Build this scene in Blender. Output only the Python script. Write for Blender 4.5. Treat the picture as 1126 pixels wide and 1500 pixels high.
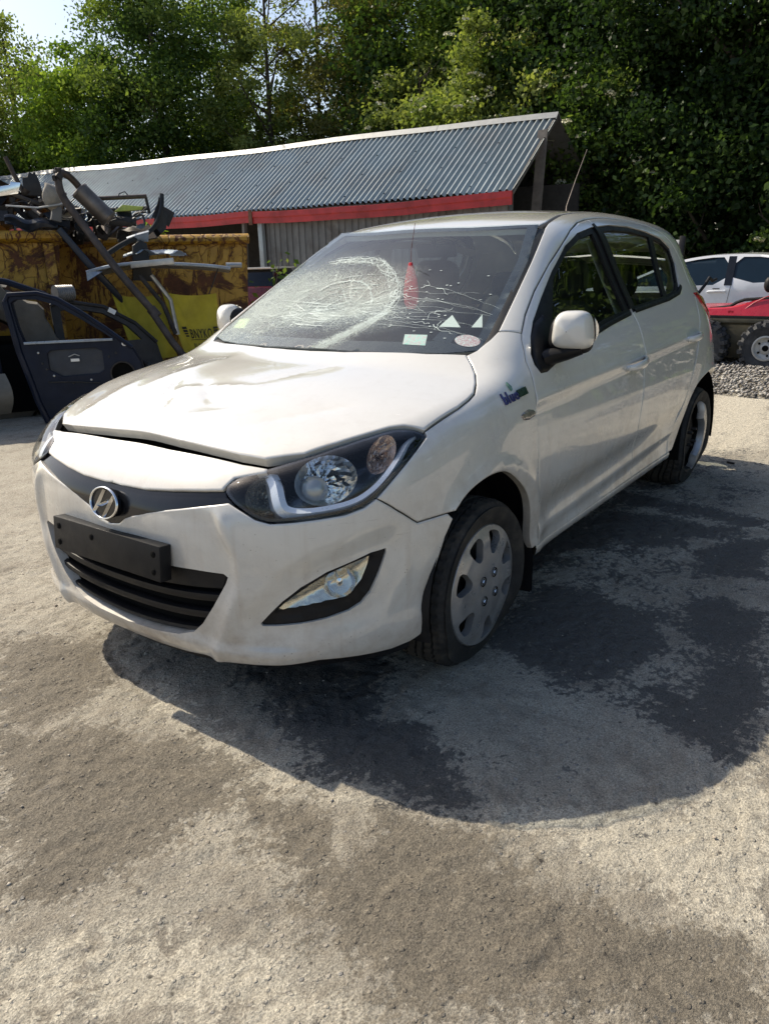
import bpy, bmesh, math, random
import numpy as np
from mathutils import Vector, Matrix, geometry
R_=math.radians
for o in list(bpy.data.objects): bpy.data.objects.remove(o)
SC=bpy.context.scene; COL=SC.collection
random.seed(7); RNG=np.random.default_rng(11)

# ---------------------------------------------------------------- camera, sky, sun, exposure
cam=bpy.data.cameras.new('camera'); cam.sensor_fit='HORIZONTAL'; cam.sensor_width=36
cam.lens=35.96; cam.clip_start=.05; cam.clip_end=2000
co=bpy.data.objects.new('camera',cam); COL.objects.link(co); SC.camera=co
CY,CP,CR=R_(216.42297703),R_(-18.39569444),R_(-1.54917735)
_f=np.array([math.cos(CP)*math.cos(CY),math.cos(CP)*math.sin(CY),math.sin(CP)])
_s=np.array([math.sin(CY),-math.cos(CY),0]); _u=np.cross(_s,_f)
_s2=math.cos(CR)*_s+math.sin(CR)*_u; _u2=-math.sin(CR)*_s+math.cos(CR)*_u
co.matrix_world=Matrix(((_s2[0],_u2[0],-_f[0],2.08027),(_s2[1],_u2[1],-_f[1],1.95799),(_s2[2],_u2[2],-_f[2],1.31440),(0,0,0,1)))
SUN_AZ,SUN_EL=R_(271),R_(44)
W=bpy.data.worlds.new('World'); SC.world=W; W.use_nodes=True
nt=W.node_tree; bg=nt.nodes['Background']; sky=nt.nodes.new('ShaderNodeTexSky'); sky.sky_type='NISHITA'
sky.sun_disc=False; sky.sun_elevation=SUN_EL; sky.sun_rotation=math.pi/2-SUN_AZ
sky.air_density=1.0; sky.dust_density=2.3; sky.ozone_density=1.0
nt.links.new(sky.outputs[0],bg.inputs[0]); bg.inputs[1].default_value=.13
sl=bpy.data.lights.new('sun','SUN'); sl.energy=5.0; sl.angle=R_(.53); sl.color=(1,.895,.72)
so=bpy.data.objects.new('sun',sl); COL.objects.link(so)
sv=Vector((math.cos(SUN_EL)*math.cos(SUN_AZ),math.cos(SUN_EL)*math.sin(SUN_AZ),math.sin(SUN_EL)))
so.rotation_euler=sv.to_track_quat('Z','Y').to_euler(); so.location=sv*60
SC.view_settings.view_transform='Standard'; SC.view_settings.look='None'
SC.view_settings.exposure=0.34; SC.view_settings.gamma=1
SC.view_settings.use_curve_mapping=False
SC.cycles.max_bounces=8; SC.cycles.transparent_max_bounces=24; SC.cycles.use_denoising=True
SC.cycles.caustics_reflective=False; SC.cycles.caustics_refractive=False

# ---------------------------------------------------------------- helpers
def tag(o,label=None,cat=None,group=None,kind=None):
    if label: o['label']=label
    if cat: o['category']=cat
    if group: o['group']=group
    if kind: o['kind']=kind
    return o
def empty(name,loc=(0,0,0),rz=0.,label=None,cat=None,group=None,rot=None):
    o=bpy.data.objects.new(name,None); COL.objects.link(o); o.location=loc
    o.rotation_euler=rot if rot is not None else (0,0,rz); o.empty_display_size=.2
    return tag(o,label,cat,group)
def mk(name,V,F,mat=None,parent=None,smooth=True,ang=35,mats=None,mi=None):
    me=bpy.data.meshes.new(name)
    V=np.asarray(V,np.float32)
    if isinstance(F,np.ndarray):
        n,k=F.shape; me.vertices.add(len(V)); me.vertices.foreach_set('co',V.ravel())
        me.loops.add(n*k); me.loops.foreach_set('vertex_index',F.astype(np.int32).ravel())
        me.polygons.add(n); me.polygons.foreach_set('loop_start',np.arange(0,n*k,k,dtype=np.int32))
        try: me.polygons.foreach_set('loop_total',np.full(n,k,np.int32))
        except Exception: pass
        me.update(calc_edges=True)
    else:
        me.from_pydata([tuple(map(float,v)) for v in V],[],[tuple(map(int,f)) for f in F]); me.update()
    me.validate()
    if mats:
        for m in mats: me.materials.append(m)
        if mi is not None: me.polygons.foreach_set('material_index',np.asarray(mi,np.int32))
    elif mat: me.materials.append(mat)
    if smooth:
        me.polygons.foreach_set('use_smooth',np.ones(len(me.polygons),bool))
        if ang<179:
            try: me.set_sharp_from_angle(angle=R_(ang))
            except Exception: pass
    o=bpy.data.objects.new(name,me); COL.objects.link(o)
    if parent: o.parent=parent
    return o
class MB:
    def __init__(s): s.v=[];s.f=[]
    def add(s,V,F):
        n=len(s.v); s.v+= [tuple(map(float,p)) for p in V]; s.f+=[tuple(i+n for i in f) for f in F]; return s
    def box(s,c,sz,rot=None,taper=1.):
        x,y,z=[k/2 for k in sz]
        P=[Vector((a*x*(taper if c_>0 else 1),b*y*(taper if c_>0 else 1),c_*z)) for c_ in(-1,1) for a,b in((-1,-1),(1,-1),(1,1),(-1,1))]
        if rot is not None:
            M=rot if isinstance(rot,Matrix) else __import__('mathutils').Euler(rot).to_matrix()
            P=[M@p for p in P]
        P=[p+Vector(c) for p in P]
        return s.add(P,[(3,2,1,0),(4,5,6,7),(0,1,5,4),(1,2,6,5),(2,3,7,6),(3,0,4,7)])
    def tube(s,path,r,n=8,caps=True,flat=1.,up=None):
        P=[Vector(p) for p in path]; rr=r if hasattr(r,'__len__') else [r]*len(P)
        V=[];F=[]; prev=None
        for i,p in enumerate(P):
            t=(P[min(i+1,len(P)-1)]-P[max(i-1,0)]).normalized()
            if prev is None:
                a=Vector(up) if up is not None else (Vector((0,0,1)) if abs(t.z)<.9 else Vector((1,0,0)))
                u=(a-t*a.dot(t)).normalized()
            else:
                u=prev-t*prev.dot(t); u=u.normalized() if u.length>1e-6 else prev
            prev=u; w=t.cross(u)
            for k in range(n):
                q=2*math.pi*k/n; V.append(p+u*(math.cos(q)*rr[i])+w*(math.sin(q)*rr[i]*flat))
        for i in range(len(P)-1):
            for k in range(n):
                a=i*n+k;b=i*n+(k+1)%n; F.append((a,b,b+n,a+n))
        if caps: F.append(tuple(reversed(range(n)))); F.append(tuple(range((len(P)-1)*n,len(P)*n)))
        return s.add(V,F)
    def lathe(s,prof,c=(0,0,0),axis='y',n=32,squash=None,close=False):
        # prof: list of (r, a) a along axis
        V=[];F=[];m=len(prof)
        for k in range(n):
            q=2*math.pi*k/n
            for r,a in prof:
                if axis=='y': p=(r*math.cos(q),a,r*math.sin(q))
                elif axis=='z': p=(r*math.cos(q),r*math.sin(q),a)
                else: p=(a,r*math.cos(q),r*math.sin(q))
                V.append((p[0]+c[0],p[1]+c[1],p[2]+c[2]))
        for k in range(n):
            for j in range(m-1):
                a=k*m+j;b=((k+1)%n)*m+j; F.append((a,b,b+1,a+1))
            if close: F.append((k*m+m-1,((k+1)%n)*m+m-1,((k+1)%n)*m,k*m))
        return s.add(V,F)
    def prism(s,poly,z0,z1,fr=None):
        # poly 2D list; fr(x,y,z)->3D
        fr=fr or (lambda x,y,z:(x,y,z)); n=len(poly)
        V=[fr(x,y,z0) for x,y in poly]+[fr(x,y,z1) for x,y in poly]
        F=[tuple(reversed(range(n))),tuple(range(n,2*n))]+[(i,(i+1)%n,n+(i+1)%n,n+i) for i in range(n)]
        return s.add(V,F)
    def grid(s,fn,nu,nv,cu=False):
        V=[fn(i/(nu-(0 if cu else 1)),j/(nv-1)) for i in range(nu) for j in range(nv)]
        F=[(i*nv+j,((i+1)%nu)*nv+j,((i+1)%nu)*nv+j+1,i*nv+j+1) for i in range(nu if cu else nu-1) for j in range(nv-1)]
        return s.add(V,F)
    def build(s,name,mat,parent=None,smooth=True,ang=35,bevel=0,kind=None,label=None,fix=True):
        o=mk(name,s.v,s.f,mat,parent,smooth,ang)
        if fix or bevel:
            bm=bmesh.new(); bm.from_mesh(o.data)
            if fix: bmesh.ops.recalc_face_normals(bm,faces=bm.faces)
            if bevel:
                es=[e for e in bm.edges if len(e.link_faces)==2 and e.calc_face_angle(0)>.6]
                bmesh.ops.bevel(bm,geom=es,offset=bevel,segments=2,affect='EDGES',profile=.6)
            bm.to_mesh(o.data); bm.free()
            if smooth:
                o.data.polygons.foreach_set('use_smooth',np.ones(len(o.data.polygons),bool))
                if ang<179: o.data.set_sharp_from_angle(angle=R_(ang))
        if kind: o['kind']=kind
        if label: o['label']=label
        return o
def dup(root,loc=None,rot=None,scale=None,label=None,parent=None):
    c=root.copy(); COL.objects.link(c)
    if parent: c.parent=parent
    if loc is not None: c.location=loc
    if rot is not None: c.rotation_euler=rot
    if scale is not None: c.scale=scale
    if label: c['label']=label
    for ch in list(root.children):
        k=ch.copy(); COL.objects.link(k); k.parent=c
        for g in ch.children:
            h=g.copy(); COL.objects.link(h); h.parent=k
    return c

# ---- materials
def N(nt,t,**kw):
    n=nt.nodes.new('ShaderNode'+t)
    for k,v in kw.items():
        if k.startswith('i_'):
            n.inputs[int(k[2:]) if k[2:].isdigit() else k[2:].replace('_',' ')].default_value=v
        else: setattr(n,k,v)
    return n
def newmat(name):
    m=bpy.data.materials.new(name); m.use_nodes=True; nt=m.node_tree; b=nt.nodes['Principled BSDF']; return m,nt,b
def ramp(nt,src,stops,interp='LINEAR'):
    r=N(nt,'ValToRGB'); r.color_ramp.interpolation=interp; e=r.color_ramp.elements
    while len(e)<len(stops): e.new(.5)
    for el,(p,c) in zip(e,stops): el.position=p; el.color=(c if hasattr(c,'__len__') else (c,c,c))+((1,) if not hasattr(c,'__len__') or len(c)==3 else ())
    nt.links.new(src,r.inputs[0]); return r
def coord(nt,which='Object',scale=None):
    c=N(nt,'TexCoord'); out=c.outputs[which]
    if scale is not None:
        m=N(nt,'Mapping'); m.inputs['Scale'].default_value=scale; nt.links.new(out,m.inputs[0]); out=m.outputs[0]
    return out
def noise(nt,vec,scale,detail=6,rough=.6,dist=0):
    n=N(nt,'TexNoise'); n.inputs['Scale'].default_value=scale; n.inputs['Detail'].default_value=detail
    n.inputs['Roughness'].default_value=rough; n.inputs['Distortion'].default_value=dist
    nt.links.new(vec,n.inputs['Vector']); return n.outputs['Fac']
def mixc(nt,fac,a,b,mode='MIX'):
    m=N(nt,'Mix',data_type='RGBA',blend_type=mode)
    for s,v in ((0,fac),(6,a),(7,b)):
        if hasattr(v,'is_linked') or hasattr(v,'links'): nt.links.new(v,m.inputs[s])
        else: m.inputs[s].default_value=v if not hasattr(v,'__len__') else tuple(v)+((1,) if len(v)==3 else ())
    return m.outputs[2]
def math_(nt,op,a,b=None,clamp=False):
    m=N(nt,'Math',operation=op,use_clamp=clamp)
    for i,v in enumerate((a,b)):
        if v is None: continue
        if hasattr(v,'links'): nt.links.new(v,m.inputs[i])
        else: m.inputs[i].default_value=v
    return m.outputs[0]
def bump(nt,b,h,strength=.3,dist=.01):
    n=N(nt,'Bump'); n.inputs['Strength'].default_value=strength; n.inputs['Distance'].default_value=dist
    nt.links.new(h,n.inputs['Height']); nt.links.new(n.outputs[0],b.inputs['Normal']); return n
def simple(name,col,rough=.5,metal=0,var=.25,vscale=8,bmp=0,bscale=60,coat=0,dirt=None,dscale=4,dth=(.5,.65),spec=.5,em=None,alpha=1):
    m,nt,b=newmat(name); v=coord(nt)
    nz=noise(nt,v,vscale,6,.65)
    lo=tuple(c*(1-var) for c in col); hi=tuple(min(1,c*(1+var)) for c in col)
    c=ramp(nt,nz,[(.3,lo),(.7,hi)]).outputs[0]
    rv=ramp(nt,noise(nt,v,vscale*2.3,4),[(.3,max(0,rough-.1)),(.7,min(1,rough+.12))]).outputs[0]
    if dirt:
        d=ramp(nt,noise(nt,v,dscale,8,.7,.4),[(dth[0],0.),(dth[1],1.)]).outputs[0]
        c=mixc(nt,d,c,dirt); rv=mixc(nt,d,rv,(.85,.85,.85))
    nt.links.new(c,b.inputs['Base Color']); nt.links.new(rv,b.inputs['Roughness'])
    b.inputs['Metallic'].default_value=metal; b.inputs['Specular IOR Level'].default_value=spec
    b.inputs['Coat Weight'].default_value=coat; b.inputs['Coat Roughness'].default_value=.05
    if bmp: bump(nt,b,noise(nt,v,bscale,8,.7),bmp,.01)
    return m
def thinfres(nt,ior):
    fr=N(nt,'Fresnel'); g=N(nt,'NewGeometry'); m=N(nt,'Mix',data_type='FLOAT'); nt.links.new(g.outputs['Backfacing'],m.inputs[0]); m.inputs[2].default_value=ior; m.inputs[3].default_value=1/ior
    nt.links.new(m.outputs[0],fr.inputs[0]); return fr
def glassmat(name,tint=(.8,.85,.85),rough=.0,ior=1.5,trans_mul=1.):
    m,nt,b=newmat(name); nt.nodes.remove(b); out=nt.nodes['Material Output']
    tr=N(nt,'BsdfTransparent'); tr.inputs[0].default_value=tint+(1,)
    gl=N(nt,'BsdfGlossy'); gl.inputs['Roughness'].default_value=rough; gl.inputs[0].default_value=(1,1,1,1)
    fr=thinfres(nt,ior)
    mx=N(nt,'MixShader'); nt.links.new(fr.outputs[0],mx.inputs[0]); nt.links.new(tr.outputs[0],mx.inputs[1]); nt.links.new(gl.outputs[0],mx.inputs[2])
    nt.links.new(mx.outputs[0],out.inputs[0]); return m
# ---- value noise for geometry
def vnoise(P,scale,octv=5,seed=0,gain=.5):
    P=np.asarray(P,float)*scale; tot=np.zeros(len(P)); a=1.;s=0.
    for o in range(octv):
        Q=P*2**o+seed*17.3+o*31.7; i=np.floor(Q).astype(np.int64); fr=Q-i; u=fr*fr*(3-2*fr)
        d=P.shape[1]; acc=np.zeros(len(P))
        for c in range(2**d):
            h=np.zeros(len(P),np.uint64); w=np.ones(len(P))
            for k in range(d):
                b=(c>>k)&1; h=h*np.uint64(1000003)+(i[:,k]+b+100000).astype(np.uint64)
                w=w*(u[:,k] if b else 1-u[:,k])
            h^=h>>np.uint64(13); h*=np.uint64(0x9E3779B97F4A7C15); h^=h>>np.uint64(29); h*=np.uint64(0xBF58476D1CE4E5B9); h^=h>>np.uint64(32)
            acc+=w*((h&np.uint64(0xFFFFFF)).astype(float)/0xFFFFFF)
        tot+=a*acc; s+=a; a*=gain
    return tot/s
# ---- polygons
def resample(P,d,closed=True):
    P=np.asarray(P,float); Q=np.vstack([P,P[:1]]) if closed else P; out=[]
    for a,b in zip(Q[:-1],Q[1:]):
        n=max(1,int(math.ceil(np.linalg.norm(b-a)/d)))
        out+= [a+(b-a)*k/n for k in range(n)]
    if not closed: out.append(Q[-1])
    return np.array(out)
def smooth_poly(P,it=2,closed=True,keep=()):
    # corner-rounding (Chaikin)
    P=np.asarray(P,float)
    for _ in range(it):
        A=P if closed else P[:-1]; B=np.roll(P,-1,0) if closed else P[1:]
        Q=np.empty((2*len(A),P.shape[1])); Q[0::2]=.75*A+.25*B; Q[1::2]=.25*A+.75*B
        if not closed: Q=np.vstack([P[:1],Q,P[-1:]])
        P=Q
    return P
def area2(P): x,y=P[:,0],P[:,1]; return .5*np.sum(x*np.roll(y,-1)-y*np.roll(x,-1))
def inset(P,d):
    P=np.asarray(P,float)
    if area2(P)<0: d=-d
    t1=P-np.roll(P,1,0); t2=np.roll(P,-1,0)-P
    n1=np.stack([-t1[:,1],t1[:,0]],1); n2=np.stack([-t2[:,1],t2[:,0]],1)
    n1/=np.maximum(np.linalg.norm(n1,axis=1,keepdims=True),1e-9); n2/=np.maximum(np.linalg.norm(n2,axis=1,keepdims=True),1e-9)
    b=n1+n2; b/=np.maximum(np.linalg.norm(b,axis=1,keepdims=True),1e-9)
    c=np.maximum(np.sum(b*n1,1),.5)
    return P+b*(d/c)[:,None]
def inpoly(Q,P):
    x,y=Q[:,0],Q[:,1]; r=np.zeros(len(Q),bool); n=len(P)
    for i in range(n):
        x1,y1=P[i];x2,y2=P[(i+1)%n]
        if y1==y2: continue
        c=((y1>y)!=(y2>y))&(x<(x2-x1)*(y-y1)/(y2-y1)+x1); r^=c
    return r
def dist_poly(Q,P,closed=True):
    d=np.full(len(Q),1e9); A=P if closed else P[:-1]; B=np.roll(P,-1,0) if closed else P[1:]
    for a,b in zip(A,B):
        ab=b-a; t=np.clip(((Q-a)@ab)/max(ab@ab,1e-12),0,1); d=np.minimum(d,np.linalg.norm(Q-(a+t[:,None]*ab),axis=1))
    return d
def cdt(loops,holes,sp):
    """triangulate: loops=[outer,(extra rings)], holes -> pts2d, tris, loop index lists"""
    pts=[];edges=[];idx=[]
    for L in loops+holes:
        k=len(pts); idx.append(list(range(k,k+len(L)))); pts+=[tuple(p) for p in L]
        edges+=[(k+i,k+(i+1)%len(L)) for i in range(len(L))]
    O=loops[0]; lo=O.min(0);hi=O.max(0)
    gx=np.arange(lo[0]+sp*.5,hi[0],sp); gy=np.arange(lo[1]+sp*.5,hi[1],sp*.866)
    if len(gx) and len(gy):
        X,Y=np.meshgrid(gx,gy); X=X+((np.arange(len(gy))%2)*sp*.5)[:,None]
        G=np.stack([X.ravel(),Y.ravel()],1); m=inpoly(G,O)
        for h in holes: m&=~inpoly(G,h)
        G=G[m]
        if len(G):
            bnd=np.array([p for L in loops+holes for p in resample(L,sp*.6)])
            dm=np.full(len(G),1e9)
            for c in range(0,len(bnd),256): dm=np.minimum(dm,np.min(((G[:,None]-bnd[None,c:c+256])**2).sum(2),1))
            G=G[dm>(sp*.55)**2]; pts+=[tuple(p) for p in G]
    r=geometry.delaunay_2d_cdt([Vector(p) for p in pts],edges,[],0,1e-7)
    P=np.array([tuple(p) for p in r[0]]); T=np.array([t for t in r[2] if len(t)==3])
    c=P[T].mean(1); m=inpoly(c,O)
    for h in holes: m&=~inpoly(c,h)
    T=T[m]
    mp={}
    for ni,orig in enumerate(r[3]):
        for q in orig: mp[q]=ni
    return P,T,[[mp[i] for i in L] for L in idx]
# ---------------------------------------------------------------- car body surface (half-analytic shape shared by every panel)
def pch(xs,ys):
    xs=np.array(xs,float);ys=np.array(ys,float)
    h=np.diff(xs);d=np.diff(ys)/h
    m=np.zeros_like(ys);m[0]=d[0];m[-1]=d[-1]
    for i in range(1,len(xs)-1):
        m[i]=(d[i-1]*h[i]+d[i]*h[i-1])/(h[i-1]+h[i])
        if d[i-1]*d[i]<=0: m[i]*=.3
    def f(x):
        x=np.asarray(x,float)
        i=np.clip(np.searchsorted(xs,x)-1,0,len(xs)-2)
        t=(x-xs[i])/h[i]
        tc=np.clip(t,0,1)
        a=ys[i]*(1+2*tc)*(1-tc)**2+h[i]*m[i]*tc*(1-tc)**2+ys[i+1]*tc*tc*(3-2*tc)-h[i]*m[i+1]*tc*tc*(1-tc)
        return a+np.where(t<0,t*h[i]*m[0],0)+np.where(t>1,(t-1)*h[i]*m[-1],0)
    return f
def smax(a,b,k):
    h=np.maximum(k-np.abs(a-b),0)/k
    return np.maximum(a,b)+h*h*k*.25
def smin(a,b,k): return -smax(-a,-b,k)
def sst(a,b,x):
    t=np.clip((x-a)/(b-a),0,1); return t*t*(3-2*t)
NOSE=pch([.10,.17,.22,.30,.42,.50,.58,.66,.72,.78,.84,.95],[.72,.755,.785,.805,.817,.82,.822,.812,.785,.74,.68,.55])
TAIL=pch([.10,.30,.45,.6,.75,.95,1.05],[-3.0,-3.14,-3.17,-3.18,-3.16,-3.08,-3.05])
WID=pch([.10,.17,.22,.28,.34,.45,.60,.75,.85,.93,.99,1.05,1.2,1.4,1.6],
        [.76,.795,.825,.835,.830,.842,.853,.848,.832,.808,.782,.753,.680,.592,.49])
HOOD=pch([-.6,-.25,0,.2,.4,.55,.66,.74,.85],[1.03,1.0,.965,.935,.89,.848,.805,.765,.69])
ROOF=pch([-3.3,-2.95,-2.6,-2.2,-1.8,-1.5,-1.2,-1.0,-.8,-.5],[1.29,1.395,1.46,1.50,1.515,1.51,1.486,1.456,1.415,1.33])
XF=-.15; XR=-2.35
def parts(x,y,z):
    ay=np.abs(y)
    W=WID(z)
    W=W-.012*sst(-.55,-1.0,x)*sst(-2.4,-2.0,x)*0
    # tumble: narrower rear
    W=W+.012*sst(-1.8,-2.6,x)-.02*sst(-2.7,-3.1,x)
    # arch flares
    for cx in (0.,-2.525):
        r=np.hypot(x-cx,z-.29)
        W=W+.010*np.exp(-((r-.36)/.06)**2)
    # character crease
    lz=.80+.085*(-x-.1)/2.4
    W=W-.010*sst(.02,-.045,z-lz)*sst(.16,.10,lz-z)*0
    # door lower scallop
    W=W-.014*np.exp(-((z-.40)/.07)**2)*sst(-.35,-.6,x)*sst(-2.3,-1.9,x)
    a=np.maximum(NOSE(z)-XF,.05); p=3.1
    u=np.clip((x-XF)/a,0,9)
    ur=np.maximum(XR-x,0)/(XR-TAIL(z))
    W=np.maximum(W,.05); v=ay/W
    rho=np.where(x>XF,(np.abs(u)**p+v**p+1e-12)**(1/p),(np.maximum(ur,0)**2.8+v**2.8+1e-12)**(1/2.8))
    sc=np.where(x>XF,W+(a-W)*np.clip(u/(u+v+1e-6),0,1),W)
    side=(rho-1)*sc
    hood=z-(HOOD(x)-.05*(ay/.7)**2.4)
    hood=hood*.92
    ws=.477*(x+.36*y*y+.09)+.880*(z-1.0)+.012*(1-((z-1.2)/.22)**2)*0
    rf=z-(ROOF(x)-.035*(ay/.55)**2.2)
    rw=-(x+3.10-.42*(z-1.0)-.12*ay*ay-.25*np.maximum(z-1.2,0))*.92
    return side,hood,ws,rf,rw
def BF(P):
    x,y,z=P[...,0],P[...,1],P[...,2]
    side,hood,ws,rf,rw=parts(x,y,z)
    cab=smax(smax(ws,rf,.05),rw,.12)
    cab=smax(cab,side,.10)
    low=smax(hood,side,.07)
    low=smax(low,-(z-.10),.04)
    # rear lower body cap at belt handled by cab union
    return smin(low,cab,.03)
def grad(P,e=1e-4):
    g=np.stack([(BF(P+np.eye(3)[i]*e)-BF(P-np.eye(3)[i]*e)) for i in range(3)],-1)
    return g/np.maximum(np.linalg.norm(g,axis=-1,keepdims=True),1e-12)
def march(O,D,t0,t1,n=400,it=25):
    """first root of f along O+tD ; O,D (N,3)"""
    ts=np.linspace(t0,t1,n)
    N=len(O); lo=np.full(N,np.nan);hi=np.full(N,np.nan)
    prev=BF(O+D*t0); done=np.zeros(N,bool); mn=prev.copy();tm=np.full(N,t0)
    for i in range(1,n):
        c=BF(O+D*ts[i]); m=(~done)&(prev>0)&(c<=0)
        lo[m]=ts[i-1];hi[m]=ts[i];done|=m
        b=c<mn; mn[b]=c[b]; tm[b]=ts[i]
        prev=c
    for _ in range(it):
        mid=.5*(lo+hi); c=BF(O+D*np.nan_to_num(mid)[:,None]); pos=c>0
        lo=np.where(pos,mid,lo);hi=np.where(pos,hi,mid)
    return .5*(lo+hi),mn,tm

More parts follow.
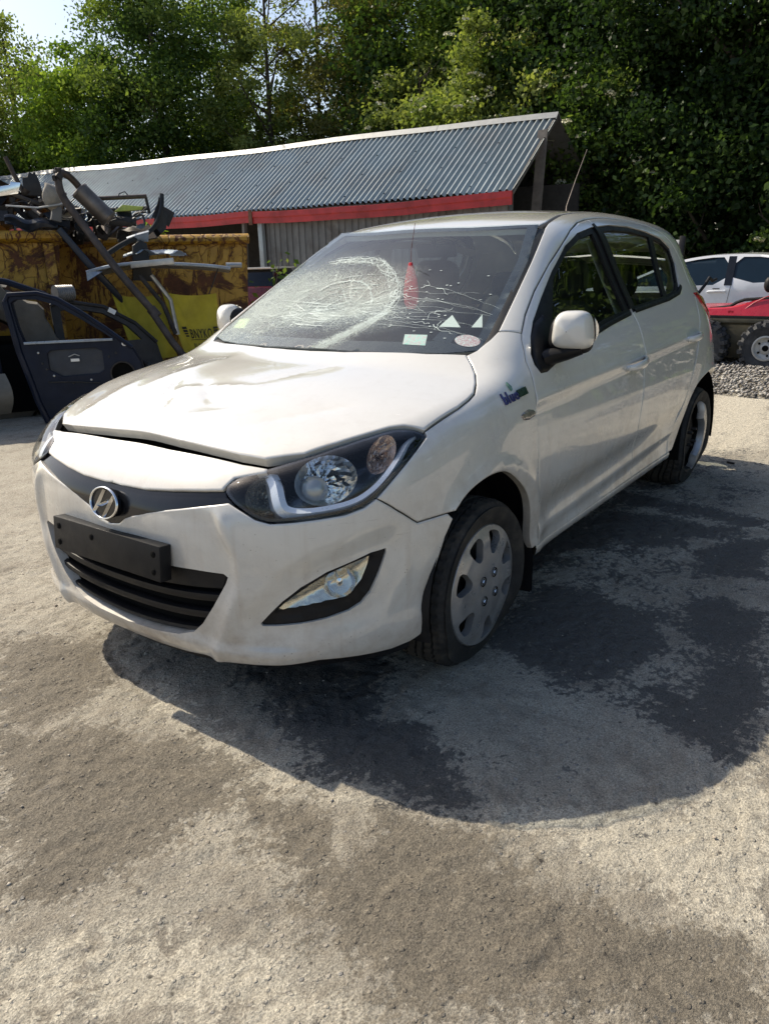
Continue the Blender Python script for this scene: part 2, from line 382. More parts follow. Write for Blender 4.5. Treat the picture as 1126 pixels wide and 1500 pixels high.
FE={'hood_left':[(0.277,0.778,0.838),(0.101,0.786,0.876),(0.033,0.781,0.889),(-0.015,0.773,0.9),(-0.083,0.74,0.92),(-0.14,0.705,0.941),(-0.181,0.667,0.965),(-0.214,0.627,0.991)],
'hood_front':[(0.61,-0.506,0.799),(0.632,-0.355,0.807),(0.641,-0.207,0.81),(0.647,-0.074,0.81),(0.647,0.044,0.811),(0.649,0.115,0.809),(0.657,0.222,0.803),(0.65,0.297,0.802),(0.647,0.382,0.797),(0.638,0.447,0.794),(0.632,0.501,0.787)],
'nose_top':[(0.637,-0.442,0.795),(0.657,-0.251,0.801),(0.668,-0.11,0.8),(0.671,0.015,0.799),(0.674,0.143,0.796),(0.667,0.314,0.792),(0.659,0.428,0.784),(0.643,0.507,0.779)],
'nose_bot':[(0.743,-0.355,0.73),(0.763,-0.28,0.719),(0.777,-0.194,0.71),(0.79,-0.081,0.696),(0.791,0.037,0.696),(0.788,0.148,0.699),(0.775,0.251,0.708),(0.752,0.363,0.719),(0.735,0.421,0.725)],
'grille_bot':[(0.753,-0.363,0.718),(0.795,-0.241,0.681),(0.81,-0.157,0.657),(0.816,-0.095,0.644),(0.822,-0.051,0.589),(0.822,-0.003,0.579),(0.822,0.058,0.595),(0.819,0.118,0.624),(0.814,0.172,0.644),(0.808,0.22,0.655),(0.799,0.274,0.666),(0.783,0.349,0.678),(0.764,0.413,0.689),(0.746,0.461,0.697)],
'intake':[(0.748,-0.514,0.488),(0.774,-0.456,0.428),(0.788,-0.405,0.376),(0.791,-0.363,0.313),(0.796,-0.31,0.287),(0.805,-0.166,0.271),(0.805,-0.007,0.26),(0.805,0.155,0.267),(0.801,0.252,0.277),(0.798,0.308,0.296),(0.796,0.349,0.329),(0.791,0.399,0.395),(0.774,0.45,0.484),(0.773,0.453,0.497),(0.78,0.431,0.498),(0.801,0.342,0.495),(0.815,0.225,0.487),(0.801,-0.34,0.495)],
'bump_bot':[(0.76,-0.525,0.296),(0.748,-0.503,0.258),(0.778,-0.351,0.237),(0.762,-0.232,0.18),(0.765,-0.08,0.175),(0.776,0.122,0.192),(0.771,0.242,0.195),(0.767,0.361,0.215),(0.742,0.46,0.22),(0.729,0.491,0.219),(0.634,0.645,0.236),(0.437,0.757,0.206),(0.402,0.772,0.203),(0.384,0.79,0.218),(0.357,0.81,0.315)],
'archF':[(0.384,0.79,0.218),(0.357,0.81,0.315),(0.336,0.822,0.416),(0.297,0.84,0.543),(0.263,0.847,0.587),(0.205,0.854,0.627),(0.138,0.862,0.651),(0.063,0.867,0.663),(-0.039,0.87,0.653),(-0.096,0.87,0.631),(-0.159,0.87,0.592),(-0.215,0.866,0.544),(-0.256,0.861,0.493),(-0.275,0.856,0.452),(-0.295,0.848,0.399)],
'headlight':[(0.731,0.421,0.729),(0.701,0.436,0.752),(0.668,0.475,0.77),(0.637,0.517,0.781),(0.572,0.58,0.802),(0.498,0.629,0.822),(0.415,0.673,0.839),(0.35,0.706,0.85),(0.316,0.732,0.851),(0.29,0.764,0.844),(0.28,0.787,0.828),(0.299,0.789,0.818),(0.369,0.788,0.778),(0.435,0.777,0.734),(0.491,0.76,0.695),(0.527,0.745,0.676),(0.574,0.717,0.664),(0.639,0.664,0.659),(0.682,0.616,0.655),(0.714,0.571,0.653),(0.731,0.535,0.663),(0.74,0.499,0.682),(0.742,0.457,0.704)],
'bump_fender':[(0.492,0.761,0.691),(0.436,0.79,0.647),(0.371,0.813,0.596),(0.295,0.841,0.546)],
'fog':[(0.74,0.524,0.345),(0.726,0.555,0.381),(0.708,0.588,0.419),(0.675,0.63,0.46),(0.621,0.684,0.499),(0.559,0.731,0.521),(0.512,0.758,0.536),(0.469,0.78,0.54),(0.468,0.781,0.528),(0.488,0.77,0.47),(0.511,0.753,0.413),(0.534,0.736,0.384),(0.566,0.715,0.367),(0.62,0.674,0.353),(0.674,0.62,0.344),(0.719,0.558,0.339),(0.736,0.529,0.338)],
'foglens':[(0.72,0.565,0.382),(0.699,0.601,0.418),(0.659,0.648,0.461),(0.622,0.684,0.488),(0.568,0.725,0.51),(0.513,0.758,0.524),(0.519,0.756,0.5),(0.536,0.745,0.454),(0.56,0.727,0.421),(0.594,0.701,0.405),(0.66,0.643,0.394)],
'hood_rear':[(-0.207,-0.761,0.989),(-0.201,-0.605,0.989),(-0.146,-0.45,0.992),(-0.09,-0.175,0.996),(-0.073,0.038,0.993),(-0.084,0.211,0.991),(-0.113,0.349,0.991),(-0.136,0.44,0.989),(-0.214,0.627,0.991)],
'ws':[(-0.24,-0.656,0.997),(-0.956,-0.523,1.401),(-0.894,-0.206,1.416),(-0.899,0.081,1.423),(-0.929,0.329,1.419),(-1,0.529,1.411),(-0.749,0.586,1.283),(-0.523,0.628,1.155),(-0.33,0.661,1.045),(-0.265,0.665,1.009)],
'doorF':[(-1.453,0.53,1.458),(-1.237,0.557,1.426),(-1.015,0.598,1.362),(-0.817,0.631,1.275),(-0.639,0.664,1.182),(-0.508,0.698,1.106),(-0.433,0.73,1.05),(-0.347,0.786,0.963),(-0.317,0.83,0.884),(-0.312,0.848,0.807),(-0.314,0.86,0.665),(-0.323,0.863,0.565),(-0.357,0.848,0.349)],
'apil':[(-0.366,0.665,1.062),(-0.422,0.732,1.046)],
'dlo':[(-0.381,0.801,0.947),(-0.393,0.78,0.982),(-0.451,0.748,1.036),(-0.515,0.725,1.081),(-0.648,0.692,1.155),(-0.821,0.653,1.247),(-1.015,0.617,1.337),(-1.198,0.591,1.389),(-1.398,0.575,1.417),(-1.635,0.568,1.43),(-1.873,0.572,1.425),(-2.097,0.59,1.403),(-2.272,0.613,1.369),(-2.362,0.637,1.321),(-2.369,0.671,1.242),(-2.297,0.721,1.132),(-2.23,0.742,1.093),(-2.03,0.749,1.071),(-1.55,0.755,1.05),(-1.176,0.767,1.024),(-0.921,0.783,0.991)],
'doorRear':[(-2.5,0.674,1.228),(-2.48,0.717,1.142),(-2.464,0.776,1.038),(-2.394,0.822,0.939),(-2.338,0.838,0.89),(-2.257,0.861,0.766),(-2.199,0.865,0.704),(-2.103,0.863,0.563),(-2.004,0.843,0.444)],
'bshut':[(-1.489,0.82,0.918),(-1.421,0.856,0.745),(-1.38,0.859,0.564),(-1.417,0.834,0.326)],
'tail':[(-2.445,0.749,1.091),(-2.543,0.78,1.019),(-2.682,0.798,0.944)],
'archR':[(-2.017,0.842,0.302),(-2.095,0.839,0.358),(-2.116,0.853,0.461),(-2.156,0.864,0.544),(-2.24,0.87,0.616),(-2.342,0.874,0.665),(-2.462,0.879,0.67),(-2.562,0.875,0.636)],
'sill':[(-0.337,0.848,0.321),(-1.119,0.839,0.304),(-1.533,0.839,0.303),(-1.989,0.841,0.3)],
'crease':[(-0.375,0.839,0.851),(-0.855,0.833,0.876),(-1.448,0.821,0.913),(-2.207,0.819,0.936)],
'gutter':[(-1.237,0.557,1.426),(-1.33,0.542,1.443),(-1.448,0.532,1.456),(-1.573,0.529,1.462),(-1.697,0.533,1.461),(-1.838,0.537,1.458),(-2.004,0.546,1.45),(-2.191,0.556,1.438),(-2.285,0.576,1.418),(-2.374,0.598,1.392),(-2.414,0.618,1.362),(-2.469,0.634,1.326),(-2.501,0.651,1.283),(-2.5,0.674,1.228)],
'ditch':[(-1,0.529,1.411),(-1.068,0.518,1.431),(-1.169,0.499,1.451),(-1.293,0.475,1.47)],
'wsedgeL':[(-0.265,0.665,1.009),(-0.33,0.661,1.045),(-0.523,0.628,1.155),(-0.749,0.586,1.283),(-0.977,0.54,1.4)],
'crackR1':[(-0.675,-0.323,1.297),(-0.668,-0.221,1.304),(-0.649,-0.085,1.302),(-0.61,-0.004,1.282),(-0.554,0.07,1.251),(-0.491,0.138,1.214),(-0.409,0.178,1.167),(-0.339,0.189,1.128),(-0.262,0.165,1.088),(-0.198,0.132,1.055),(-0.155,0.101,1.033),(-0.104,0.06,1.007)],
'crackR2':[(-0.484,-0.253,1.201),(-0.517,-0.223,1.222),(-0.532,-0.16,1.235),(-0.528,-0.067,1.237),(-0.499,-0.003,1.222),(-0.441,0.05,1.19),(-0.407,0.068,1.171)],
'crackC':[(-0.396,-0.037,1.166),(-0.247,-0.006,1.085),(-0.34,-0.208,1.127)],
'stick1':[(-0.191,0.38,1.026),(-0.24,0.356,1.057),(-0.261,0.439,1.055),(-0.21,0.463,1.023)],
'stick2':[(-0.284,0.59,1.037)],
'tri1':[(-0.305,0.482,1.071),(-0.375,0.494,1.107),(-0.329,0.555,1.069)],
'tri2':[(-0.343,0.591,1.069),(-0.416,0.593,1.108),(-0.358,0.626,1.069)],
'fress':[(-0.582,0.158,1.262),(-0.483,0.249,1.201),(-0.411,0.272,1.16),(-0.476,0.203,1.201)],
'yellow':[(-0.296,-0.59,1.044),(-0.367,-0.617,1.076),(-0.342,-0.528,1.082),(-0.268,-0.493,1.049)],
'indic':[(-0.189,0.848,0.81),(-0.231,0.846,0.816),(-0.307,0.848,0.808),(-0.291,0.851,0.788),(-0.234,0.851,0.786)],
'blue':[(-0.093,0.832,0.85),(-0.296,0.836,0.865)],
'handF':[(-1.206,0.843,0.832),(-1.456,0.839,0.853)],
'handR':[(-2.11,0.839,0.868),(-2.32,0.84,0.881)],
'badge':[(0.816,0.007,0.643)],
'plate':[(0.807,-0.312,0.532),(0.816,0.225,0.537),(0.819,0.21,0.438),(0.809,-0.307,0.439)],
'slat2':[(0.795,-0.383,0.409),(0.822,-0.114,0.395),(0.821,0.093,0.375),(0.793,0.391,0.387)],
'slat3':[(0.799,-0.346,0.349),(0.815,-0.167,0.328),(0.816,0.075,0.321),(0.797,0.354,0.341)],
'slat1':[(0.778,-0.441,0.459),(0.811,-0.295,0.449),(0.824,-0.093,0.431),(0.819,0.219,0.44),(0.785,0.422,0.432)],
'taillight':[(-2.445,0.749,1.091),(-2.519,0.749,1.086),(-2.674,0.736,1.067),(-2.68,0.763,1.044),(-2.683,0.78,1.018),(-2.684,0.791,0.995),(-2.683,0.8,0.946),(-2.679,0.778,0.973),(-2.543,0.78,1.019),(-2.477,0.767,1.056)],
'hl_strip':[(0.648,0.52,0.773),(0.66,0.554,0.752),(0.684,0.585,0.706),(0.684,0.601,0.684),(0.661,0.635,0.676),(0.609,0.686,0.68),(0.547,0.73,0.689),(0.494,0.755,0.712),(0.444,0.77,0.746),(0.381,0.773,0.794),(0.338,0.767,0.823),(0.302,0.771,0.834)],
'hl_bowl':[(0.612,0.591,0.774),(0.58,0.608,0.788),(0.525,0.648,0.804),(0.506,0.684,0.796),(0.518,0.711,0.768),(0.542,0.721,0.728),(0.574,0.706,0.706),(0.618,0.671,0.7),(0.633,0.642,0.721),(0.627,0.611,0.752)],
'seamA':[(-0.366,0.665,1.062),(-0.422,0.732,1.046)]}

FE={k:np.array(v) for k,v in FE.items()}
class Par:
    """maps 2-D parameters to rays that hit the body surface"""
    def __init__(s,kind,mir=1): s.k=kind; s.m=mir; s.C=np.array([-.02,0,.47])
    def axes(s):
        d={'side':(0,-1,0),'tilt':(0,-.72,-.69),'top':(0,0,-1),'ws':(-.477,0,-.88),'diag':(-.72,0,-.69),'rear':(1,0,-.15),'head':(-.55,-.70,-.45)}[s.k]
        d=np.array(d,float); d/=np.linalg.norm(d)
        e1={'side':(1,0,0),'tilt':(1,0,0),'top':(1,0,0),'ws':(0,1,0),'diag':(0,1,0),'rear':(0,1,0),'head':(-.786,.618,0)}[s.k]
        e1=np.array(e1,float); e1/=np.linalg.norm(e1); e2=np.cross(e1,d) if s.k!='side' else np.array([0,0,1.]); e2/=np.linalg.norm(e2)
        return d,e1,e2
    def fwd(s,P):
        P=np.array(P,float).reshape(-1,3)*[1,1,1]
        if s.k=='sph':
            v=P-s.C; return np.stack([np.arctan2(v[:,1],v[:,0]),np.arcsin(v[:,2]/np.linalg.norm(v,axis=1))],1)*.8
        d,e1,e2=s.axes(); return np.stack([P@e1,P@e2],1)
    def lift(s,U):
        U=np.asarray(U,float)
        if s.k=='sph':
            a,e=U[:,0]/.8,U[:,1]/.8
            D=-np.stack([np.cos(e)*np.cos(a),np.cos(e)*np.sin(a),np.sin(e)],1); O=s.C-D*1.4; r=(0,1.2)
        else:
            d,e1,e2=s.axes(); O=U[:,:1]*e1+U[:,1:]*e2
            D=np.repeat(d[None],len(U),0); t0=-2.2 if s.k not in('rear',) else -4.5; r=(t0,1.2 if s.k!='rear' else -1.)
            if s.k=='side': r=(-1.1,-.2)
            if s.k=='tilt': r=(-2.0,-.3)
            if s.k=='top': r=(-1.7,-.4)
            if s.k=='head': r=(-1.9,-.4)
            if s.k=='ws': r=(-1.75,-.2)
            if s.k=='diag': r=(-1.8,-.4)
        t,mn,tm=march(O,D,r[0],r[1],48,18)
        bad=~np.isfinite(t); t[bad]=tm[bad]
        return O+D*t[:,None]
def mirror(P): return np.asarray(P,float)*[1,-1,1]
def panel(name,kind,outline,mat,parent,sp=.022,gap=.0018,holes=(),disp=None,off=0.,flange=.02,mir=False,two=True,lip=.0022,lipw=.004,hgap=0.,ang=50,fl_hole=True,gapfn=None):
    """surface panel trimmed by an outline (3-D points near the surface, or 2-D parameters), rounded lip and return flange"""
    pr=Par(kind)
    def to2(P):
        P=np.asarray(P,float); U=pr.fwd(P) if P.shape[1]==3 else P
        return resample(U,sp*.55)
    O=to2(outline)
    O=inset(O,gap); H=[inset(to2(h),-hgap) for h in holes]
    loops=[O]+([inset(O,lipw)] if lip else []); hl=H
    P,T,idx=cdt(loops,hl,sp)
    X=pr.lift(P); G=grad(X)
    if disp is not None: X=X+G*disp(X)[:,None]
    dz=np.full(len(P),off)
    if lip: dz[idx[0]]-=lip
    # true surface normals (keeps reflections smooth whatever the triangulation)
    NN=G.copy()
    if disp is not None:
        X0=pr.lift(P); a=np.cross(G,[.3,.5,.81]); a/=np.linalg.norm(a,axis=1,keepdims=True); b=np.cross(G,a); e=.004
        for tv in(a,b): NN=NN-tv*((disp(X0+tv*e)-disp(X0-tv*e))/(2*e))[:,None]
        NN/=np.linalg.norm(NN,axis=1,keepdims=True)
    X=X+G*dz[:,None]
    if lip:
        r=idx[0]; c=np.roll(X[r],-1,0)-np.roll(X[r],1,0); o=np.cross(c,G[r]); o/=np.maximum(np.linalg.norm(o,axis=1,keepdims=True),1e-9)
        ctr=X[idx[1]]-X[r]; o*=np.where(np.sum(o*ctr,1)>0,-1,1)[:,None]; q=NN[r]+o*.9; NN[r]=q/np.linalg.norm(q,axis=1,keepdims=True)
    nT=len(T)
    n0=len(X); V=[X]; F=[tuple(t) for t in T]; base=n0
    # orient faces outward
    t=T[len(T)//2]; nn=np.cross(X[t[1]]-X[t[0]],X[t[2]]-X[t[0]])
    if nn@G[t[0]]<0: F=[(a,c,b) for a,b,c in F]
    rings=[idx[0]]+(idx[len(loops):] if fl_hole else [])
    if flange:
        for r in rings:
            V.append(X[r]); V.append(X[r]-G[r]*flange); m=len(r)
            for i in range(m):
                j=(i+1)%m; F.append((base+i,base+j,base+m+j,base+m+i))
            base+=2*m
    V=np.vstack(V)
    objs=[]
    for sgn in ((1,-1) if (two and not mir) else ((-1,) if mir else (1,))):
        VV=V if sgn>0 else mirror(V); FF=F if sgn>0 else [tuple(reversed(q)) for q in F]
        o_=mk(name,VV,FF,mat,parent,True,180); me=o_.data
        if len(me.polygons)==len(FF):
            nl=len(me.loops); li=np.empty(nl,np.int32); me.loops.foreach_get('vertex_index',li); fn=np.empty(len(FF)*3,np.float32); me.polygons.foreach_get('normal',fn); fn=fn.reshape(-1,3)
            ls=np.empty(len(FF),np.int32); me.polygons.foreach_get('loop_start',ls); lt=np.empty(len(FF),np.int32); me.polygons.foreach_get('loop_total',lt); pi=np.repeat(np.arange(len(FF)),lt)
            NV=np.vstack([NN,np.zeros((len(VV)-len(NN),3))]); NV=NV if sgn>0 else NV*[1,-1,1]
            LN=np.where((pi<nT)[:,None],NV[li],fn[pi]); me.normals_split_custom_set([tuple(v) for v in LN])
        objs.append(o_)
    return objs if two else objs[0]
def on(kind,P,off=0.):
    pr=Par(kind); X=pr.lift(pr.fwd(P)); return X+grad(X)*off
def strip(name,kind,path,w,mat,parent,off=.002,th=.004,sp=.02,two=False):
    """flat band that follows the surface along a path"""
    pr=Par(kind); U=resample(pr.fwd(path),sp,False); t=np.gradient(U,axis=0); n=np.stack([-t[:,1],t[:,0]],1); n/=np.linalg.norm(n,axis=1,keepdims=True)
    w=np.interp(np.linspace(0,1,len(U)),np.linspace(0,1,len(w)),w) if hasattr(w,'__len__') else np.full(len(U),w)
    L=pr.lift(U+n*w[:,None]/2); Rr=pr.lift(U-n*w[:,None]/2); M=pr.lift(U); g=grad(M)
    A=L+g*(off-th*.4);B=M+g*(off+th*.0);C=Rr+g*(off-th*.4);D=L+g*(off-th*2);E=Rr+g*(off-th*2)
    V=np.stack([D,A,B,C,E],1).reshape(-1,3); F=[]
    for i in range(len(U)-1):
        for k in range(4): a=i*5+k; F.append((a,a+5,a+6,a+1))
    F+= [(0,1,2,3,4),tuple((len(U)-1)*5+k for k in (4,3,2,1,0))]
    os=[mk(name,V,F,mat,parent,True,60)]
    if two: os.append(mk(name,mirror(V),[tuple(reversed(q)) for q in F],mat,parent,True,60))
    return os
# ---------------------------------------------------------------- materials of the car
def paint_mat(name,base,dirty=True,rough=.10,hi=1.0):
    m,nt,b=newmat(name); v=coord(nt); sep=N(nt,'SeparateXYZ'); nt.links.new(v,sep.inputs[0])
    n1=noise(nt,v,2.6,8,.65,.6); n2=noise(nt,v,14,8,.75); n3=noise(nt,v,150,3,.6)
    c=ramp(nt,n1,[(.3,tuple(k*.95 for k in base)),(.7,base)]).outputs[0]; rg=ramp(nt,n1,[(.3,rough),(.7,rough+.1)]).outputs[0]
    if dirty:
        low=ramp(nt,sep.outputs[2],[(.20,1.),(.34,.92),(.52,.68),(.78,.34),(1.,.12)]).outputs[0]
        a=math_(nt,'MULTIPLY',low,ramp(nt,n1,[(.32,.1),(.62,1.)]).outputs[0]); a=math_(nt,'MULTIPLY',a,ramp(nt,n2,[(.3,.3),(.65,1.)]).outputs[0])
        c=mixc(nt,math_(nt,'MULTIPLY',a,.85),c,(.30,.235,.175)); rg=mixc(nt,a,rg,(.75,.75,.75))
        # vertical run marks of dust
        mp=N(nt,'Mapping'); mp.inputs['Scale'].default_value=(26,26,1.6); nt.links.new(v,mp.inputs[0])
        st=ramp(nt,noise(nt,mp.outputs[0],1,4,.6),[(.52,0.),(.72,1.)]).outputs[0]; st=math_(nt,'MULTIPLY',st,math_(nt,'MULTIPLY',low,.45))
        c=mixc(nt,st,c,(.42,.35,.28))
        # specks
        vo=N(nt,'TexVoronoi'); vo.inputs['Scale'].default_value=70; nt.links.new(v,vo.inputs['Vector'])
        sp=ramp(nt,vo.outputs['Distance'],[(.10,1.),(.17,0.)]).outputs[0]
        sp=math_(nt,'MULTIPLY',sp,ramp(nt,noise(nt,v,5,3),[(.5,0.),(.62,1.)]).outputs[0]); sp=math_(nt,'MULTIPLY',sp,ramp(nt,sep.outputs[2],[(.25,1.),(.62,.55),(.8,.08),(1.,0.)]).outputs[0])
        sp=math_(nt,'MULTIPLY',sp,ramp(nt,vo.outputs['Color'],[(.55,0.),(.6,1.)]).outputs[0])
        c=mixc(nt,math_(nt,'MULTIPLY',sp,.8),c,(.10,.075,.05))
        # fine scratches
        mp2=N(nt,'Mapping'); mp2.inputs['Scale'].default_value=(3,3,40); mp2.inputs['Rotation'].default_value=(.3,.2,.5); nt.links.new(v,mp2.inputs[0])
        sc=ramp(nt,noise(nt,mp2.outputs[0],3,6,.7),[(.64,0.),(.68,1.)]).outputs[0]; sc=math_(nt,'MULTIPLY',sc,ramp(nt,noise(nt,v,1.7,3),[(.5,0.),(.62,.5)]).outputs[0])
        c=mixc(nt,sc,c,(.36,.33,.30))
    nt.links.new(c,b.inputs['Base Color']); nt.links.new(rg,b.inputs['Roughness'])
    b.inputs['Coat Weight'].default_value=1.; b.inputs['Coat Roughness'].default_value=.02; b.inputs['Coat IOR'].default_value=1.6
    return m
PAINT=paint_mat('white_car_paint',(.705,.690,.642))
BLK=simple('black_plastic',(.009,.009,.0105),.5,var=.3,dirt=(.045,.04,.034),dscale=5,dth=(.58,.9),spec=.25)
BLKG=simple('gloss_black',(.008,.009,.012),.14,var=.2,coat=.15,spec=.35)
RUB=simple('rubber_seal',(.012,.012,.012),.6,var=.2)
DARK=simple('dark_void',(.006,.006,.006),.9,var=.1,spec=.1)
CHR=simple('chrome',(.78,.79,.80),.09,1,var=.05)
CHRM=simple('mirror_reflector',(.82,.83,.84),.10,1,var=.05)
LENS=glassmat('clear_lens',(.93,.95,.96),.01,1.45)
GLS=glassmat('window_glass',(.62,.68,.66),.0,1.5)
TYRE=simple('dusty_tyre_rubber',(.019,.018,.0175),.8,var=.35,vscale=12,bmp=.25,bscale=90,dirt=(.105,.09,.07),dscale=6,dth=(.46,.8))
CAP=simple('grey_hubcap',(.40,.40,.405),.34,.6,var=.2,dirt=(.20,.18,.155),dscale=7,dth=(.5,.8))
STEEL=simple('dark_steel',(.05,.045,.042),.6,.6,var=.4)
SEAT=simple('dark_seat_fabric',(.022,.022,.026),.9,var=.2)
BEI=simple('beige_trim',(.40,.37,.32),.75,var=.1)
DASH=simple('dark_dashboard',(.02,.022,.025),.6,var=.2)
REDL=simple('red_lamp_plastic',(.42,.012,.02),.12,var=.15,coat=.8)
AMB=simple('amber_bulb_housing',(.50,.38,.31),.16,.85,var=.45,vscale=45,bmp=.4,bscale=40)
PAPER=simple('white_paper',(.78,.77,.72),.8,var=.05)

car=empty('hatchback_car',(0,0,0),0,'white five door hatchback with smashed windscreen, dented bonnet and flat front tyre','car')
def mid(k,i=None): return FE[k]
Y0=lambda P,y=0.: P*[1,0,1]+[0,y,0]
def dents(X):
    """buckled bonnet: broad waves, two sharp creases, a push-down in the middle"""
    x,y=X[:,0],X[:,1]
    d=.005*(vnoise(np.stack([x*1.0+y*.5,y],1),2.2,1,3)-.5)*2*sst(.62,.5,x)
    for (ax,ay,bx,by,w,h) in((.50,-.10,.22,-.33,.05,-.010),(.42,.05,.30,-.12,.035,-.009),(.56,.02,.40,.30,.06,.006),(.30,-.38,.02,-.30,.07,.009),(.5,.33,.3,.52,.05,-.006),(.60,-.42,.30,-.50,.05,.008),(.35,-.2,.28,.12,.03,.006),(.25,.1,.0,.25,.07,-.006)):
        a=np.array([ax,ay]);b=np.array([bx,by]);q=np.stack([x,y],1)-a; ab=b-a; t=np.clip(q@ab/(ab@ab),0,1)
        r=np.linalg.norm(q-t[:,None]*ab,axis=1); d=d+.75*h*np.exp(-np.abs(r/(w*.7))**1.3)*np.minimum(1,3*t*(1-t)+.45)
    d=d+.012*sst(.45,.64,x)*np.exp(-((y-.02)/.35)**2)         # sprung-up leading edge
    # bonnet swage line towards the headlamp
    return d
# bonnet ---------------------------------------------------------
hl=FE['headlight']
left=np.array([(.645,.02,.80),(.650,.15,.80),(.648,.29,.8),(.642,.40,.79),(.628,.485,.785)])
edge=np.vstack([left,hl[4:9]+[-.006,-.004,0],FE['hood_left'][:8]])
rear=np.array([(-.165,.5,.99),(-.125,.35,.99),(-.092,.2,.99),(-.078,.05,.99)])
half=np.vstack([edge,rear]); hood_out=np.vstack([half,mirror(half)[::-1]])
hood=panel('bonnet','top',hood_out,PAINT,car,.02,.002,disp=dents,two=False,lip=.004,lipw=.007,off=.004,flange=.03)
# front panel above grille
nt_=FE['nose_top']; nb=FE['nose_bot']
fp=np.vstack([[(.672,.0,.8)],nt_[4:8],[(.655,.515,.77)],[(.70,.436,.752)],[(.722,.425,.732)],nb[::-1][:5]*1,[(.785,0,.693)]])
fp_out=np.vstack([fp,mirror(fp)[::-1]])
panel('front_panel','diag',fp_out,PAINT,car,.02,.002,two=False,lip=.004,lipw=.006,flange=.025)
# bumper -----------------------------------------------------------
ITK=np.array([(.794,.0,.25),(.794,.139,.257),(.791,.238,.268),(.788,.296,.286),(.789,.34,.324),(.784,.389,.389),(.770,.435,.465),(.766,.443,.485),(.770,.430,.493),(.796,.337,.493),(.814,.222,.489),(.82,0,.488)])
itk=np.vstack([ITK,mirror(ITK[1:-1])[::-1]])
fog=FE['fog']
gb=FE['grille_bot']
gl=np.array([(.822,0,.578),(.822,.045,.586),(.82,.075,.606),(.819,.118,.624),(.814,.172,.643),(.808,.22,.655),(.799,.274,.666),(.783,.349,.68),(.764,.413,.692),(.748,.455,.70)])
hb=hl[21:13:-1]   # lower edge of lamp, inner to outer
bf0=FE['bump_fender']
seam=resample(np.vstack([bf0[:3],[(.232,.828,.574)]]),.03,False); seam=on('tilt',seam); bf=seam
ar=np.array([(.232,.828,.574),(.262,.817,.527),(.287,.80,.45),(.305,.79,.389),(.325,.785,.30),(.345,.80,.235)])
bb=np.array([(.384,.79,.216),(.437,.757,.206),(.53,.71,.215),(.634,.645,.226),(.70,.55,.219),(.742,.46,.215),(.767,.361,.208),(.771,.242,.195),(.772,.122,.188),(.772,0,.184)])
bh=np.vstack([gl,hb+[0,0,-.003],seam[1:-1],ar,bb]); b_out=np.vstack([bh,mirror(bh[1:-1])[::-1]])
PS=Par('sph'); fog2=PS.fwd(fog); itk2=PS.fwd(itk)
def bump_disp(X):
    ay=np.abs(X[:,1]); z=X[:,2]; Q=PS.fwd(np.stack([X[:,0],ay,z],1))
    yb=pch([.18,.24,.30,.40,.48,.54,.60,.66,.72],[.36,.37,.40,.445,.475,.475,.455,.43,.41])(z)
    d=-.013*sst(.018,-.022,ay-yb)*sst(.69,.64,z)
    ins=inpoly(Q,fog2); df=dist_poly(Q,fog2)*np.where(ins,-1,1)
    d=d-.016*sst(.075,.0,df)*sst(.42,.52,ay)
    d=d+.012*sst(.285,.25,z)*sst(.70,.55,ay)
    d=d+.006*sst(.05,.0,np.abs(ay-yb)-.0)*sst(.70,.64,z)
    gx=sst(.10,.03,np.hypot(ay,(z-.643)*1.1)-.055)*.006
    return d+gx
panel('front_bumper','sph',b_out,PAINT,car,.014,.0015,holes=[itk,fog,mirror(fog)[::-1]],disp=bump_disp,two=False,lip=.003,lipw=.005,flange=.03)
# lower lip (black valance)
vb=bb[::-1]; VL=np.vstack([vb,mirror(vb[1:])[::-1]]) ; VL=np.vstack([mirror(vb)[::-1],vb[1:]])
V=[];F=[]
VL=resample(VL,.03,False)
for p in VL:
    q=p*[.975,.985,1]
    V+= [q+[0,0,.03],q+[-.004,0,-.005],q*[.97,.98,1]+[0,0,-.035],q*[.86,.9,1]+[0,0,-.03]]
for i in range(len(VL)-1):
    for k in range(3): a=i*4+k; F.append((a,a+1,a+5,a+4))
mk('bumper_lip',V,F,BLK,car)
# grille strip
gs=np.vstack([gl+[0,0,.0],[(.742,.43,.712)],nb[::-1][:5],[(.785,0,.693)]]); gs_out=np.vstack([gs,mirror(gs[1:-1])[::-1]])
panel('grille_strip','sph',gs_out,BLKG,car,.015,-.006,two=False,off=-.012,lip=.003,flange=.02,disp=lambda X:-.010*sst(.672,.70,X[:,2])*0)
# badge: ring + slanted letter
bd=empty('emblem',(0,0,0)); bd.parent=car
bc=on('sph',[(.82,0,.643)])[0]; bn=grad(bc[None])[0]; bn=np.array([bn[0],0,bn[2]]); bn/=np.linalg.norm(bn)
bu=np.array([0,1,0]); bv=np.cross(bn,bu)*1.; bv=bv if bv[2]>0 else -bv
BP=lambda a,b,h: tuple(bc+bu*a+bv*b+bn*(h+.004))
ell=[(.064*math.cos(q),.046*math.sin(q)) for q in np.linspace(0,2*math.pi,40,endpoint=False)]
m=MB(); m.grid(lambda u,v:BP(*[k*(1-.1*(1-math.cos(2*math.pi*v))*0+ .062*math.cos(2*math.pi*v)) for k in (ell[int(round(u*40))%40])],.004+.005*math.sin(2*math.pi*v)),40,9,True); m.build('emblem_ring',CHR,bd,ang=80)
m=MB(); m.prism([(a*.98,b*.98) for a,b in ell],-.012,.001,BP); m.build('emblem_back',BLKG,bd)
m=MB(); sl_=.30
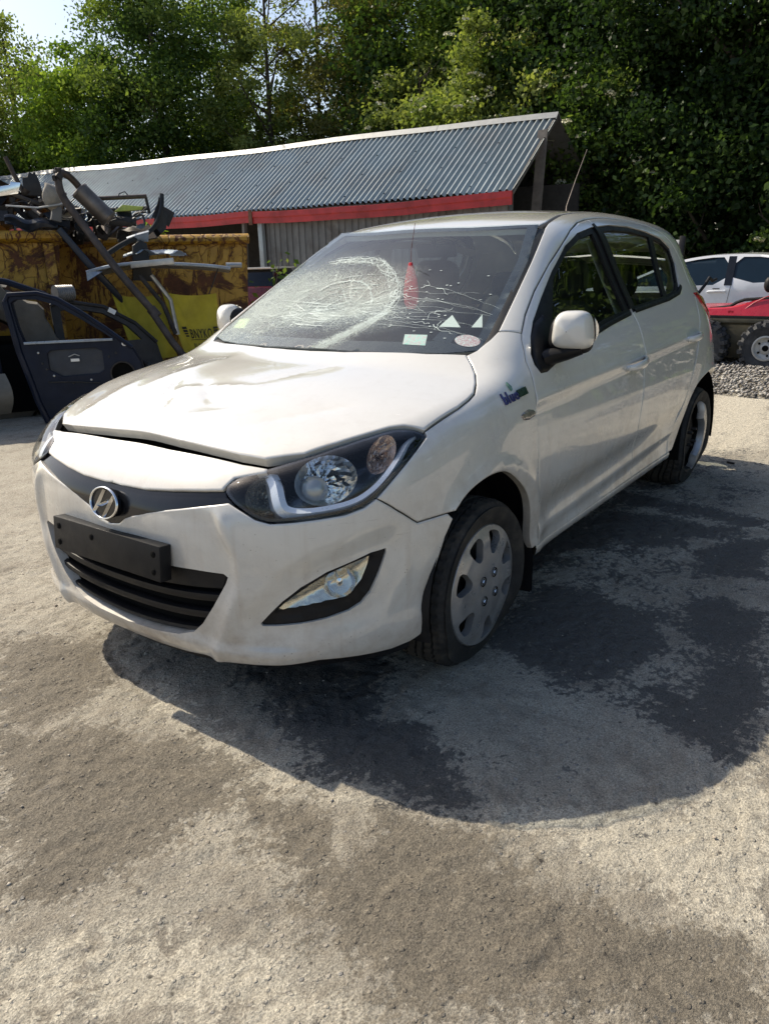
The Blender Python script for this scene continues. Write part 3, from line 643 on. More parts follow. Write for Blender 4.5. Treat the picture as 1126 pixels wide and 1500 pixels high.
# seen from the front, image-right is +y (car left): letter leans to image-right at top
def stroke(pts,w,h0,h1):
    P=np.array(pts,float); t=np.gradient(P,axis=0); n=np.stack([-t[:,1],t[:,0]],1); n/=np.linalg.norm(n,axis=1,keepdims=True)
    ww=np.array(w)[:,None] if hasattr(w,'__len__') else w
    L=P+n*ww/2;R=P-n*ww/2; V=[];F=[]
    for a,b,c in zip(L,P,R): V+=[BP(a[0],a[1],h0),BP(b[0],b[1],h1),BP(c[0],c[1],h0)]
    for i in range(len(P)-1):
        F+=[(i*3,i*3+3,i*3+4,i*3+1),(i*3+1,i*3+4,i*3+5,i*3+2)]
    m.add(V,F)
stroke([(-.046,-.030),(-.033,-.012),(-.018,.014),(-.002,.041)],[.012,.014,.013,.009],.002,.010)
stroke([(.002,-.041),(.018,-.014),(.033,.012),(.046,.030)],[.009,.013,.014,.012],.002,.010)
stroke([(-.030,-.012),(-.012,-.007),(.012,.007),(.030,.012)],[.006,.013,.013,.006],.002,.009)
m.build('emblem_letter',CHR,bd,ang=40,fix=False)
# intake: back wall, slats, upper band
ib=inset(PS.fwd(itk),-.012); m=MB()
P_,T_,_=cdt([ib],[],.05); Xb=PS.lift(P_); Xb=Xb*[.93,1,1]
mk('intake_back',Xb,[tuple(t) for t in T_],DARK,car)
grl=empty('lower_grille'); grl.parent=car
def slat(z0,z1,ymax,dep,name='slat',h=.03,sl2=.016):
    ys=np.linspace(-ymax,ymax,31); V=[];F=[]
    for y in ys:
        t=(abs(y)/ymax)**2; z=z0+(z1-z0)*t
        p=PS.lift(PS.fwd([(.8,y,z)]))[0]; p=np.array([p[0]+bump_disp(p[None])[0],y,z])
        for dx,dz in((-dep-.045,h*.15),(-dep-.012,h*.5),(-dep,h*.35),(-dep+.002,0),(-dep-.004,-h*.4),(-dep-.05,-h*.35)): V.append(p+[dx,0,dz])
    n=6
    for i in range(len(ys)-1):
        for k in range(n): a=i*n+k;b=i*n+(k+1)%n; F.append((a,b,b+n,a+n))
    mm=MB(); mm.add(V,F); mm.build(name,BLK,grl,ang=50)
slat(.392,.412,.405,.012); slat(.333,.352,.368,.012); slat(.272,.295,.315,.010,h=.02)
# band behind plate
bandp=np.array([(.80,-.445,.49),(.80,-.40,.493),(.80,0,.49),(.80,.40,.493),(.80,.445,.487),(.80,.425,.445),(.80,.2,.428),(.80,0,.424),(.80,-.2,.428),(.80,-.425,.445)])
panel('upper_band','sph',PS.fwd(bandp),BLK,grl,.025,-.003,two=False,off=-.014,disp=bump_disp,lip=.003,flange=.03)

# plate holder
ph=empty('plate_holder'); ph.parent=car
pr_=Matrix.Rotation(R_(-6),3,'Y')
m=MB(); m.box((.827,0,.508),(.040,.524,.106),pr_); m.build('holder_frame',BLK,ph,bevel=.004)
m=MB(); m.box((.8445,0,.5075),(.004,.500,.088),pr_); m.build('holder_face',simple('matt_black_plate',(.009,.009,.010),.55,var=.2,spec=.25,dirt=(.04,.036,.032),dscale=9,dth=(.55,.9)),ph,bevel=.002)
for y,z in((-.232,.535),(-.232,.483),(.232,.535),(.232,.483),(-.06,.53)):
    m=MB(); m.lathe([(.0,.003),(.006,.003),(.010,.001),(.0105,-.004)],(0,0,0),'x',14); o=m.build('screw_hole',DARK,ph); o.location=(.8475+(z-.508)*-.1,y,z)
# gap filler behind bonnet edge
V=[];F=[]
ys=np.linspace(-.56,.56,30)
for y in ys:
    V+= [(.70-.16*abs(y)**2.2-.02,y,.765-.06*abs(y)**2),(.60-.16*abs(y)**2.2,y,.745-.06*abs(y)**2),(.56-.16*abs(y)**2.2,y,.80-.08*abs(y)**2)]
for i in range(29): F+=[(i*3,i*3+1,i*3+4,i*3+3),(i*3+1,i*3+2,i*3+5,i*3+4)]
mk('slam_panel',V,F,DARK,car)
# headlamps ----------------------------------------------------------
PH=Par('head'); hd,h1,h2=PH.axes()
hl2=smooth_poly(PH.fwd(hl),1)
def lamp_part(X2,depth): # param -> inside point
    X=PH.lift(X2); return X+hd*np.asarray(depth).reshape(-1,1)
BOWL=simple('headlamp_reflector',(.88,.88,.87),.10,.97,var=.05,vscale=60)
LAMPG=simple('lamp_bezel_grey',(.34,.36,.40),.28,.4,var=.1)
lens=None
hl_objs=[]
for sg in(1,-1):
    e=empty('headlight'); e.parent=car; hl_objs.append(e)
def both(name,V,F,mat,par=hl_objs,ang=40,smooth=True):
    a=mk(name,V,F,mat,par[0],smooth,ang); b=mk(name,mirror(V),[tuple(reversed(t)) for t in F],mat,par[1],smooth,ang); return a,b
# lens cover
Pq,Tq,iq=cdt([resample(inset(hl2,.002),.012)],[],.022); X=PH.lift(Pq); G=grad(X); 
dd=np.minimum(dist_poly(Pq,hl2),.03); X=X+G*(.012*(dd/.03)**.6-.006)[:,None]
Tq=[tuple(t) for t in Tq]
nn=np.cross(X[Tq[5][1]]-X[Tq[5][0]],X[Tq[5][2]]-X[Tq[5][0]]); 
if nn@G[Tq[5][0]]<0: Tq=[(a,c,b) for a,b,c in Tq]
both('lens',X,Tq,LENS)
# black rim
rim_o=resample(inset(hl2,.001),.012); n=len(rim_o); rin=inset(rim_o,.008)
A=PH.lift(rim_o);g=grad(A); B=PH.lift(rin);gB=grad(B)
V=np.vstack([A-g*.022,A-g*.004,B-gB*.004,B-gB*.035]); F=[]
for k in range(3):
    for i in range(n): j=(i+1)%n; F.append((k*n+i,k*n+j,(k+1)*n+j,(k+1)*n+i))
both('lamp_rim',V,F,BLKG)
# housing back
bk=inset(rim_o,.004); Pq,Tq,iq=cdt([bk],[],.03); X=lamp_part(Pq,.135+.0*Pq[:,0]); both('lamp_housing',X,[tuple(t) for t in Tq],simple('smoked_lamp_housing',(.15,.155,.17),.25,.7,var=.25,vscale=12))
def ellip(c2,ax,ay,rot,n=28):
    q=np.linspace(0,2*math.pi,n,endpoint=False); a=ax*np.cos(q);b=ay*np.sin(q)
    return np.stack([c2[0]+a*math.cos(rot)-b*math.sin(rot),c2[1]+a*math.sin(rot)+b*math.cos(rot)],1)
def bowl(name,c2,ax,ay,rot,d0,d1,mat,rings=7,ribs=0,n=22,jit=.0035,seed=1):
    V=[];F=[]; rg=np.random.default_rng(seed)
    c3=PH.lift(np.array([c2]))[0]
    for k in range(rings):
        s=1-k/(rings-1)*.9; dep=d0+(d1-d0)*(1-s**2)
        E_=ellip((0,0),ax*s,ay*s,rot,n)
        for a,b in E_: V.append(c3+h1*a+h2*b+hd*(dep+(rg.normal(0,jit) if ribs and k else 0)))
    for k in range(rings-1):
        for i in range(n): F.append((k*n+i,k*n+(i+1)%n,(k+1)*n+(i+1)%n,(k+1)*n+i))
    F.append(tuple(range((rings-1)*n,rings*n)))
    return both(name,V,F,mat,ang=60,smooth=not ribs)
hb_c=PH.fwd(FE['hl_bowl']).mean(0)
bowl('main_reflector',hb_c,.089,.067,.25,.034,.115,BOWL,rings=8,ribs=1,n=30,jit=.0022)

# bulb shield
c3=PH.lift(np.array([hb_c]))[0]; m=MB(); m.grid(lambda u,v: tuple(c3+hd*(.075-.045*math.sin(v*math.pi/2))+(h1*(-.030+.040*math.cos(v*math.pi/2)*math.cos(u*2*math.pi))+h2*(.020*0-.016+.040*math.cos(v*math.pi/2)*math.sin(u*2*math.pi)))),20,8,True); both('bulb_shield',m.v,m.f,simple('bulb_shield_grey',(.42,.43,.42),.32,.5,var=.1))
ic=PH.fwd([PH.lift(np.array([PH.fwd(hl)[[0,1,2,3,4,17,18,19,20,21]].mean(0)]))[0]])[0]
bowl('inner_reflector',ic+[.0,.0],.058,.050,.6,.035,.095,simple('smoked_reflector',(.34,.32,.27),.25,.8,var=.6,vscale=22,bmp=.3,bscale=30),ribs=1)
oc=PH.fwd(FE['hl_strip'][-4:]).mean(0)
bowl('indicator_reflector',oc+(hb_c-oc)*.28+np.array([0,.016]),.062,.036,.95,.03,.06,AMB,ribs=1)
# chrome light guide strip: U between the inner lamp, along the bottom and up to the tip
st=smooth_poly(PH.fwd(FE['hl_strip']),2,False); st=resample(st,.008,False)
t=np.gradient(st,axis=0); nrm=np.stack([-t[:,1],t[:,0]],1); nrm/=np.linalg.norm(nrm,axis=1,keepdims=True)
s_=np.linspace(0,1,len(st)); wd=np.interp(s_,[0,.2,.35,.75,1],[.034,.036,.028,.024,.010])
V=[];F=[]
for i,p in enumerate(st):
    a=lamp_part((p+nrm[i]*wd[i]*.5)[None],[.03])[0]; b=lamp_part((p)[None],[.018])[0]; c=lamp_part((p-nrm[i]*wd[i]*.5)[None],[.026])[0]; e_=lamp_part((p-nrm[i]*wd[i]*.6)[None],[.07])[0]; e2=lamp_part((p+nrm[i]*wd[i]*.6)[None],[.07])[0]
    V+=[e2,a,b,c,e_]
for i in range(len(st)-1):
    for k in range(4): q=i*5+k; F.append((q,q+5,q+6,q+1))
both('light_guide',V,F,simple('brushed_light_guide',(.74,.77,.82),.3,.25,var=.05,coat=.5))
# top dark visor inside lamp
# fog lamps ----------------------------------------------------------
fg=[empty('fog_light') for _ in(1,2)]
for e in fg: e.parent=car
fl=FE['foglens']; fl2=PS.fwd(fl)
def sphpanel(name,out2,mat,par,sp,dep,holes=[],gap=0,flange=.02,rim=.004,dfun=None):
    L=resample(inset(out2,gap),sp*.5); Hs=[resample(inset(h,0),sp*.5) for h in holes]; li=inset(L,rim)
    Pq,Tq,iq=cdt([L,li],Hs,sp); X=PS.lift(Pq);G=grad(X); X=X+G*(bump_disp(X)-dep)[:,None]
    if dfun is not None: X=X+G*dfun(Pq)[:,None]
    r=iq[0]; X[r]-=G[r]*.003; F=[tuple(t) for t in Tq]; t=F[len(F)//2]
    if np.cross(X[t[1]]-X[t[0]],X[t[2]]-X[t[0]])@G[t[0]]<0: F=[(a,c,b) for a,b,c in F]
    V=[X];base=len(X)
    for r in [iq[0]]+iq[2:]:
        V.append(X[r]-G[r]*flange); k=len(r)
        for i in range(k): F.append((r[i],r[(i+1)%k],base+(i+1)%k,base+i))
        base+=k
    return both(name,np.vstack(V),F,mat,par,50)
sphpanel('fog_surround',PS.fwd(fog),BLK,fg,.014,.004,[fl2],.001,.03,dfun=lambda P:-.012*sst(.0,.02,dist_poly(P,fog2)))
sphpanel('fog_lens',fl2,LENS,fg,.016,.012,gap=.001,flange=.004)
Pq,Tq,iq=cdt([resample(fl2,.012)],[],.012); X=PS.lift(Pq);G=grad(X)
rib=.006*np.abs(np.sin(Pq[:,0]*math.pi/.016))*sst(.02,.0,Pq[:,0]-fl2[:,0].mean())
X=X-G*(.028+.035*np.minimum(dist_poly(Pq,fl2)/.045,1)+rib)[:,None]
both('fog_reflector',X,[tuple(t) for t in Tq],simple('fog_reflector_metal',(.74,.70,.60),.2,.85,var=.1,vscale=12),fg,70)
fc=PS.lift((fl2.mean(0)+[.02,.008])[None])[0]; fn=grad(fc[None])[0]
m=MB()
Mx=Vector(fn).to_track_quat('Z','Y').to_matrix()
m.lathe([(.045,-.02),(.042,-.035),(.03,-.055),(.012,-.062),(.010,-.03),(.0,-.026)],(0,0,0),'z',28)
Vv=[tuple(Vector(fc)+Mx@Vector(p)) for p in m.v]; both('fog_bowl',Vv,m.f,CHR,fg,60)
# fender ------------------------------------------------------------
arch_f=lambda r,a0,a1,n: np.array([(r*math.cos(q),.86,.285+r*1.06*math.sin(q)) for q in np.linspace(a0,a1,n)])
AF=np.array([(.232,.828,.574),(.181,.84,.618),(.12,.851,.644),(.05,.861,.659),(-.02,.865,.657),(-.08,.868,.640),(-.15,.87,.598),(-.215,.866,.544),(-.256,.861,.493),(-.28,.856,.44),(-.297,.848,.39),(-.31,.845,.33),(-.318,.842,.292)])
dF=np.array([(-.362,.843,.292),(-.357,.848,.349),(-.323,.863,.565),(-.314,.862,.665),(-.313,.85,.807),(-.326,.826,.882),(-.347,.788,.963),(-.40,.745,1.03),(-.425,.731,1.05)])
AF=np.vstack([AF[:1],smooth_poly(AF,2,False)[1:-1],AF[-1:]])
fd=np.vstack([FE['hood_left'][:8],[(-.25,.64,.998),(-.31,.655,1.03),(-.36,.668,1.058)],dF[::-1],AF[::-1],seam[::-1][1:],hl[13:9:-1]])
def flare(cx):
    def d(X):
        r=np.hypot(X[:,0]-cx,(X[:,2]-.285)/1.04); return .006*np.exp(-((r-.375)/.018)**2)
    return d
panel('front_fender','tilt',fd,PAINT,car,.02,.0018,disp=flare(0),lip=.003,lipw=.005,flange=.03)
# doors ---------------------------------------------------------------
gu=FE['gutter']; dlo=FE['dlo']
front_up=np.array([(-.425,0,1.05),(-.51,0,1.106),(-.646,0,1.182),(-.836,0,1.275),(-1.03,0,1.355),(-1.16,0,1.402),(-1.30,0,1.437),(-1.42,0,1.452)])
bsh=np.array([(-1.395,0,.30),(-1.39,0,.42),(-1.375,0,.564),(-1.40,0,.66),(-1.43,0,.745),(-1.475,0,.90),(-1.488,0,1.0),(-1.485,0,1.08),(-1.455,0,1.3),(-1.43,0,1.452)])
fdoor=np.vstack([dF[:-1]*[1,0,1],front_up,bsh[::-1]])
rear_up=np.array([(-1.573,0,1.461),(-1.70,0,1.462),(-1.84,0,1.458),(-2.0,0,1.450),(-2.19,0,1.432),(-2.32,0,1.402),(-2.41,0,1.352),(-2.465,0,1.29),(-2.49,0,1.22)])
rdoor_back=np.array([(-2.485,0,1.142),(-2.46,0,1.038),(-2.394,0,.939),(-2.338,0,.89),(-2.257,0,.766),(-2.199,0,.704),(-2.103,0,.563),(-2.02,0,.455),(-1.97,0,.38),(-1.93,0,.30)])
rdoor=np.vstack([bsh,[(-1.5,0,1.457)],rear_up,rdoor_back])
S2=lambda P: np.asarray(P)[:,[0,2]]
D2=S2(dlo)
D2=np.vstack([D2,[(-.70,.965),(-.55,.935),(-.45,.915),(-.40,.917)]])
bz=lambda z: np.interp(z,bsh[:,2],bsh[:,0])
dF_poly=D2[D2[:,0]>-1.44]; # front half of the window opening
def split(poly,front=True):
    P=resample(poly,.01); xb=np.interp(P[:,1],bsh[:,2],bsh[:,0])
    k=P[:,0]>xb+.001 if front else P[:,0]<xb-.001
    P=P[k]
    i=np.argmax(np.linalg.norm(np.roll(P,-1,0)-P,axis=1)); P=np.roll(P,-i-1,0)
    a,b=P[-1],P[0]; zz=np.linspace(a[1],b[1],14)
    seam=np.stack([np.interp(zz,bsh[:,2],bsh[:,0])+(.0022 if front else -.0022),zz],1)
    return np.vstack([P,seam])
dl_f,dl_r=split(D2),split(D2,False)
CRZ=lambda x:.862+.034*(-x-.35)/.9-.006*((x+1.3)/.9)**2
def door_disp(X):
    x,z=X[:,0],X[:,2]; c=.835+.045*(-x-.1)/2.2
    d=.005*np.exp(-((z-c)/.02)**2)-.007*sst(.0,-.05,z-c)*sst(-.22,-.06,z-c)
    q=.40+.06*(-x-.3)/1.7
    d=d+.010*np.exp(-((z-(q-.05))/.03)**2)-.006*np.exp(-((z-q-.03)/.04)**2)
    return d
doors=[]
def inpanel2(out,name,h):
    os=panel(name,'side',out,PAINT,car,.016,.002,holes=[h],disp=door_disp,lip=.003,lipw=.005,flange=.035,fl_hole=True)
    return os
fds=inpanel2(S2(fdoor),'front_door',dl_f); rds=inpanel2(S2(rdoor),'rear_door',dl_r)
# window frames (black) and glass
def clipx(P,f): return P
gf=inset(resample(dl_f,.02),.022); 
xa=lambda z:-.53-(z-.95)*1.05       # front edge of the moving glass, behind the mirror triangle
gf=np.array([(min(x,xa(z)),z) for x,z in gf]); 
gr=inset(resample(dl_r,.02),.022); gr=np.array([(min(x,bz(z)-.075),z) for x,z in gr]); 
gr1=np.array([(max(x,-2.06-(1.25-z)*-.35),z) for x,z in gr]); 
gf=np.array([(max(x,bz(z)+.07),z) for x,z in gf])
gr2=np.array([(min(x,-2.115-(1.25-z)*-.35),z) for x,z in gr])
def dedupe(P,e=.004):
    out=[P[0]]
    for p in P[1:]:
        if np.linalg.norm(p-out[-1])>e: out.append(p)
    if np.linalg.norm(out[0]-out[-1])<e: out.pop()
    return np.array(out)
gf,gr1,gr2=dedupe(gf),dedupe(gr1),dedupe(gr2)
TRM=simple('window_trim_black',(.008,.008,.009),.5,var=.2,spec=.25)
for (dl,gls,ds) in((dl_f,[gf],fds),(dl_r,[gr1,gr2],rds)):
    fr=panel('window_frame','side',dl,TRM,None,.03,-.002,holes=gls,off=-.006,lip=.002,flange=.012)
    for o,d in zip(fr,ds): o.parent=d
    for g_ in gls:
        ws_=panel('window_glass','side',g_,GLS,None,.06,-.003,off=-.014,lip=0,flange=0)
        for o,d in zip(ws_,ds): o.parent=d
# belt moulding
for o,d in zip(strip('belt_moulding','side',np.array([(-.62,.78,.957),(-.92,.78,.993),(-1.18,.767,1.022),(-1.45,.757,1.045)]),.018,TRM,None,.006,.008,two=True),fds): o.parent=d
for o,d in zip(strip('belt_moulding','side',np.array([(-1.52,.757,1.05),(-2.03,.75,1.073),(-2.23,.742,1.094),(-2.31,.73,1.125)]),.018,TRM,None,.006,.008,two=True),rds): o.parent=d
for o,d in zip(strip('pillar_cover','side',np.array([(-1.4855,.757,1.062),(-1.484,.74,1.09),(-1.455,.66,1.3),(-1.434,.6,1.43)]),.030,TRM,None,.0045,.004,two=True),fds): o.parent=d
for pth in(np.vstack([dF[:-1]*[1,0,1],front_up,rear_up[:3]]),np.vstack([rear_up,rdoor_back]),np.vstack([bsh[:7]])): strip('door_seal','side',on('side',pth),.034,RUB,car,-.016,.003,.02,two=True)
# side body: pillar, cant rail, rear quarter -------------------------------
wsL=FE['wsedgeL']+[0,0,0]; dt=FE['ditch']
pil=np.vstack([[(-.36,.668,1.058)],wsL[2:4]+[-.004,.012,.0],[(-.93,.552,1.375)],[(-1.005,.533,1.411)],dt[1:4],[(-1.6,.462,1.49),(-2.0,.46,1.482),(-2.4,.475,1.445),(-2.7,.50,1.38),(-2.86,.53,1.31)],
   [(-2.93,.60,1.2),(-2.96,.66,1.1)],[(-2.72,.755,1.05)],[(-2.45,.757,1.092)]]) 
uprail=np.vstack([[(-2.455,.0,1.088)],[(-2.488,0,1.15)],rear_up[::-1],[(-1.5,0,1.457)],[(-1.42,0,1.452)],front_up[::-1]])
uprail=on('side',np.vstack([uprail]))
panel('side_frame','tilt',np.vstack([pil,uprail]),PAINT,car,.022,.0018,lip=.003,lipw=.005,flange=.03)
AR=np.array([(-1.99,.30),(-2.023,.30),(-2.104,.356),(-2.128,.459),(-2.172,.541),(-2.263,.612),(-2.389,.658),(-2.525,.672),(-2.66,.655),(-2.78,.607),(-2.86,.535),(-2.90,.45),(-2.91,.36),(-2.91,.30)])
AR=smooth_poly(AR,2,False)
quarter=np.vstack([S2(rdoor_back)[::-1][0:],[(-2.455,1.083)],[(-2.56,1.075),(-2.60,1.02),(-2.70,.96),(-2.74,.90),(-2.86,.86),(-3.02,.80),(-3.0,.5),(-2.96,.30)],AR[::-1][:-1]])
q2=S2(rdoor_back)[::-1]
panel('rear_quarter','side',np.vstack([q2,[(-2.462,1.075),(-2.62,1.06),(-2.86,1.03),(-2.95,.80),(-2.96,.5),(-2.95,.30)],AR[::-1][1:]]),PAINT,car,.022,.0018,disp=flare(-2.525),lip=.003,lipw=.005,flange=.03)
# roof --------------------------------------------------------------------
rt=np.array([(-.893,0,1.42),(-.897,.15,1.42),(-.905,.25,1.42),(-.931,.36,1.42),(-.985,.505,1.41),(-1.068,.508,1.431),(-1.169,.49,1.451),(-1.293,.466,1.47),(-1.6,.453,1.49),(-2.0,.451,1.482),(-2.4,.466,1.445),(-2.7,.49,1.38),(-2.85,.515,1.31),(-2.9,.3,1.33),(-2.92,0,1.34)])
panel('roof','top',np.vstack([rt,mirror(rt[1:-1])[::-1]]),PAINT,car,.03,.001,two=False,lip=.003,lipw=.006,flange=.03)
strip('roof_seal','tilt',np.vstack([[(-.985,.519,1.411)],np.array([(-1.068,.513,1.431),(-1.169,.495,1.451),(-1.293,.471,1.47),(-1.6,.4575,1.49),(-2.0,.456,1.482),(-2.4,.471,1.445),(-2.7,.495,1.38)])]),.014,RUB,car,-.001,.004,.03,two=True)
# tailgate, rear bumper, rear glass ------------------------------------------
tg=np.array([(-3,0,1.31),(-3,.48,1.28),(-3,.585,1.15),(-3,.645,1.03),(-3,.60,.82),(-3,.52,.72),(-3,0,.70)])
tgh=np.array([(-3,0,1.26),(-3,.43,1.235),(-3,.53,1.12),(-3,.54,1.07),(-3,0,1.04)])
full=lambda P: np.vstack([P,mirror(P[1:-1])[::-1]])
panel('tailgate','rear',full(tg),PAINT,car,.04,.003,holes=[full(tgh)],two=False)
panel('rear_glass','rear',full(tgh),GLS,car,.08,-.005,two=False,off=-.008,lip=0,flange=0)
rb=np.array([(-3,0,.69),(-3,.52,.70),(-3,.62,.80),(-3,.74,.80),(-3,.76,.5),(-3,.74,.30),(-3,0,.28)])
panel('rear_bumper','rear',full(rb),PAINT,car,.04,.002,two=False)
tl=FE['taillight']
for o in panel('tail_light','side',np.array([(-2.475,1.083),(-2.60,1.064),(-2.68,1.035),(-2.77,.985),(-2.83,.91),(-2.80,.885),(-2.72,.925),(-2.63,.985),(-2.545,1.02)]),REDL,car,.02,.0,off=.012,lip=.008,lipw=.012,flange=.02): pass
# sill, floor ------------------------------------------------------------------
xs=np.linspace(-.34,-1.97,40); V=[];F=[]
for x in xs:
    y=on('side',[(x,.8,.33)])[0][1]
    V+=[(x,y-.014,.315),(x,y+.004,.302),(x,y+.007,.290),(x,y+.002,.268),(x,y-.03,.245),(x,y-.16,.225),(x,y-.16,.33)]
for i in range(len(xs)-1):
    for k in range(6): a=i*7+k; F.append((a,a+1,a+8,a+7))
for s in(1,-1):
    V2=V if s>0 else mirror(V); mm=MB(); mm.add(V2,F); mm.build('side_sill',PAINT,car,ang=60)
m=MB(); m.box((-1.2,0,.24),(3.4,1.36,.05)); m.build('underbody',DARK,car)
m=MB(); m.box((.14,0,.25),(1.0,.9,.03)); m.build('undertray_light_block',DARK,car)  # sheet added to stop sunlight falling through the engine bay onto the ground
m=MB(); m.box((.20,0,.49),(.78,.96,.50)); m.build('engine_bay_light_block',DARK,car)  # plain box added to block sun coming through the bonnet gaps
m=MB(); m.box((-.27,0,.60),(.10,1.34,.66)); m.build('firewall_light_block',DARK,car)  # cross wall put in to block light under the bonnet as well
m=MB(); m.box((.30,0,.775),(.50,.84,.02)); m.box((-.02,0,.865),(.4,1.3,.02)); m.build('bonnet_gap_light_block',DARK,car,kind='stuff')  # unseen sheets added against light slits in the bonnet's shadow
# inner dark shell below the belt
V=[];F=[];nx,nz=40,10
for s in(1,-1):
    V=[];F=[]
    for i in range(nx):
        for j in range(nz):
            x=-2.95+i*(3.15)/(nx-1); z=.32+j*(.62)/(nz-1); V.append((x,0,z))
    P=on('side',V,-.05); V=P if s>0 else mirror(P)
    for i in range(nx-1):
        for j in range(nz-1):
            c=P[i*nz+j]; xc=c[0]+.04; zc=c[2]+.03
            if math.hypot(xc,zc-.285)<.42 or math.hypot(xc+2.525,zc-.285)<.42: continue
            a=i*nz+j; F.append((a,a+nz,a+nz+1,a+1))
    mk('inner_panel',V,F,DARK,car)
# wheel-arch liners
for cx in(0,-2.525):
    for s in(1,-1):
        V=[];F=[];n=24
        for i in range(n+1):
            q=R_(-12)+(R_(204))*i/n
            for y,r in((.835,.352),(.80,.358),(.60,.36),(.50,.34),(.50,.05)): V.append((cx+r*math.cos(q),s*y,.285+r*1.06*math.sin(q)))
        for i in range(n):
            for k in range(4): a=i*5+k; F.append((a,a+1,a+6,a+5))
        mk('arch_liner',V,F,DARK if cx<0 else BLK,car)
for s in(1,-1):
    m=MB(); m.grid(lambda u,v:(-.305-.035*math.sin(v*1.6)+.006*math.sin(u*3),s*(.845-.20*u-.01*v),.40-.285*v-.03*u*v*0),6,8)
    m.grid(lambda u,v:(-.318-.035*math.sin(v*1.6)+.006*math.sin(u*3),s*(.845-.20*u-.01*v),.40-.285*v),6,8); m.build('mud_flap',BLK,car)
# ---------------------------------------------------------------- windscreen
ws=FE['wsedgeL']
WB=np.array([(-.112,0,.975),(-.12,.2,.975),(-.155,.4,.978),(-.205,.55,.985),(-.262,.66,1.003)])
WT=np.array([(-.993,.515,1.408),(-.935,.36,1.42),(-.909,.25,1.42),(-.90,.15,1.42),(-.896,0,1.42)])
wh=np.vstack([WB,ws[1:4],WT]); ws_out=np.vstack([wh,mirror(wh[1:-1])[::-1]])
PW=Par('ws'); wp2=PW.fwd(ws_out)
def WS(U): # analytic glass surface (param: lateral y, height along the slope)
    U=np.asarray(U,float); d,e1,e2=PW.axes(); P=U[:,:1]*e1+U[:,1:]*e2
    for _ in range(8):
        g=.477*(P[:,0]+.36*P[:,1]**2+.09)+.88*(P[:,2]-1.0); P=P-np.outer(g,np.array([.477,0,.88]))
    return P
def WN(P):
    n=np.stack([np.full(len(P),.477),.477*.72*P[:,1],np.full(len(P),.88)],1); return n/np.linalg.norm(n,axis=1,keepdims=True)
Cc=PW.fwd([FE['crackC'][0]])[0]; Cb=PW.fwd([FE['crackC'][2]])[0]
def wsdisp(U): # pushed-in glass around the impact
    r=np.hypot((U[:,0]-Cc[0])/.36,(U[:,1]-Cc[1])/.17); d=-.030*np.exp(-r**2*1.1)
    r2=np.hypot((U[:,0]-Cc[0]+.02)/.20,(U[:,1]-Cc[1]-.02)/.10); d+=-.012*np.exp(-r2**2)
    return d+.004*(vnoise(U,9,3,4)-.5)*np.exp(-r*.7)
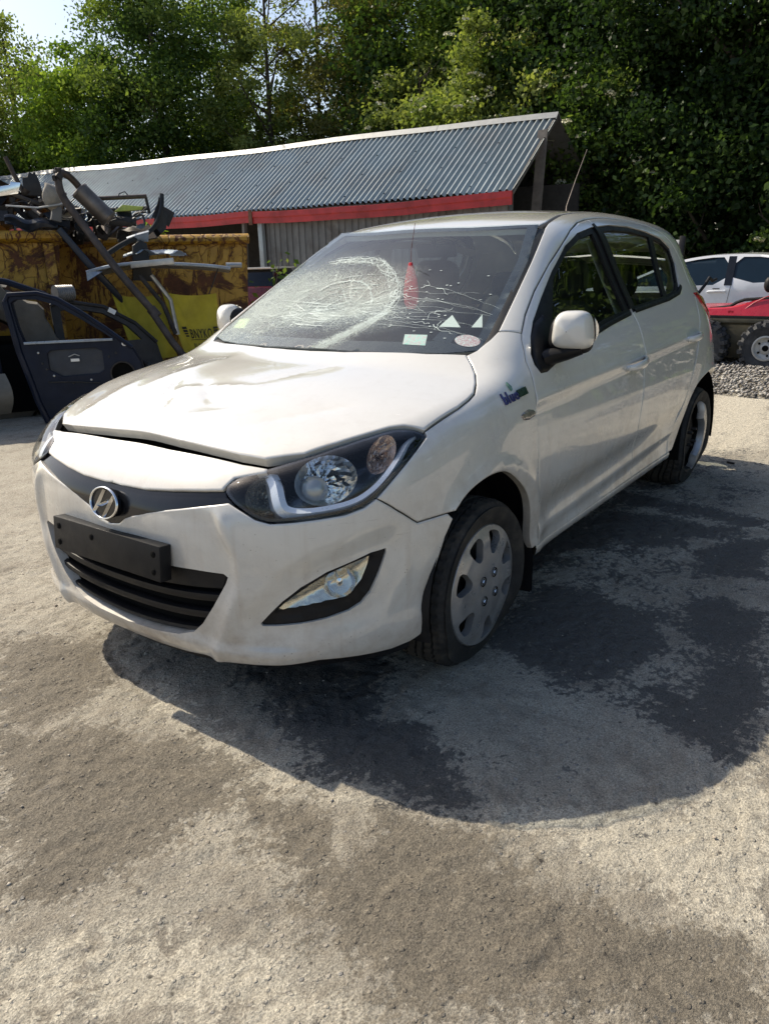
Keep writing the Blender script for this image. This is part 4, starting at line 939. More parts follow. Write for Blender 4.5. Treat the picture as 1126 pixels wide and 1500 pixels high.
# cracked laminated glass: clear, with crazing that grows dense towards the blow
def wsmat():
    m,nt,b=newmat('laminated_windscreen'); v=coord(nt,'Object'); out=nt.nodes['Material Output']; nt.nodes.remove(b)
    tr=N(nt,'BsdfTransparent'); tr.inputs[0].default_value=(.86,.945,.935,1)
    gl=N(nt,'BsdfGlossy'); gl.inputs['Roughness'].default_value=.015
    fr=thinfres(nt,1.9)
    a=N(nt,'MixShader'); nt.links.new(fr.outputs[0],a.inputs[0]); nt.links.new(tr.outputs[0],a.inputs[1]); nt.links.new(gl.outputs[0],a.inputs[2])
    df=N(nt,'BsdfDiffuse'); df.inputs[0].default_value=(.72,.80,.76,1); tl_=N(nt,'BsdfTranslucent'); tl_.inputs[0].default_value=(.7,.8,.76,1)
    w=N(nt,'MixShader'); w.inputs[0].default_value=.5; nt.links.new(df.outputs[0],w.inputs[1]); nt.links.new(tl_.outputs[0],w.inputs[2])
    at=N(nt,'Attribute',attribute_name='craze'); dens=at.outputs['Fac']
    def cells(scale,width,seed):
        mp=N(nt,'Mapping'); mp.inputs['Location'].default_value=(seed,seed*2,0); nt.links.new(v,mp.inputs[0])
        nz=N(nt,'TexNoise'); nz.inputs['Scale'].default_value=11; nt.links.new(mp.outputs[0],nz.inputs['Vector'])
        ad=N(nt,'Mix',data_type='RGBA',blend_type='LINEAR_LIGHT'); ad.inputs[0].default_value=.07; nt.links.new(mp.outputs[0],ad.inputs[6]); nt.links.new(nz.outputs['Color'],ad.inputs[7])
        vo=N(nt,'TexVoronoi',feature='DISTANCE_TO_EDGE'); vo.inputs['Scale'].default_value=scale; nt.links.new(ad.outputs[2],vo.inputs['Vector'])
        return ramp(nt,vo.outputs[0],[(0.,1.),(width,0.)]).outputs[0]
    f1=math_(nt,'MULTIPLY',cells(62,.085,0),ramp(nt,dens,[(.10,0.),(.45,.85)]).outputs[0])
    f2=math_(nt,'MULTIPLY',cells(150,.17,3),ramp(nt,dens,[(.35,0.),(.85,.85)]).outputs[0])
    hz=math_(nt,'MULTIPLY',ramp(nt,dens,[(.10,0.),(.8,.78)]).outputs[0],ramp(nt,noise(nt,v,22,6,.7),[(.3,.25),(.7,1.)]).outputs[0])
    dust=ramp(nt,noise(nt,v,3,6,.6),[(.3,.015),(.75,.07)]).outputs[0]
    fac=math_(nt,'ADD',math_(nt,'MAXIMUM',f1,f2),math_(nt,'ADD',hz,dust),True)
    mx=N(nt,'MixShader'); nt.links.new(fac,mx.inputs[0]); nt.links.new(a.outputs[0],mx.inputs[1]); nt.links.new(w.outputs[0],mx.inputs[2])
    nt.links.new(mx.outputs[0],out.inputs[0])
    bp=N(nt,'Bump'); bp.inputs['Strength'].default_value=.5; bp.inputs['Distance'].default_value=.004
    h=math_(nt,'MULTIPLY',noise(nt,v,38,5,.7),ramp(nt,dens,[(.1,0.),(.7,1.)]).outputs[0]); nt.links.new(h,bp.inputs['Height'])
    nt.links.new(bp.outputs[0],gl.inputs['Normal'])
    return m
WSM=wsmat()
L=resample(wp2,.03); Pq,Tq,iq=cdt([L],[],.014); X=WS(Pq); G=WN(X); X=X+G*(wsdisp(Pq)-.004)[:,None]
_t=Tq[5]; Tq=Tq if np.cross(X[_t[1]]-X[_t[0]],X[_t[2]]-X[_t[0]])@G[_t[0]]>0 else Tq[:,::-1]
wsc=mk('windscreen',X,[tuple(t) for t in Tq],WSM,car,True,180)
R1=PW.fwd(FE['crackR1']); R2=PW.fwd(FE['crackR2'])
r=np.hypot((Pq[:,0]-Cc[0])/.33,(Pq[:,1]-Cc[1])/.17)
den=.95*np.exp(-(np.maximum(dist_poly(Pq,R1,False)-.008,0)/.030)**1.2)*(.45+.55*sst(.02,-.10,Pq[:,1]-Cc[1]))
rb_=np.hypot((Pq[:,0]-Cb[0])/.30,(Pq[:,1]-Cb[1]+.015)/.13); den=np.maximum(den,.92*np.exp(-rb_**2*1.0))
rl=np.hypot((Pq[:,0]-Cc[0]+.38)/.40,(Pq[:,1]-Cc[1]+.0)/.30); den=np.maximum(den,.85*np.exp(-rl**2))
den=np.maximum(den,.66*np.exp(-(r)**2*.62)); den=den*(.65+.6*vnoise(Pq,11,3,2))*sst(.52,.2,Pq[:,0])
ul=np.hypot((Pq[:,0]-Cc[0]+.22)/.28,(Pq[:,1]-Cc[1]-.07)/.13); den=np.maximum(den,.6*np.exp(-ul**2))
Uc=PW.fwd([FE['fress'].mean(0)])[0]; den=den*(1-.92*np.exp(-(np.hypot(Pq[:,0]-Uc[0]-.02,(Pq[:,1]-Uc[1])*.7)/.075)**4))
at=wsc.data.attributes.new('craze','FLOAT','POINT'); 
if len(wsc.data.vertices)==len(den): at.data.foreach_set('value',den.astype(np.float32))
# large cracks as slivers of whitened glass
CRK=simple('whitened_crack',(.62,.71,.68),.4,var=.1); 
CM=MB(); WL=inset(wp2,.02)
def crack(path,w0,w1):
    P=np.array(path,float)
    ins=inpoly(P,WL); 
    if not ins.all():
        k=np.argmin(ins) if not ins.all() else len(P); P=P[:k]
    if len(P)<3: return
    X=WS(P); n=WN(X); X=X+n*(wsdisp(P)-.0015)[:,None]; t=np.gradient(X,axis=0); s=np.cross(n,t); s/=np.maximum(np.linalg.norm(s,axis=1,keepdims=True),1e-9)
    w=.78*np.linspace(w0,w1,len(P))[:,None]*(.6+.8*RNG.random((len(P),1))); A=X+s*w/2;B=X-s*w/2
    V=[];F=[]
    for a,b in zip(A,B): V+=[a,b]
    CM.add(V,[(i*2,i*2+2,i*2+3,i*2+1) for i in range(len(P)-1)])
def wob(a,b,j,n=14,bend=0):
    a=np.array(a);b=np.array(b); t=np.linspace(0,1,n); P=a+(b-a)*t[:,None]; nn=np.array([-(b-a)[1],(b-a)[0]]); nn/=max(np.linalg.norm(nn),1e-9)
    o=np.cumsum(RNG.normal(0,j,n)); o-=o[0]+(o[-1]-o[0])*t*.5; return P+nn*(o+bend*np.sin(t*math.pi))[:,None]
def sm(P): return resample(smooth_poly(P,2,False),.012,False)
for k in range(190):
    Q_=sm(R1); i_=RNG.integers(1,len(Q_)-1); t_=Q_[i_+1 if i_+1<len(Q_) else i_]-Q_[i_-1]; a_=math.atan2(t_[1],t_[0])+RNG.normal(0,.75); l_=RNG.uniform(.012,.055); c_=Q_[i_]+RNG.normal(0,.012,2); d_=np.array([math.cos(a_),math.sin(a_)*.7])*l_; crack(wob(c_-d_/2,c_+d_/2,.0018,7),.0022,.001)
for k in range(7):
    Q_=sm(R1); a_=RNG.integers(0,max(1,len(Q_)-24)); Q_=Q_[a_:a_+RNG.integers(12,30)] if k>3 else Q_
    crack(Q_+RNG.normal(0,.011,2)+RNG.normal(0,.0025,(len(Q_),2)),.0024,.0012)
for k in range(4): crack(sm(R2)+RNG.normal(0,.005,2)+RNG.normal(0,.002,(len(sm(R2)),2)),.002,.0012)
asp=np.array([1.,.55])
for i in range(36):
    q=RNG.uniform(0,2*math.pi); r0=RNG.uniform(.02,.14); r1=r0+RNG.uniform(.06,.30); d=np.array([math.cos(q),math.sin(q)])*asp
    crack(wob(Cc+d*r0,Cc+d*r1,.0022),.0022,.001)
for ring in (.07,.11,.16,.20,.24,.29,.34):
    for k in range(9):
        q0=RNG.uniform(1.2,4.6); q1=q0+RNG.uniform(.2,.7); q=np.linspace(q0,q1,12)
        rr=ring*(1+np.cumsum(RNG.normal(0,.012,12))); crack(Cc+np.stack([np.cos(q),np.sin(q)],1)*rr[:,None]*asp,.002,.0015)
for i in range(34):   # star around the lower blow
    q=RNG.uniform(0,2*math.pi); r0=RNG.uniform(.005,.05); r1=r0+RNG.uniform(.04,.22); d=np.array([math.cos(q),math.sin(q)])*np.array([1,.6])
    crack(wob(Cb+d*r0,Cb+d*r1,.002),.0022,.001)
for i in range(13):   # long strands running across the passenger side
    a=Cc+np.array([RNG.uniform(.10,.30),RNG.uniform(-.16,.16)]); b=a+np.array([RNG.uniform(.12,.55),RNG.uniform(-.12,.08)])
    crack(wob(a,b,.0028,22,RNG.normal(0,.02)),.0013,.0005)
for i in range(16):   # short whitish runs lower right
    a=np.array([RNG.uniform(.12,.5),Cc[1]+RNG.uniform(-.14,.12)]); b=a+np.array([RNG.uniform(-.10,.10),RNG.uniform(-.05,.05)]); crack(wob(a,b,.004,12,RNG.normal(0,.01)),.0028,.001)
for i in range(60):   # glass chips
    a=np.array([RNG.uniform(-.6,.55),Cc[1]+RNG.uniform(-.22,.24)]); crack(np.array([a,a+[.004,.001],a+[.008,.003]]),.004,.003)
for i in range(70):
    a=Cc+np.array([RNG.normal(-.22,.18),RNG.normal(-.03,.10)]); b=a+RNG.normal(0,.035,2)*[1.6,1]; crack(wob(a,b,.003,8),.0018,.0008)
o=CM.build('glass_cracks',CRK,wsc,fix=False,ang=180); o['kind']='stuff'
# black printed border and cowl
FRIT=simple('black_glass_border',(.012,.014,.017),.25,var=.15)
def ring2(outer,inner,name,dep,mat,par,sp=.04):
    Pq,Tq,iq=cdt([resample(outer,sp)],[resample(inner,sp)],sp); X=WS(Pq); X=X+WN(X)*(wsdisp(Pq)-dep)[:,None]; return mk(name,X,[tuple(t) for t in Tq],mat,par,True,180)
inn=np.array([p for p in wp2]); lo=wp2[:,1].min()
ii=[]
for u,w in wp2:
    ii.append((u*(1-.055),w))
ii=np.array(ii); cent=(wp2[:,1].max()+wp2[:,1].min())/2
sgn_=1 if PW.fwd([(-.9,0,1.42)])[0][1]>PW.fwd([(-.1,0,.97)])[0][1] else -1
inner=[]
for (u,w),X0 in zip(wp2,ws_out):
    dz=.07 if X0[2]<1.0 else (-.03 if X0[2]>1.39 else .0); k=.93 if abs(u)>.45 else .97
    inner.append((u*k,w+sgn_*dz))
inner=np.array(inner)
ring2(wp2,inner,'glass_border',.0095,FRIT,wsc)
strip('windscreen_seal','ws',np.vstack([ws[:4]*1.0+[0,.004,0],[(-.99,.530,1.411)]]),.030,RUB,car,-.001,.005,.03,two=True)
sv_=np.vstack([mirror(WT[:-1]),WT[::-1]])
strip('roof_edge_seal','top',sv_,.012,RUB,car,-.001,.004,.03)
# cowl panel with slots
V=[];F=[]; ys=np.linspace(-.66,.66,67)
for i,y in enumerate(ys):
    xb=-.10-.36*y*y*1.0
    for dx,dz in((.045,-.028),(.022,-.010),(-.006,-.006),(-.012,-.02)):
        V.append((xb+dx,y,.988+dz+.012*(abs(y)/.66)**3))
for i in range(len(ys)-1):
    for k in range(3): a=i*4+k; F.append((a,a+1,a+5,a+4))
cw=mk('cowl_panel',V,F,BLK,car)
m=MB()
for i in range(60):
    y=-.40+i*.0095; xb=-.10-.36*y*y; m.box((xb+.028,y,.9775),(.030,.0042,.010),(0,.55,0))
m.build('cowl_slots',RUB,cw,kind='stuff')
# bits on the glass: stickers
def onws(P3,dep=.0): 
    U=PW.fwd(P3); X=WS(U); return X+WN(X)*(wsdisp(U)+dep)[:,None],U
def wspoly(name,U,mat,par,dep=-.008):
    Pq,Tq,_=cdt([np.asarray(U,float)],[],.05); X=WS(Pq); X=X+WN(X)*(wsdisp(Pq)+dep)[:,None]; return mk(name,X,[tuple(t) for t in Tq],mat,par,False)
def discmat():
    m,nt,b=newmat('permit_disc_paper'); v=coord(nt,'Object'); n_=noise(nt,v,160,4,.7); c=ramp(nt,n_,[(.47,(.72,.70,.68)),(.53,(.62,.30,.33))]).outputs[0]
    nt.links.new(c,b.inputs['Base Color']); b.inputs['Roughness'].default_value=.6; return m
def recmat():
    m,nt,b=newmat('permit_slip_paper'); v=coord(nt,'Object'); n_=noise(nt,v,70,5,.7); c=ramp(nt,n_,[(.35,(.42,.68,.58)),(.5,(.70,.76,.70)),(.56,(.72,.50,.50)),(.66,(.75,.78,.74))]).outputs[0]
    nt.links.new(c,b.inputs['Base Color']); b.inputs['Roughness'].default_value=.6; return m
s1=PW.fwd(FE['stick1']); s1=s1 if area2(s1)>0 else s1[::-1]
wspoly('permit_slip',s1,recmat(),wsc)
q2=PW.fwd(FE['stick2'])[0]
wspoly('permit_disc',ellip(q2,.046,.032,0),discmat(),wsc)
wspoly('black_disc_holder',[(s1[:,0].max()+.006,q2[1]-.034),(q2[0]-.05,q2[1]-.034),(q2[0]-.05,q2[1]+.03),(s1[:,0].max()+.012,q2[1]+.03)],FRIT,wsc,-.009)
m=MB()
for sx in(s1[:,0].mean()-.03,s1[:,0].mean()+.03,q2[0]-.03,q2[0]+.03):
    pass
yl=PW.fwd(FE['yellow']); wspoly('yellow_sticker',yl if area2(yl)>0 else yl[::-1],simple('pale_yellow_paper',(.62,.66,.30),.6,var=.35,vscale=40),wsc)
# white lettering strip above the disc holder (unreadable specks in the photo) is left as a row of tiny marks
# ---------------------------------------------------------------- interior
m=MB(); Dp=[(-.18,.965),(-.30,.985),(-.50,.995),(-.62,.975),(-.68,.92),(-.70,.80),(-.66,.62),(-.40,.60)]
V=[];F=[]; ys=np.linspace(-.66,.66,23)
for y in ys:
    k=1-.25*(abs(y)/.66)**6
    for x,z in Dp:
        V.append((x-.30*y*y*(1 if x>-.4 else .2),y,z-.03+.018*math.exp(-((y+.36)/.16)**2)*(1 if x<-.45 and z>.9 else 0)))
n=len(Dp)
for i in range(len(ys)-1):
    for k in range(n-1): a=i*n+k; F.append((a,a+1,a+n+1,a+n))
mk('dashboard',V,F,DASH,car,True,60)
sw=empty('steering_wheel',(-.78,-.36,.93),rot=(0,R_(-62),0)); sw.parent=car
m=MB(); m.tube([(.18*math.cos(q),.18*math.sin(q),0) for q in np.linspace(0,2*math.pi,33)],.015,10,False); m.build('wheel_rim',BLK,sw)
m=MB(); m.lathe([(0,.035),(.05,.03),(.07,.0),(.06,-.03),(0,-.03)],(0,0,0),'z',20); m.build('hub',BLK,sw)
for q in (0,math.pi,-math.pi/2):
    m=MB(); m.tube([(.05*math.cos(q),.05*math.sin(q),0),(.18*math.cos(q),.18*math.sin(q),0)],.018,8,flat=.4); m.build('spoke',BLK,sw)
def seat(x,y,w,rear=False):
    e=empty('rear_bench' if rear else 'front_seat',(x,y,.0)); e.parent=car
    def cushion(L,Wd,T,c,rot,name):
        m=MB(); m.grid(lambda u,v:tuple(Matrix.Rotation(rot,3,'Y')@Vector((L*.5*math.copysign(abs(math.cos(u*2*math.pi))**.5,math.cos(u*2*math.pi))*math.sin(v*math.pi)**.35,Wd*.5*math.copysign(abs(math.sin(u*2*math.pi))**.5,math.sin(u*2*math.pi))*math.sin(v*math.pi)**.35,-T*.5*math.cos(v*math.pi)))+Vector(c)),28,12,True); m.build(name,SEAT,e)
    cushion(.52,w,.16,(.02,0,.50),R_(-8),'cushion'); cushion(.14,w*.95,.62,(-.30,0,.80),R_(-18) if True else 0,'backrest')
    if not rear: cushion(.10,.27,.20,(-.43,0,1.19),R_(-12),'headrest')
    else:
        for yy in(-.33,.33): cushion(.09,.25,.15,(-.41,yy,1.13),R_(-12),'headrest')
    return e
seat(-1.15,.36,.50); seat(-1.15,-.36,.50); seat(-2.0,0,1.22,True)
# headliner, pillars inside
hlp=np.array([(-1.0,0,1.4),(-1.05,.44,1.4),(-2.0,.42,1.4),(-2.75,.42,1.3),(-2.8,0,1.3)])
pr=Par('top'); O_=resample(pr.fwd(np.vstack([hlp,mirror(hlp[1:-1])[::-1]])),.1); Pq,Tq,_=cdt([O_],[],.1); X=pr.lift(Pq); X=X-grad(X)*.03
mk('headliner',X,[tuple(t) for t in Tq],BEI,car)
for s in(1,-1):
    for nm,path,wd,dp in(('pillar_trim',[(-1.46,.8,.95),(-1.45,.7,1.15),(-1.42,.6,1.40)],.11,.045),('pillar_trim',[(-.44,.73,1.02),(-.72,.66,1.20),(-1.05,.58,1.36)],.05,.06),('pillar_trim',[(-2.56,.7,1.02),(-2.62,.65,1.15),(-2.60,.6,1.34)],.22,.04),('roof_rail_trim',[(-.98,.58,1.345),(-1.3,.57,1.395),(-1.9,.55,1.40),(-2.4,.6,1.34)],.045,.05)):
        P=on('side',path,-dp); pr=Par('side'); U=resample(np.asarray(path)[:,[0,2]],.05,False); t=np.gradient(U,axis=0); n_=np.stack([-t[:,1],t[:,0]],1); n_/=np.linalg.norm(n_,axis=1,keepdims=True)
        A=pr.lift(U+n_*wd/2);B=pr.lift(U-n_*wd/2); A=A-grad(A)*dp;B=B-grad(B)*dp; V=np.stack([A,B],1).reshape(-1,3); V=V if s>0 else mirror(V)
        V2=V+np.array([0,-s*.02,0]); k=len(V); F=[(i*2,i*2+1,i*2+3,i*2+2) for i in range(len(U)-1)]; F+=[tuple(q+k for q in f_) for f_ in F]+[(i*2,i*2+2,i*2+2+k,i*2+k) for i in range(len(U)-1)]+[(i*2+1,i*2+3,i*2+3+k,i*2+1+k) for i in range(len(U)-1)]
        mk(nm,V,F,BEI,car,True,40)
    m=MB(); P=on('side',[(-.55,.78,.93),(-.95,.77,.965),(-1.4,.76,.99)],-.05); P=P if s>0 else mirror(P); m.tube(P,.035,8,flat=.6); m.build('door_top_trim',DASH,car)
    m=MB(); P=on('side',[(-1.55,.77,1.0),(-2.3,.74,1.04)],-.05); P=P if s>0 else mirror(P); m.tube(P,.035,8,flat=.6); m.build('door_top_trim',DASH,car)
m=MB(); m.box((-2.62,0,1.02),(.45,1.2,.02)); m.build('parcel_shelf',DASH,car)
m=MB(); m.box((-1.02,0,1.335),(.02,.20,.06),(0,.3,0)); m.tube([(-.99,0,1.385),(-1.02,0,1.34)],.012,8); m.build('rear_view_mirror',BLK,car,bevel=.006)
# ---------------------------------------------------------------- door mirrors
PM=lambda a,b,n: math.copysign(abs(a)**(2/n),a)
for s,dd_ in((1,fds[0]),(-1,fds[1])):
    e=empty('door_mirror',(0,0,0)); e.parent=car
    c=Vector((-.545,s*.868,1.052))
    def blob(x0,x1,sy,sz,n=3.2,rake=0,ofs=(0,0,0),inflate=1.):
        m=MB()
        def fn(u,v):
            q=u*2*math.pi; t=v; k=(1-(1-min(t/.75,1))**2.6)**(1/2.6) if t<.75 else 1-.10*((t-.75)/.25)**2
            k=max(k,.02)*inflate
            y=sy*k*PM(math.cos(q),2,n) if False else sy*k*math.copysign(abs(math.cos(q))**(2/n),math.cos(q)); z=sz*k*math.copysign(abs(math.sin(q))**(2/n),math.sin(q))
            y*=1-.12*(z/sz)
            x=x0+(x1-x0)*t+rake*y
            return (c.x+x+ofs[0],c.y+s*y+ofs[1],c.z+z+ofs[2])
        m.grid(fn,40,16,True); return m
    m=blob(.065,-.03,.064,.068,3.6,-.25); m.build('mirror_cap',PAINT,e,ang=70)
    m=blob(.052,-.05,.068,.070,3.6,-.25,(0.0,-s*.014,-.016),1.0); 
    m.build('mirror_housing',BLK,e,ang=70)
    V=[(c.x-.053-.25*y,c.y+s*y,c.z+z-.005) for y,z in ellip((0,0),.066,.066,0,24)]; mk('mirror_glass',V,[tuple(range(24))],CHRM,e,False)
    # base skirt and arm
    A=on('side',[(-.47,.78,.955),(-.56,.78,.965)],.0); A=A if s>0 else mirror(A)
    m=MB(); m.tube([Vector(A.mean(0))+Vector((.02,-s*.02,-.012)),Vector((-.515,s*.805,.962)),Vector((-.535,s*.85,.972)),Vector((-.55,s*.90,.985))],[.062,.055,.045,.030],14,flat=.55,up=(1,0,0)); m.build('mirror_arm',BLK,e)
    out=np.array([(-.40,.918),(-.395,.96),(-.445,1.03),(-.52,1.075),(-.60,1.10),(-.615,.965),(-.555,.935),(-.47,.915)])
    for o in [panel('mirror_base','side',out,BLK,e,.02,0,off=.006,lip=.008,lipw=.014,flange=.02,two=True)]:
        for q in o:
            if (q.data.vertices[0].co.y>0)!=(s>0): bpy.data.objects.remove(q)
# handles
for P,ds in((FE['handF'],fds),(FE['handR'],rds)):
    for s,d in((1,ds[0]),(-1,ds[1])):
        a=P[0];b=P[-1]; pts=[];t_=np.linspace(0,1,9)
        for t in t_:
            p=on('side',[a+(b-a)*t])[0]; p=p+np.array([0,.004+.034*math.sin(min(1,max(0,(t*1.1)))*math.pi)**.5 if 0<t<1 else -.004,0]); pts.append(p if s>0 else p*[1,-1,1])
        m=MB(); m.tube(pts,[.012,.015,.017,.018,.018,.018,.017,.015,.010],12,flat=.55,up=(0,0,1)); m.build('door_handle',PAINT,d,ang=80)
        cu=ellip(((a+(b-a)*.45)[0],(a+(b-a)*.45)[2]-.004),.062,.030,0,24)
        pr=Par('side'); X=pr.lift(cu); G=grad(X); n=24; ce=X.mean(0); V=np.vstack([X+G*.0025,X*.6+ce*.4-G*.004+G*.006,[ce+G.mean(0)*.003]])
        V=V if s>0 else mirror(V)
        kp=on('side',[a+(b-a)*.02])[0]+np.array([0,.012,0]); kp=kp if s>0 else kp*[1,-1,1]
        m=MB(); m.tube([kp+np.array([0,-s*.02,0]),kp],[.011,.011],12); m.build('key_cap',PAINT,d)
# side repeater
oi=panel('side_repeater','side',np.array([(-.190,.806),(-.215,.816),(-.25,.819),(-.285,.812),(-.298,.800),(-.288,.789),(-.25,.784),(-.21,.789)]),simple('clear_repeater_lens',(.40,.36,.34),.12,.5,var=.5,vscale=70,coat=.8),car,.008,0,off=.006,lip=.006,lipw=.010,flange=.012)
# lettering on the fender: "blue" with a leaf and a dark bar
def text_mesh(txt,size,ext,fnt=None):
    cu=bpy.data.curves.new('t','FONT'); cu.body=txt; cu.size=size; cu.extrude=ext; cu.offset=size*.010; cu.space_character=1.12; ob=bpy.data.objects.new('t',cu); COL.objects.link(ob)
    dg=bpy.context.evaluated_depsgraph_get(); me=bpy.data.meshes.new_from_object(ob.evaluated_get(dg)); V=np.array([v.co[:] for v in me.vertices]).reshape(-1,3); F=[tuple(p.vertices) for p in me.polygons]
    bpy.data.objects.remove(ob); bpy.data.curves.remove(cu); bpy.data.meshes.remove(me); return V,F
NAVY=simple('navy_badge_letters',(.035,.035,.16),.2,.2,var=.1,coat=.6); GRB=simple('dark_green_badge_bar',(.012,.035,.028),.25,var=.2,coat=.5); LEAF=simple('green_badge_leaf',(.10,.22,.17),.25,.2,var=.2,coat=.5)
V,F=text_mesh('blue',.075,.002); w=V[:,0].max()
for s in(1,-1):
    P0=np.array([-.108,.853]); P1=np.array([-.200,.861])
    d=(P1-P0)/np.linalg.norm(P1-P0); up=np.array([-d[1],d[0]]); up=up if up[1]>0 else -up
    k=np.linalg.norm(P1-P0)/w
    def put(V,dep=.004):
        a=V[:,0]; 
        if s<0: a=(w-a)
        U=P0+d*(a*k)[:,None]+up*(V[:,1]*k*.95)[:,None]; pr=Par('side'); X=pr.lift(U); g=grad(X); X=X+g*(dep+V[:,2])[:,None]; return X if s>0 else mirror(X)
    bdg=empty('fender_badge'); bdg.parent=car
    mk('badge_letters',put(V),F,NAVY,bdg,False)
    wv=w
    def quadp(pts,name,mat,th=.003):
        pts=np.array(pts,float); n=len(pts); V2=np.vstack([np.c_[pts,np.full(n,-.002)],np.c_[pts,np.full(n,th)]]); m=MB(); m.add(put(V2),[tuple(range(n,2*n)),tuple(reversed(range(n)))]+[(i,(i+1)%n,n+(i+1)%n,n+i) for i in range(n)]); m.build(name,mat,bdg,False)
    quadp([(w*1.04,.004),(w*1.66,.004),(w*1.62,.040),(w*1.0,.040)] if s>0 else [(-w*.64,.004),(-w*.04,.004),(-w*.02,.04),(-w*.62,.04)],'badge_bar',GRB)
    quadp([(w*.72,.045),(w*.80,.050),(w*.86,.062),(w*.80,.085),(w*.74,.070)],'badge_leaf',LEAF)
# aerial
m=MB(); m.tube([(-2.45,.0,1.458),(-2.47,0,1.50)],[.02,.012],12); 
m.build('aerial_base',BLK,car)
m=MB(); a=Vector((-1.02,.40,1.445)); 
m=MB(); m.tube([(-2.455,-.01,1.48),(-2.52,-.035,1.57),(-2.67,-.045,1.735),(-2.825,-.05,1.905)],[.0045,.0035,.0028,.0022],8); m.build('aerial',simple('aerial_wire',(.12,.10,.09),.4,.6,var=.3),car)
# broken spoiler / hatch edge sticking up behind, loose wire
m=MB(); m.box((-2.93,.50,1.20),(.05,.05,.34),(0,R_(-20),R_(8))); m.build('bent_tailgate_strut',PAINT,car,bevel=.006)
m=MB(); m.box((-2.945,.53,1.26),(.05,.035,.26),(0,R_(-20),R_(8))); m.build('strut_trim',BLK,car,bevel=.006)
m=MB(); m.tube([(-2.70,.72,1.07),(-2.78,.73,1.11),(-2.83,.74,1.15),(-2.86,.75,1.13),(-2.90,.76,1.14)],.009,8); m.build('loose_cable',BLK,car)
